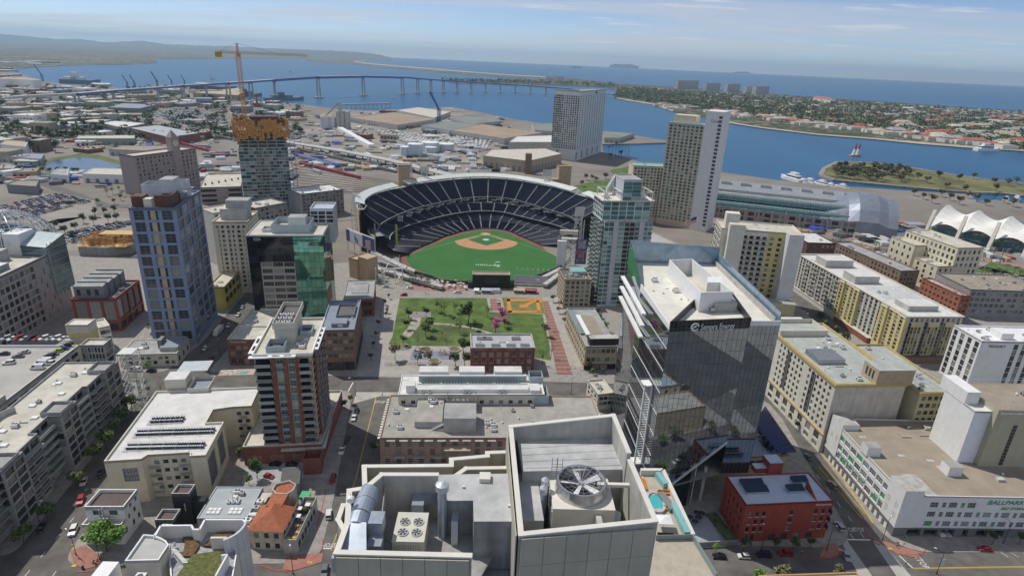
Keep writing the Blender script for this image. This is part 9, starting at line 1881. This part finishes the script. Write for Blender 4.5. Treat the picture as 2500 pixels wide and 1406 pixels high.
for px,py in((203,1388),(2190,1330)):x,y=G(px,py);mb=MB();mb.cyl(0,0,.15,1.1,.35,0,10);mb.cyl(0,0,1.1,1.3,.38,0,10,r2=.2);o=mb.build('litter_bin',mDark);o.location=(x,y,0);tag(o,'dark round litter bin on the red paved corner, '+('left' if px<900 else 'right'),'litter bin')
for px,py in((985,848),(1040,855),(1110,855),(1060,883)):
 x,y=G(px,py);o=empty('round_planter','round stone planter ring '+{985:'at the left park corner',1040:'at the upper left of the playground',1110:'at the upper right of the playground',1060:'at the lower edge of the playground'}[px],'planter',(x,y,.2));mb=MB();mb.ring([(3.4*math.cos(t*.393),3.4*math.sin(t*.393))for t in range(16)],.5,0,.6);mb.build('rim',mConc,o);mb=MB();mb.cyl(0,0,0,.4,2.9,0,16);mb.build('planting',mGrassD,o)
for px,py,m,lab in((1020,862,mDark,'dark climbing frame on the blue play surface'),(1080,866,mOr,'orange climbing frame on the blue play surface')):
 x,y=G(px,py);mb=MB();[mb.tube((a,b_,0),(a*.4,b_*.4,3),.15,0,5)for a in(-2,2)for b_ in(-1.5,1.5)];mb.tube((-2,0,1.4),(3.5,0,.2),.3,0,6);o=mb.build('climbing_frame',m);o.location=(x,y,.23);tag(o,lab,'play equipment')
def person_mesh(sw):
 V=[(0,0,.95),(0,0,1.2),(0,0,1.42),(0,0,1.54),(0,.02,1.68),(.1,0,.9),(.12,sw,.5),(.13,sw*1.2-.05,.08),(-.1,0,.9),(-.12,-sw,.5),(-.13,-sw*1.6-.05,.08),(.2,0,1.4),(.26,-sw*.6,1.12),(.26,-sw*.8+.05,.85),(-.2,0,1.4),(-.26,sw*.6,1.12),(-.26,sw*.8+.05,.85)];E=[(0,1),(1,2),(2,3),(3,4),(0,5),(5,6),(6,7),(0,8),(8,9),(9,10),(2,11),(11,12),(12,13),(2,14),(14,15),(15,16)];Rd=[.15,.14,.15,.06,.11,.1,.075,.05,.1,.075,.05,.07,.05,.04,.07,.05,.04]
 me=bpy.data.meshes.new('person');me.from_pydata(V,E,[]);o=ob('tmp',me);md=o.modifiers.new('skin','SKIN');o.modifiers.new('sub','SUBSURF').levels=1
 for v,r_ in zip(me.skin_vertices[0].data,Rd):v.radius=(r_,r_*.8)
 me.skin_vertices[0].data[0].use_root=True;bpy.context.view_layer.update();res=bpy.data.meshes.new_from_object(o.evaluated_get(bpy.context.evaluated_depsgraph_get()));bpy.data.objects.remove(o);res.name='person'
 for m in(M('dark clothes',(.05,.055,.08),.9,.1,3),M('skin',(.42,.26,.19),.7,.03,3),M('pale shirt',(.45,.43,.42),.9,.1,3)):res.materials.append(m)
 for p in res.polygons:z=p.center.z;p.material_index=1 if z>1.52 else(2 if z>.98 else 0);p.use_smooth=True
 return res
pm=[person_mesh(.16),person_mesh(.05)]
for i,(p,lab)in enumerate((((2208,1315),'person in pale clothes walking at the storage carport'),((2244,1357),'person standing at the kerb of the storage corner'),((2210,1380),'person walking on the road crossing'),((2188,1336),'person on the red paving by the litter bin'),((1352,812),'person in the group on the brick path, left'),((1356,813),'person in the group on the brick path, second from left'),((1360,811),'person in the group on the brick path, second from right'),((1364,813),'person in the group on the brick path, right'),((1386,906),'person alone at the near end of the brick path'),((1040,720),'person on the plaza above the lawn, left'),((1046,721),'person on the plaza above the lawn, right'),((1160,722),'person on the plaza in front of the screen'),((1017,768),'person on the mauve court'),((1335,775),'person by the practice field fence'),((1956,1353),'person beside a motorbike at the red office kerb'))):o=ob('person',pm[i%2],None,(*G(*p),.16),r3.uniform(0,6));o.scale=(1.08,)*3;tag(o,lab,'person')
zt=60;q=P((1565,1158),(1617,1157),(1745,1410),(1700,1500),(1560,1500),(1600,1290),z=zt);c=Vector(q[0]);o=empty('roof_terrace','sunny roof terrace with a small pool, planters and glass rail','roof terrace',(c.x,c.y,0));l=[(x-c.x,y-c.y)for x,y in ccw(q)];mb=MB();mb.prism(l,0,zt,0,1);mb.build('terrace_block',[mPan,M('terrace paving',(.42,.37,.29),.85,.07,.6)],o)
def TT(px,py):x,y=G(px,py,zt);return(x-c.x,y-c.y)
def tw(pp,h,t,m,n):[(lambda mb:(mb.prism(strip(Vector(a),Vector(b_),t),zt-.3,zt+h),mb.build(n,m,o)))(MB())for a,b_ in zip([TT(*p)for p in pp],[TT(*p)for p in pp[1:]])]
tw([(1563,1157),(1617,1157),(1690,1316)],1.4,.9,mCap,'parapet');tw([(1604,1164),(1625,1192)],1.5,1.3,mTeal,'glass_planter');tw([(1643,1240),(1677,1312)],1.5,1.3,mTeal,'glass_planter');tw([(1600,1318),(1686,1316)],1.3,.15,mRail,'glass_rail');tw([(1690,1316),(1748,1412)],1.3,.25,mRail,'glass_rail');tw([(1610,1208),(1643,1250)],1.0,1.6,mGreyP,'bar_counter')
mb=MB();x,y=TT(1600,1229);mb.ring([(x+2.2*math.cos(t*.393),y+3.4*math.sin(t*.393))for t in range(16)],.6,zt,zt+.7,0);mb.build('pool_rim',mConc,o);mb=MB();mb.prism([(x+1.6*math.cos(t*.393),y+2.8*math.sin(t*.393))for t in range(16)],zt,zt+.4);mb.build('pool',mPool,o)
for p,L,w,lab in(((1572,1184),.9,3.8,'orange sofa along the wall of the roof terrace'),((1620,1205),2.6,.9,'orange sofa in the middle of the roof terrace'),((1633,1243),2.2,.9,'orange sofa nearest the white parasol')):x,y=G(*p,zt);s=empty('sofa',lab,'sofa',(x,y,zt));mb=MB();mb.box(-L/2,-w/2,0,L/2,w/2,.45);mb.build('seat',mOr,s);mb=MB();mb.box(-L/2,w/2-.25 if L>w else-w/2,.45,L/2 if L>w else-L/2+.25,w/2,.9);mb.build('back',mOr,s)
x,y=G(1618,1290,zt);s=empty('parasol','square white parasol over dark chairs on the roof terrace','parasol',(x,y,zt));mb=MB();mb.tube((0,0,0),(0,0,2.5),.05,0,6);mb.build('pole',mMetal,s);mb=MB();sq=[(-1.6,-1.4),(1.6,-1.4),(1.6,1.4),(-1.6,1.4)];mb.prism(sq,2.3,2.45);[mb.poly([(*sq[i],2.45),(*sq[(i+1)%4],2.45),(0,0,2.9)])for i in range(4)];mb.build('canopy',mWhite,s)
for i in range(4):mb=MB();mb.box(0,0,0,.7,.7,.45);mb.box(0,0,.45,.7,.1,1.);h_=mb.build('chair',mDark);h_.location=(x-1.5+i*.8,y-2.2,zt);tag(h_,'dark chair under the white parasol','chair','chairs under the white parasol')
for p in((1593,1206),(1610,1250)):x,y=G(*p,zt);mb=MB();mb.cyl(0,0,0,.45,.8,0,10);h_=mb.build('pouf',M('pale fabric',(.55,.45,.38),.9,.05,1));h_.location=(x,y,zt);tag(h_,'pale round seat on the roof terrace '+('above the pool' if p[1]<1220 else 'below the pool'),'seat')
sheet('courtyard',P((1665,1258),(1722,1250),(1770,1335),(1690,1340)),.17,M('pale courtyard',(.36,.38,.42),.9,.05,.4));mb=MB();mb.prism(strip(G(1690,1336),G(1800,1330),.4),.15,2.2);tag(mb.build('garden_wall',mConcD),'grey garden wall before the courtyard of the mirror tower','wall');mb=MB();mb.prism(strip(G(1735,1255),G(1788,1322),4),.15,.7);o=mb.build('planting_bed',mLeafD);tag(o,'long dark planting bed beside the red brick office','planting')
for i,p in enumerate([(1700,1262),(1682,1273),(1703,1274),(1695,1284),(1712,1264)]):x,y=G(*p);mb=MB();mb.tube((0,0,.2),(0,0,2.4),.06,0,5);mb.cyl(0,0,2.2,2.8,1.2,0,8,r2=.1);o=mb.build('parasol',mDark);o.location=(x,y,0);tag(o,'dark parasol in the courtyard below the mirror tower','parasol','courtyard parasols')
b=Bld('tan_roof_building','tan edged flat roof just entering at the bottom edge','building',(1908,1500),(2165,1490),(1905,1401),h=12,wall=mTan);[b.face(s)for s in('front','left','right','back')];b.roof(par=.6,m=mRoofC,cap=M('orange tan coping',(.50,.30,.14),.8,.05,1));b.done()
sheet('parking_lot',[(-40,-110),(170,-110),(170,110),(118,122),(60,122),(-40,10)],.17,mAsphD)
for i in range(112):
 x,y=58+(i%8)*9,118-(i//8)*11+r3.uniform(-1,1)
 if r3.random()<.6:car(r3.choice(('sedan','suv')),r3.choice(LK),x,y,r3.choice((0,3.14)),'car in the lot reflected by the mirror tower','cars in the lot near the camera',.18,full=False)
 if i%2==0:tree('street',x+4,y-4,'tree in the lot reflected by the mirror tower','trees in the lot near the camera',1.3,.17)
b=Bld('brick_hall','pale two storey hall across the street reflected by the mirror tower','building',h=9,W=30,D=14,yaw=.03,origin=(82,100),wall=mCream);[b.face(s,even(b.side(s)[2],6,1.6),[(1,3),(5,7)],'dark')for s in('front','back','left','right')];b.roof(m=M('pale teal roof',(.4,.5,.5)),cap=mBrick);b.done()
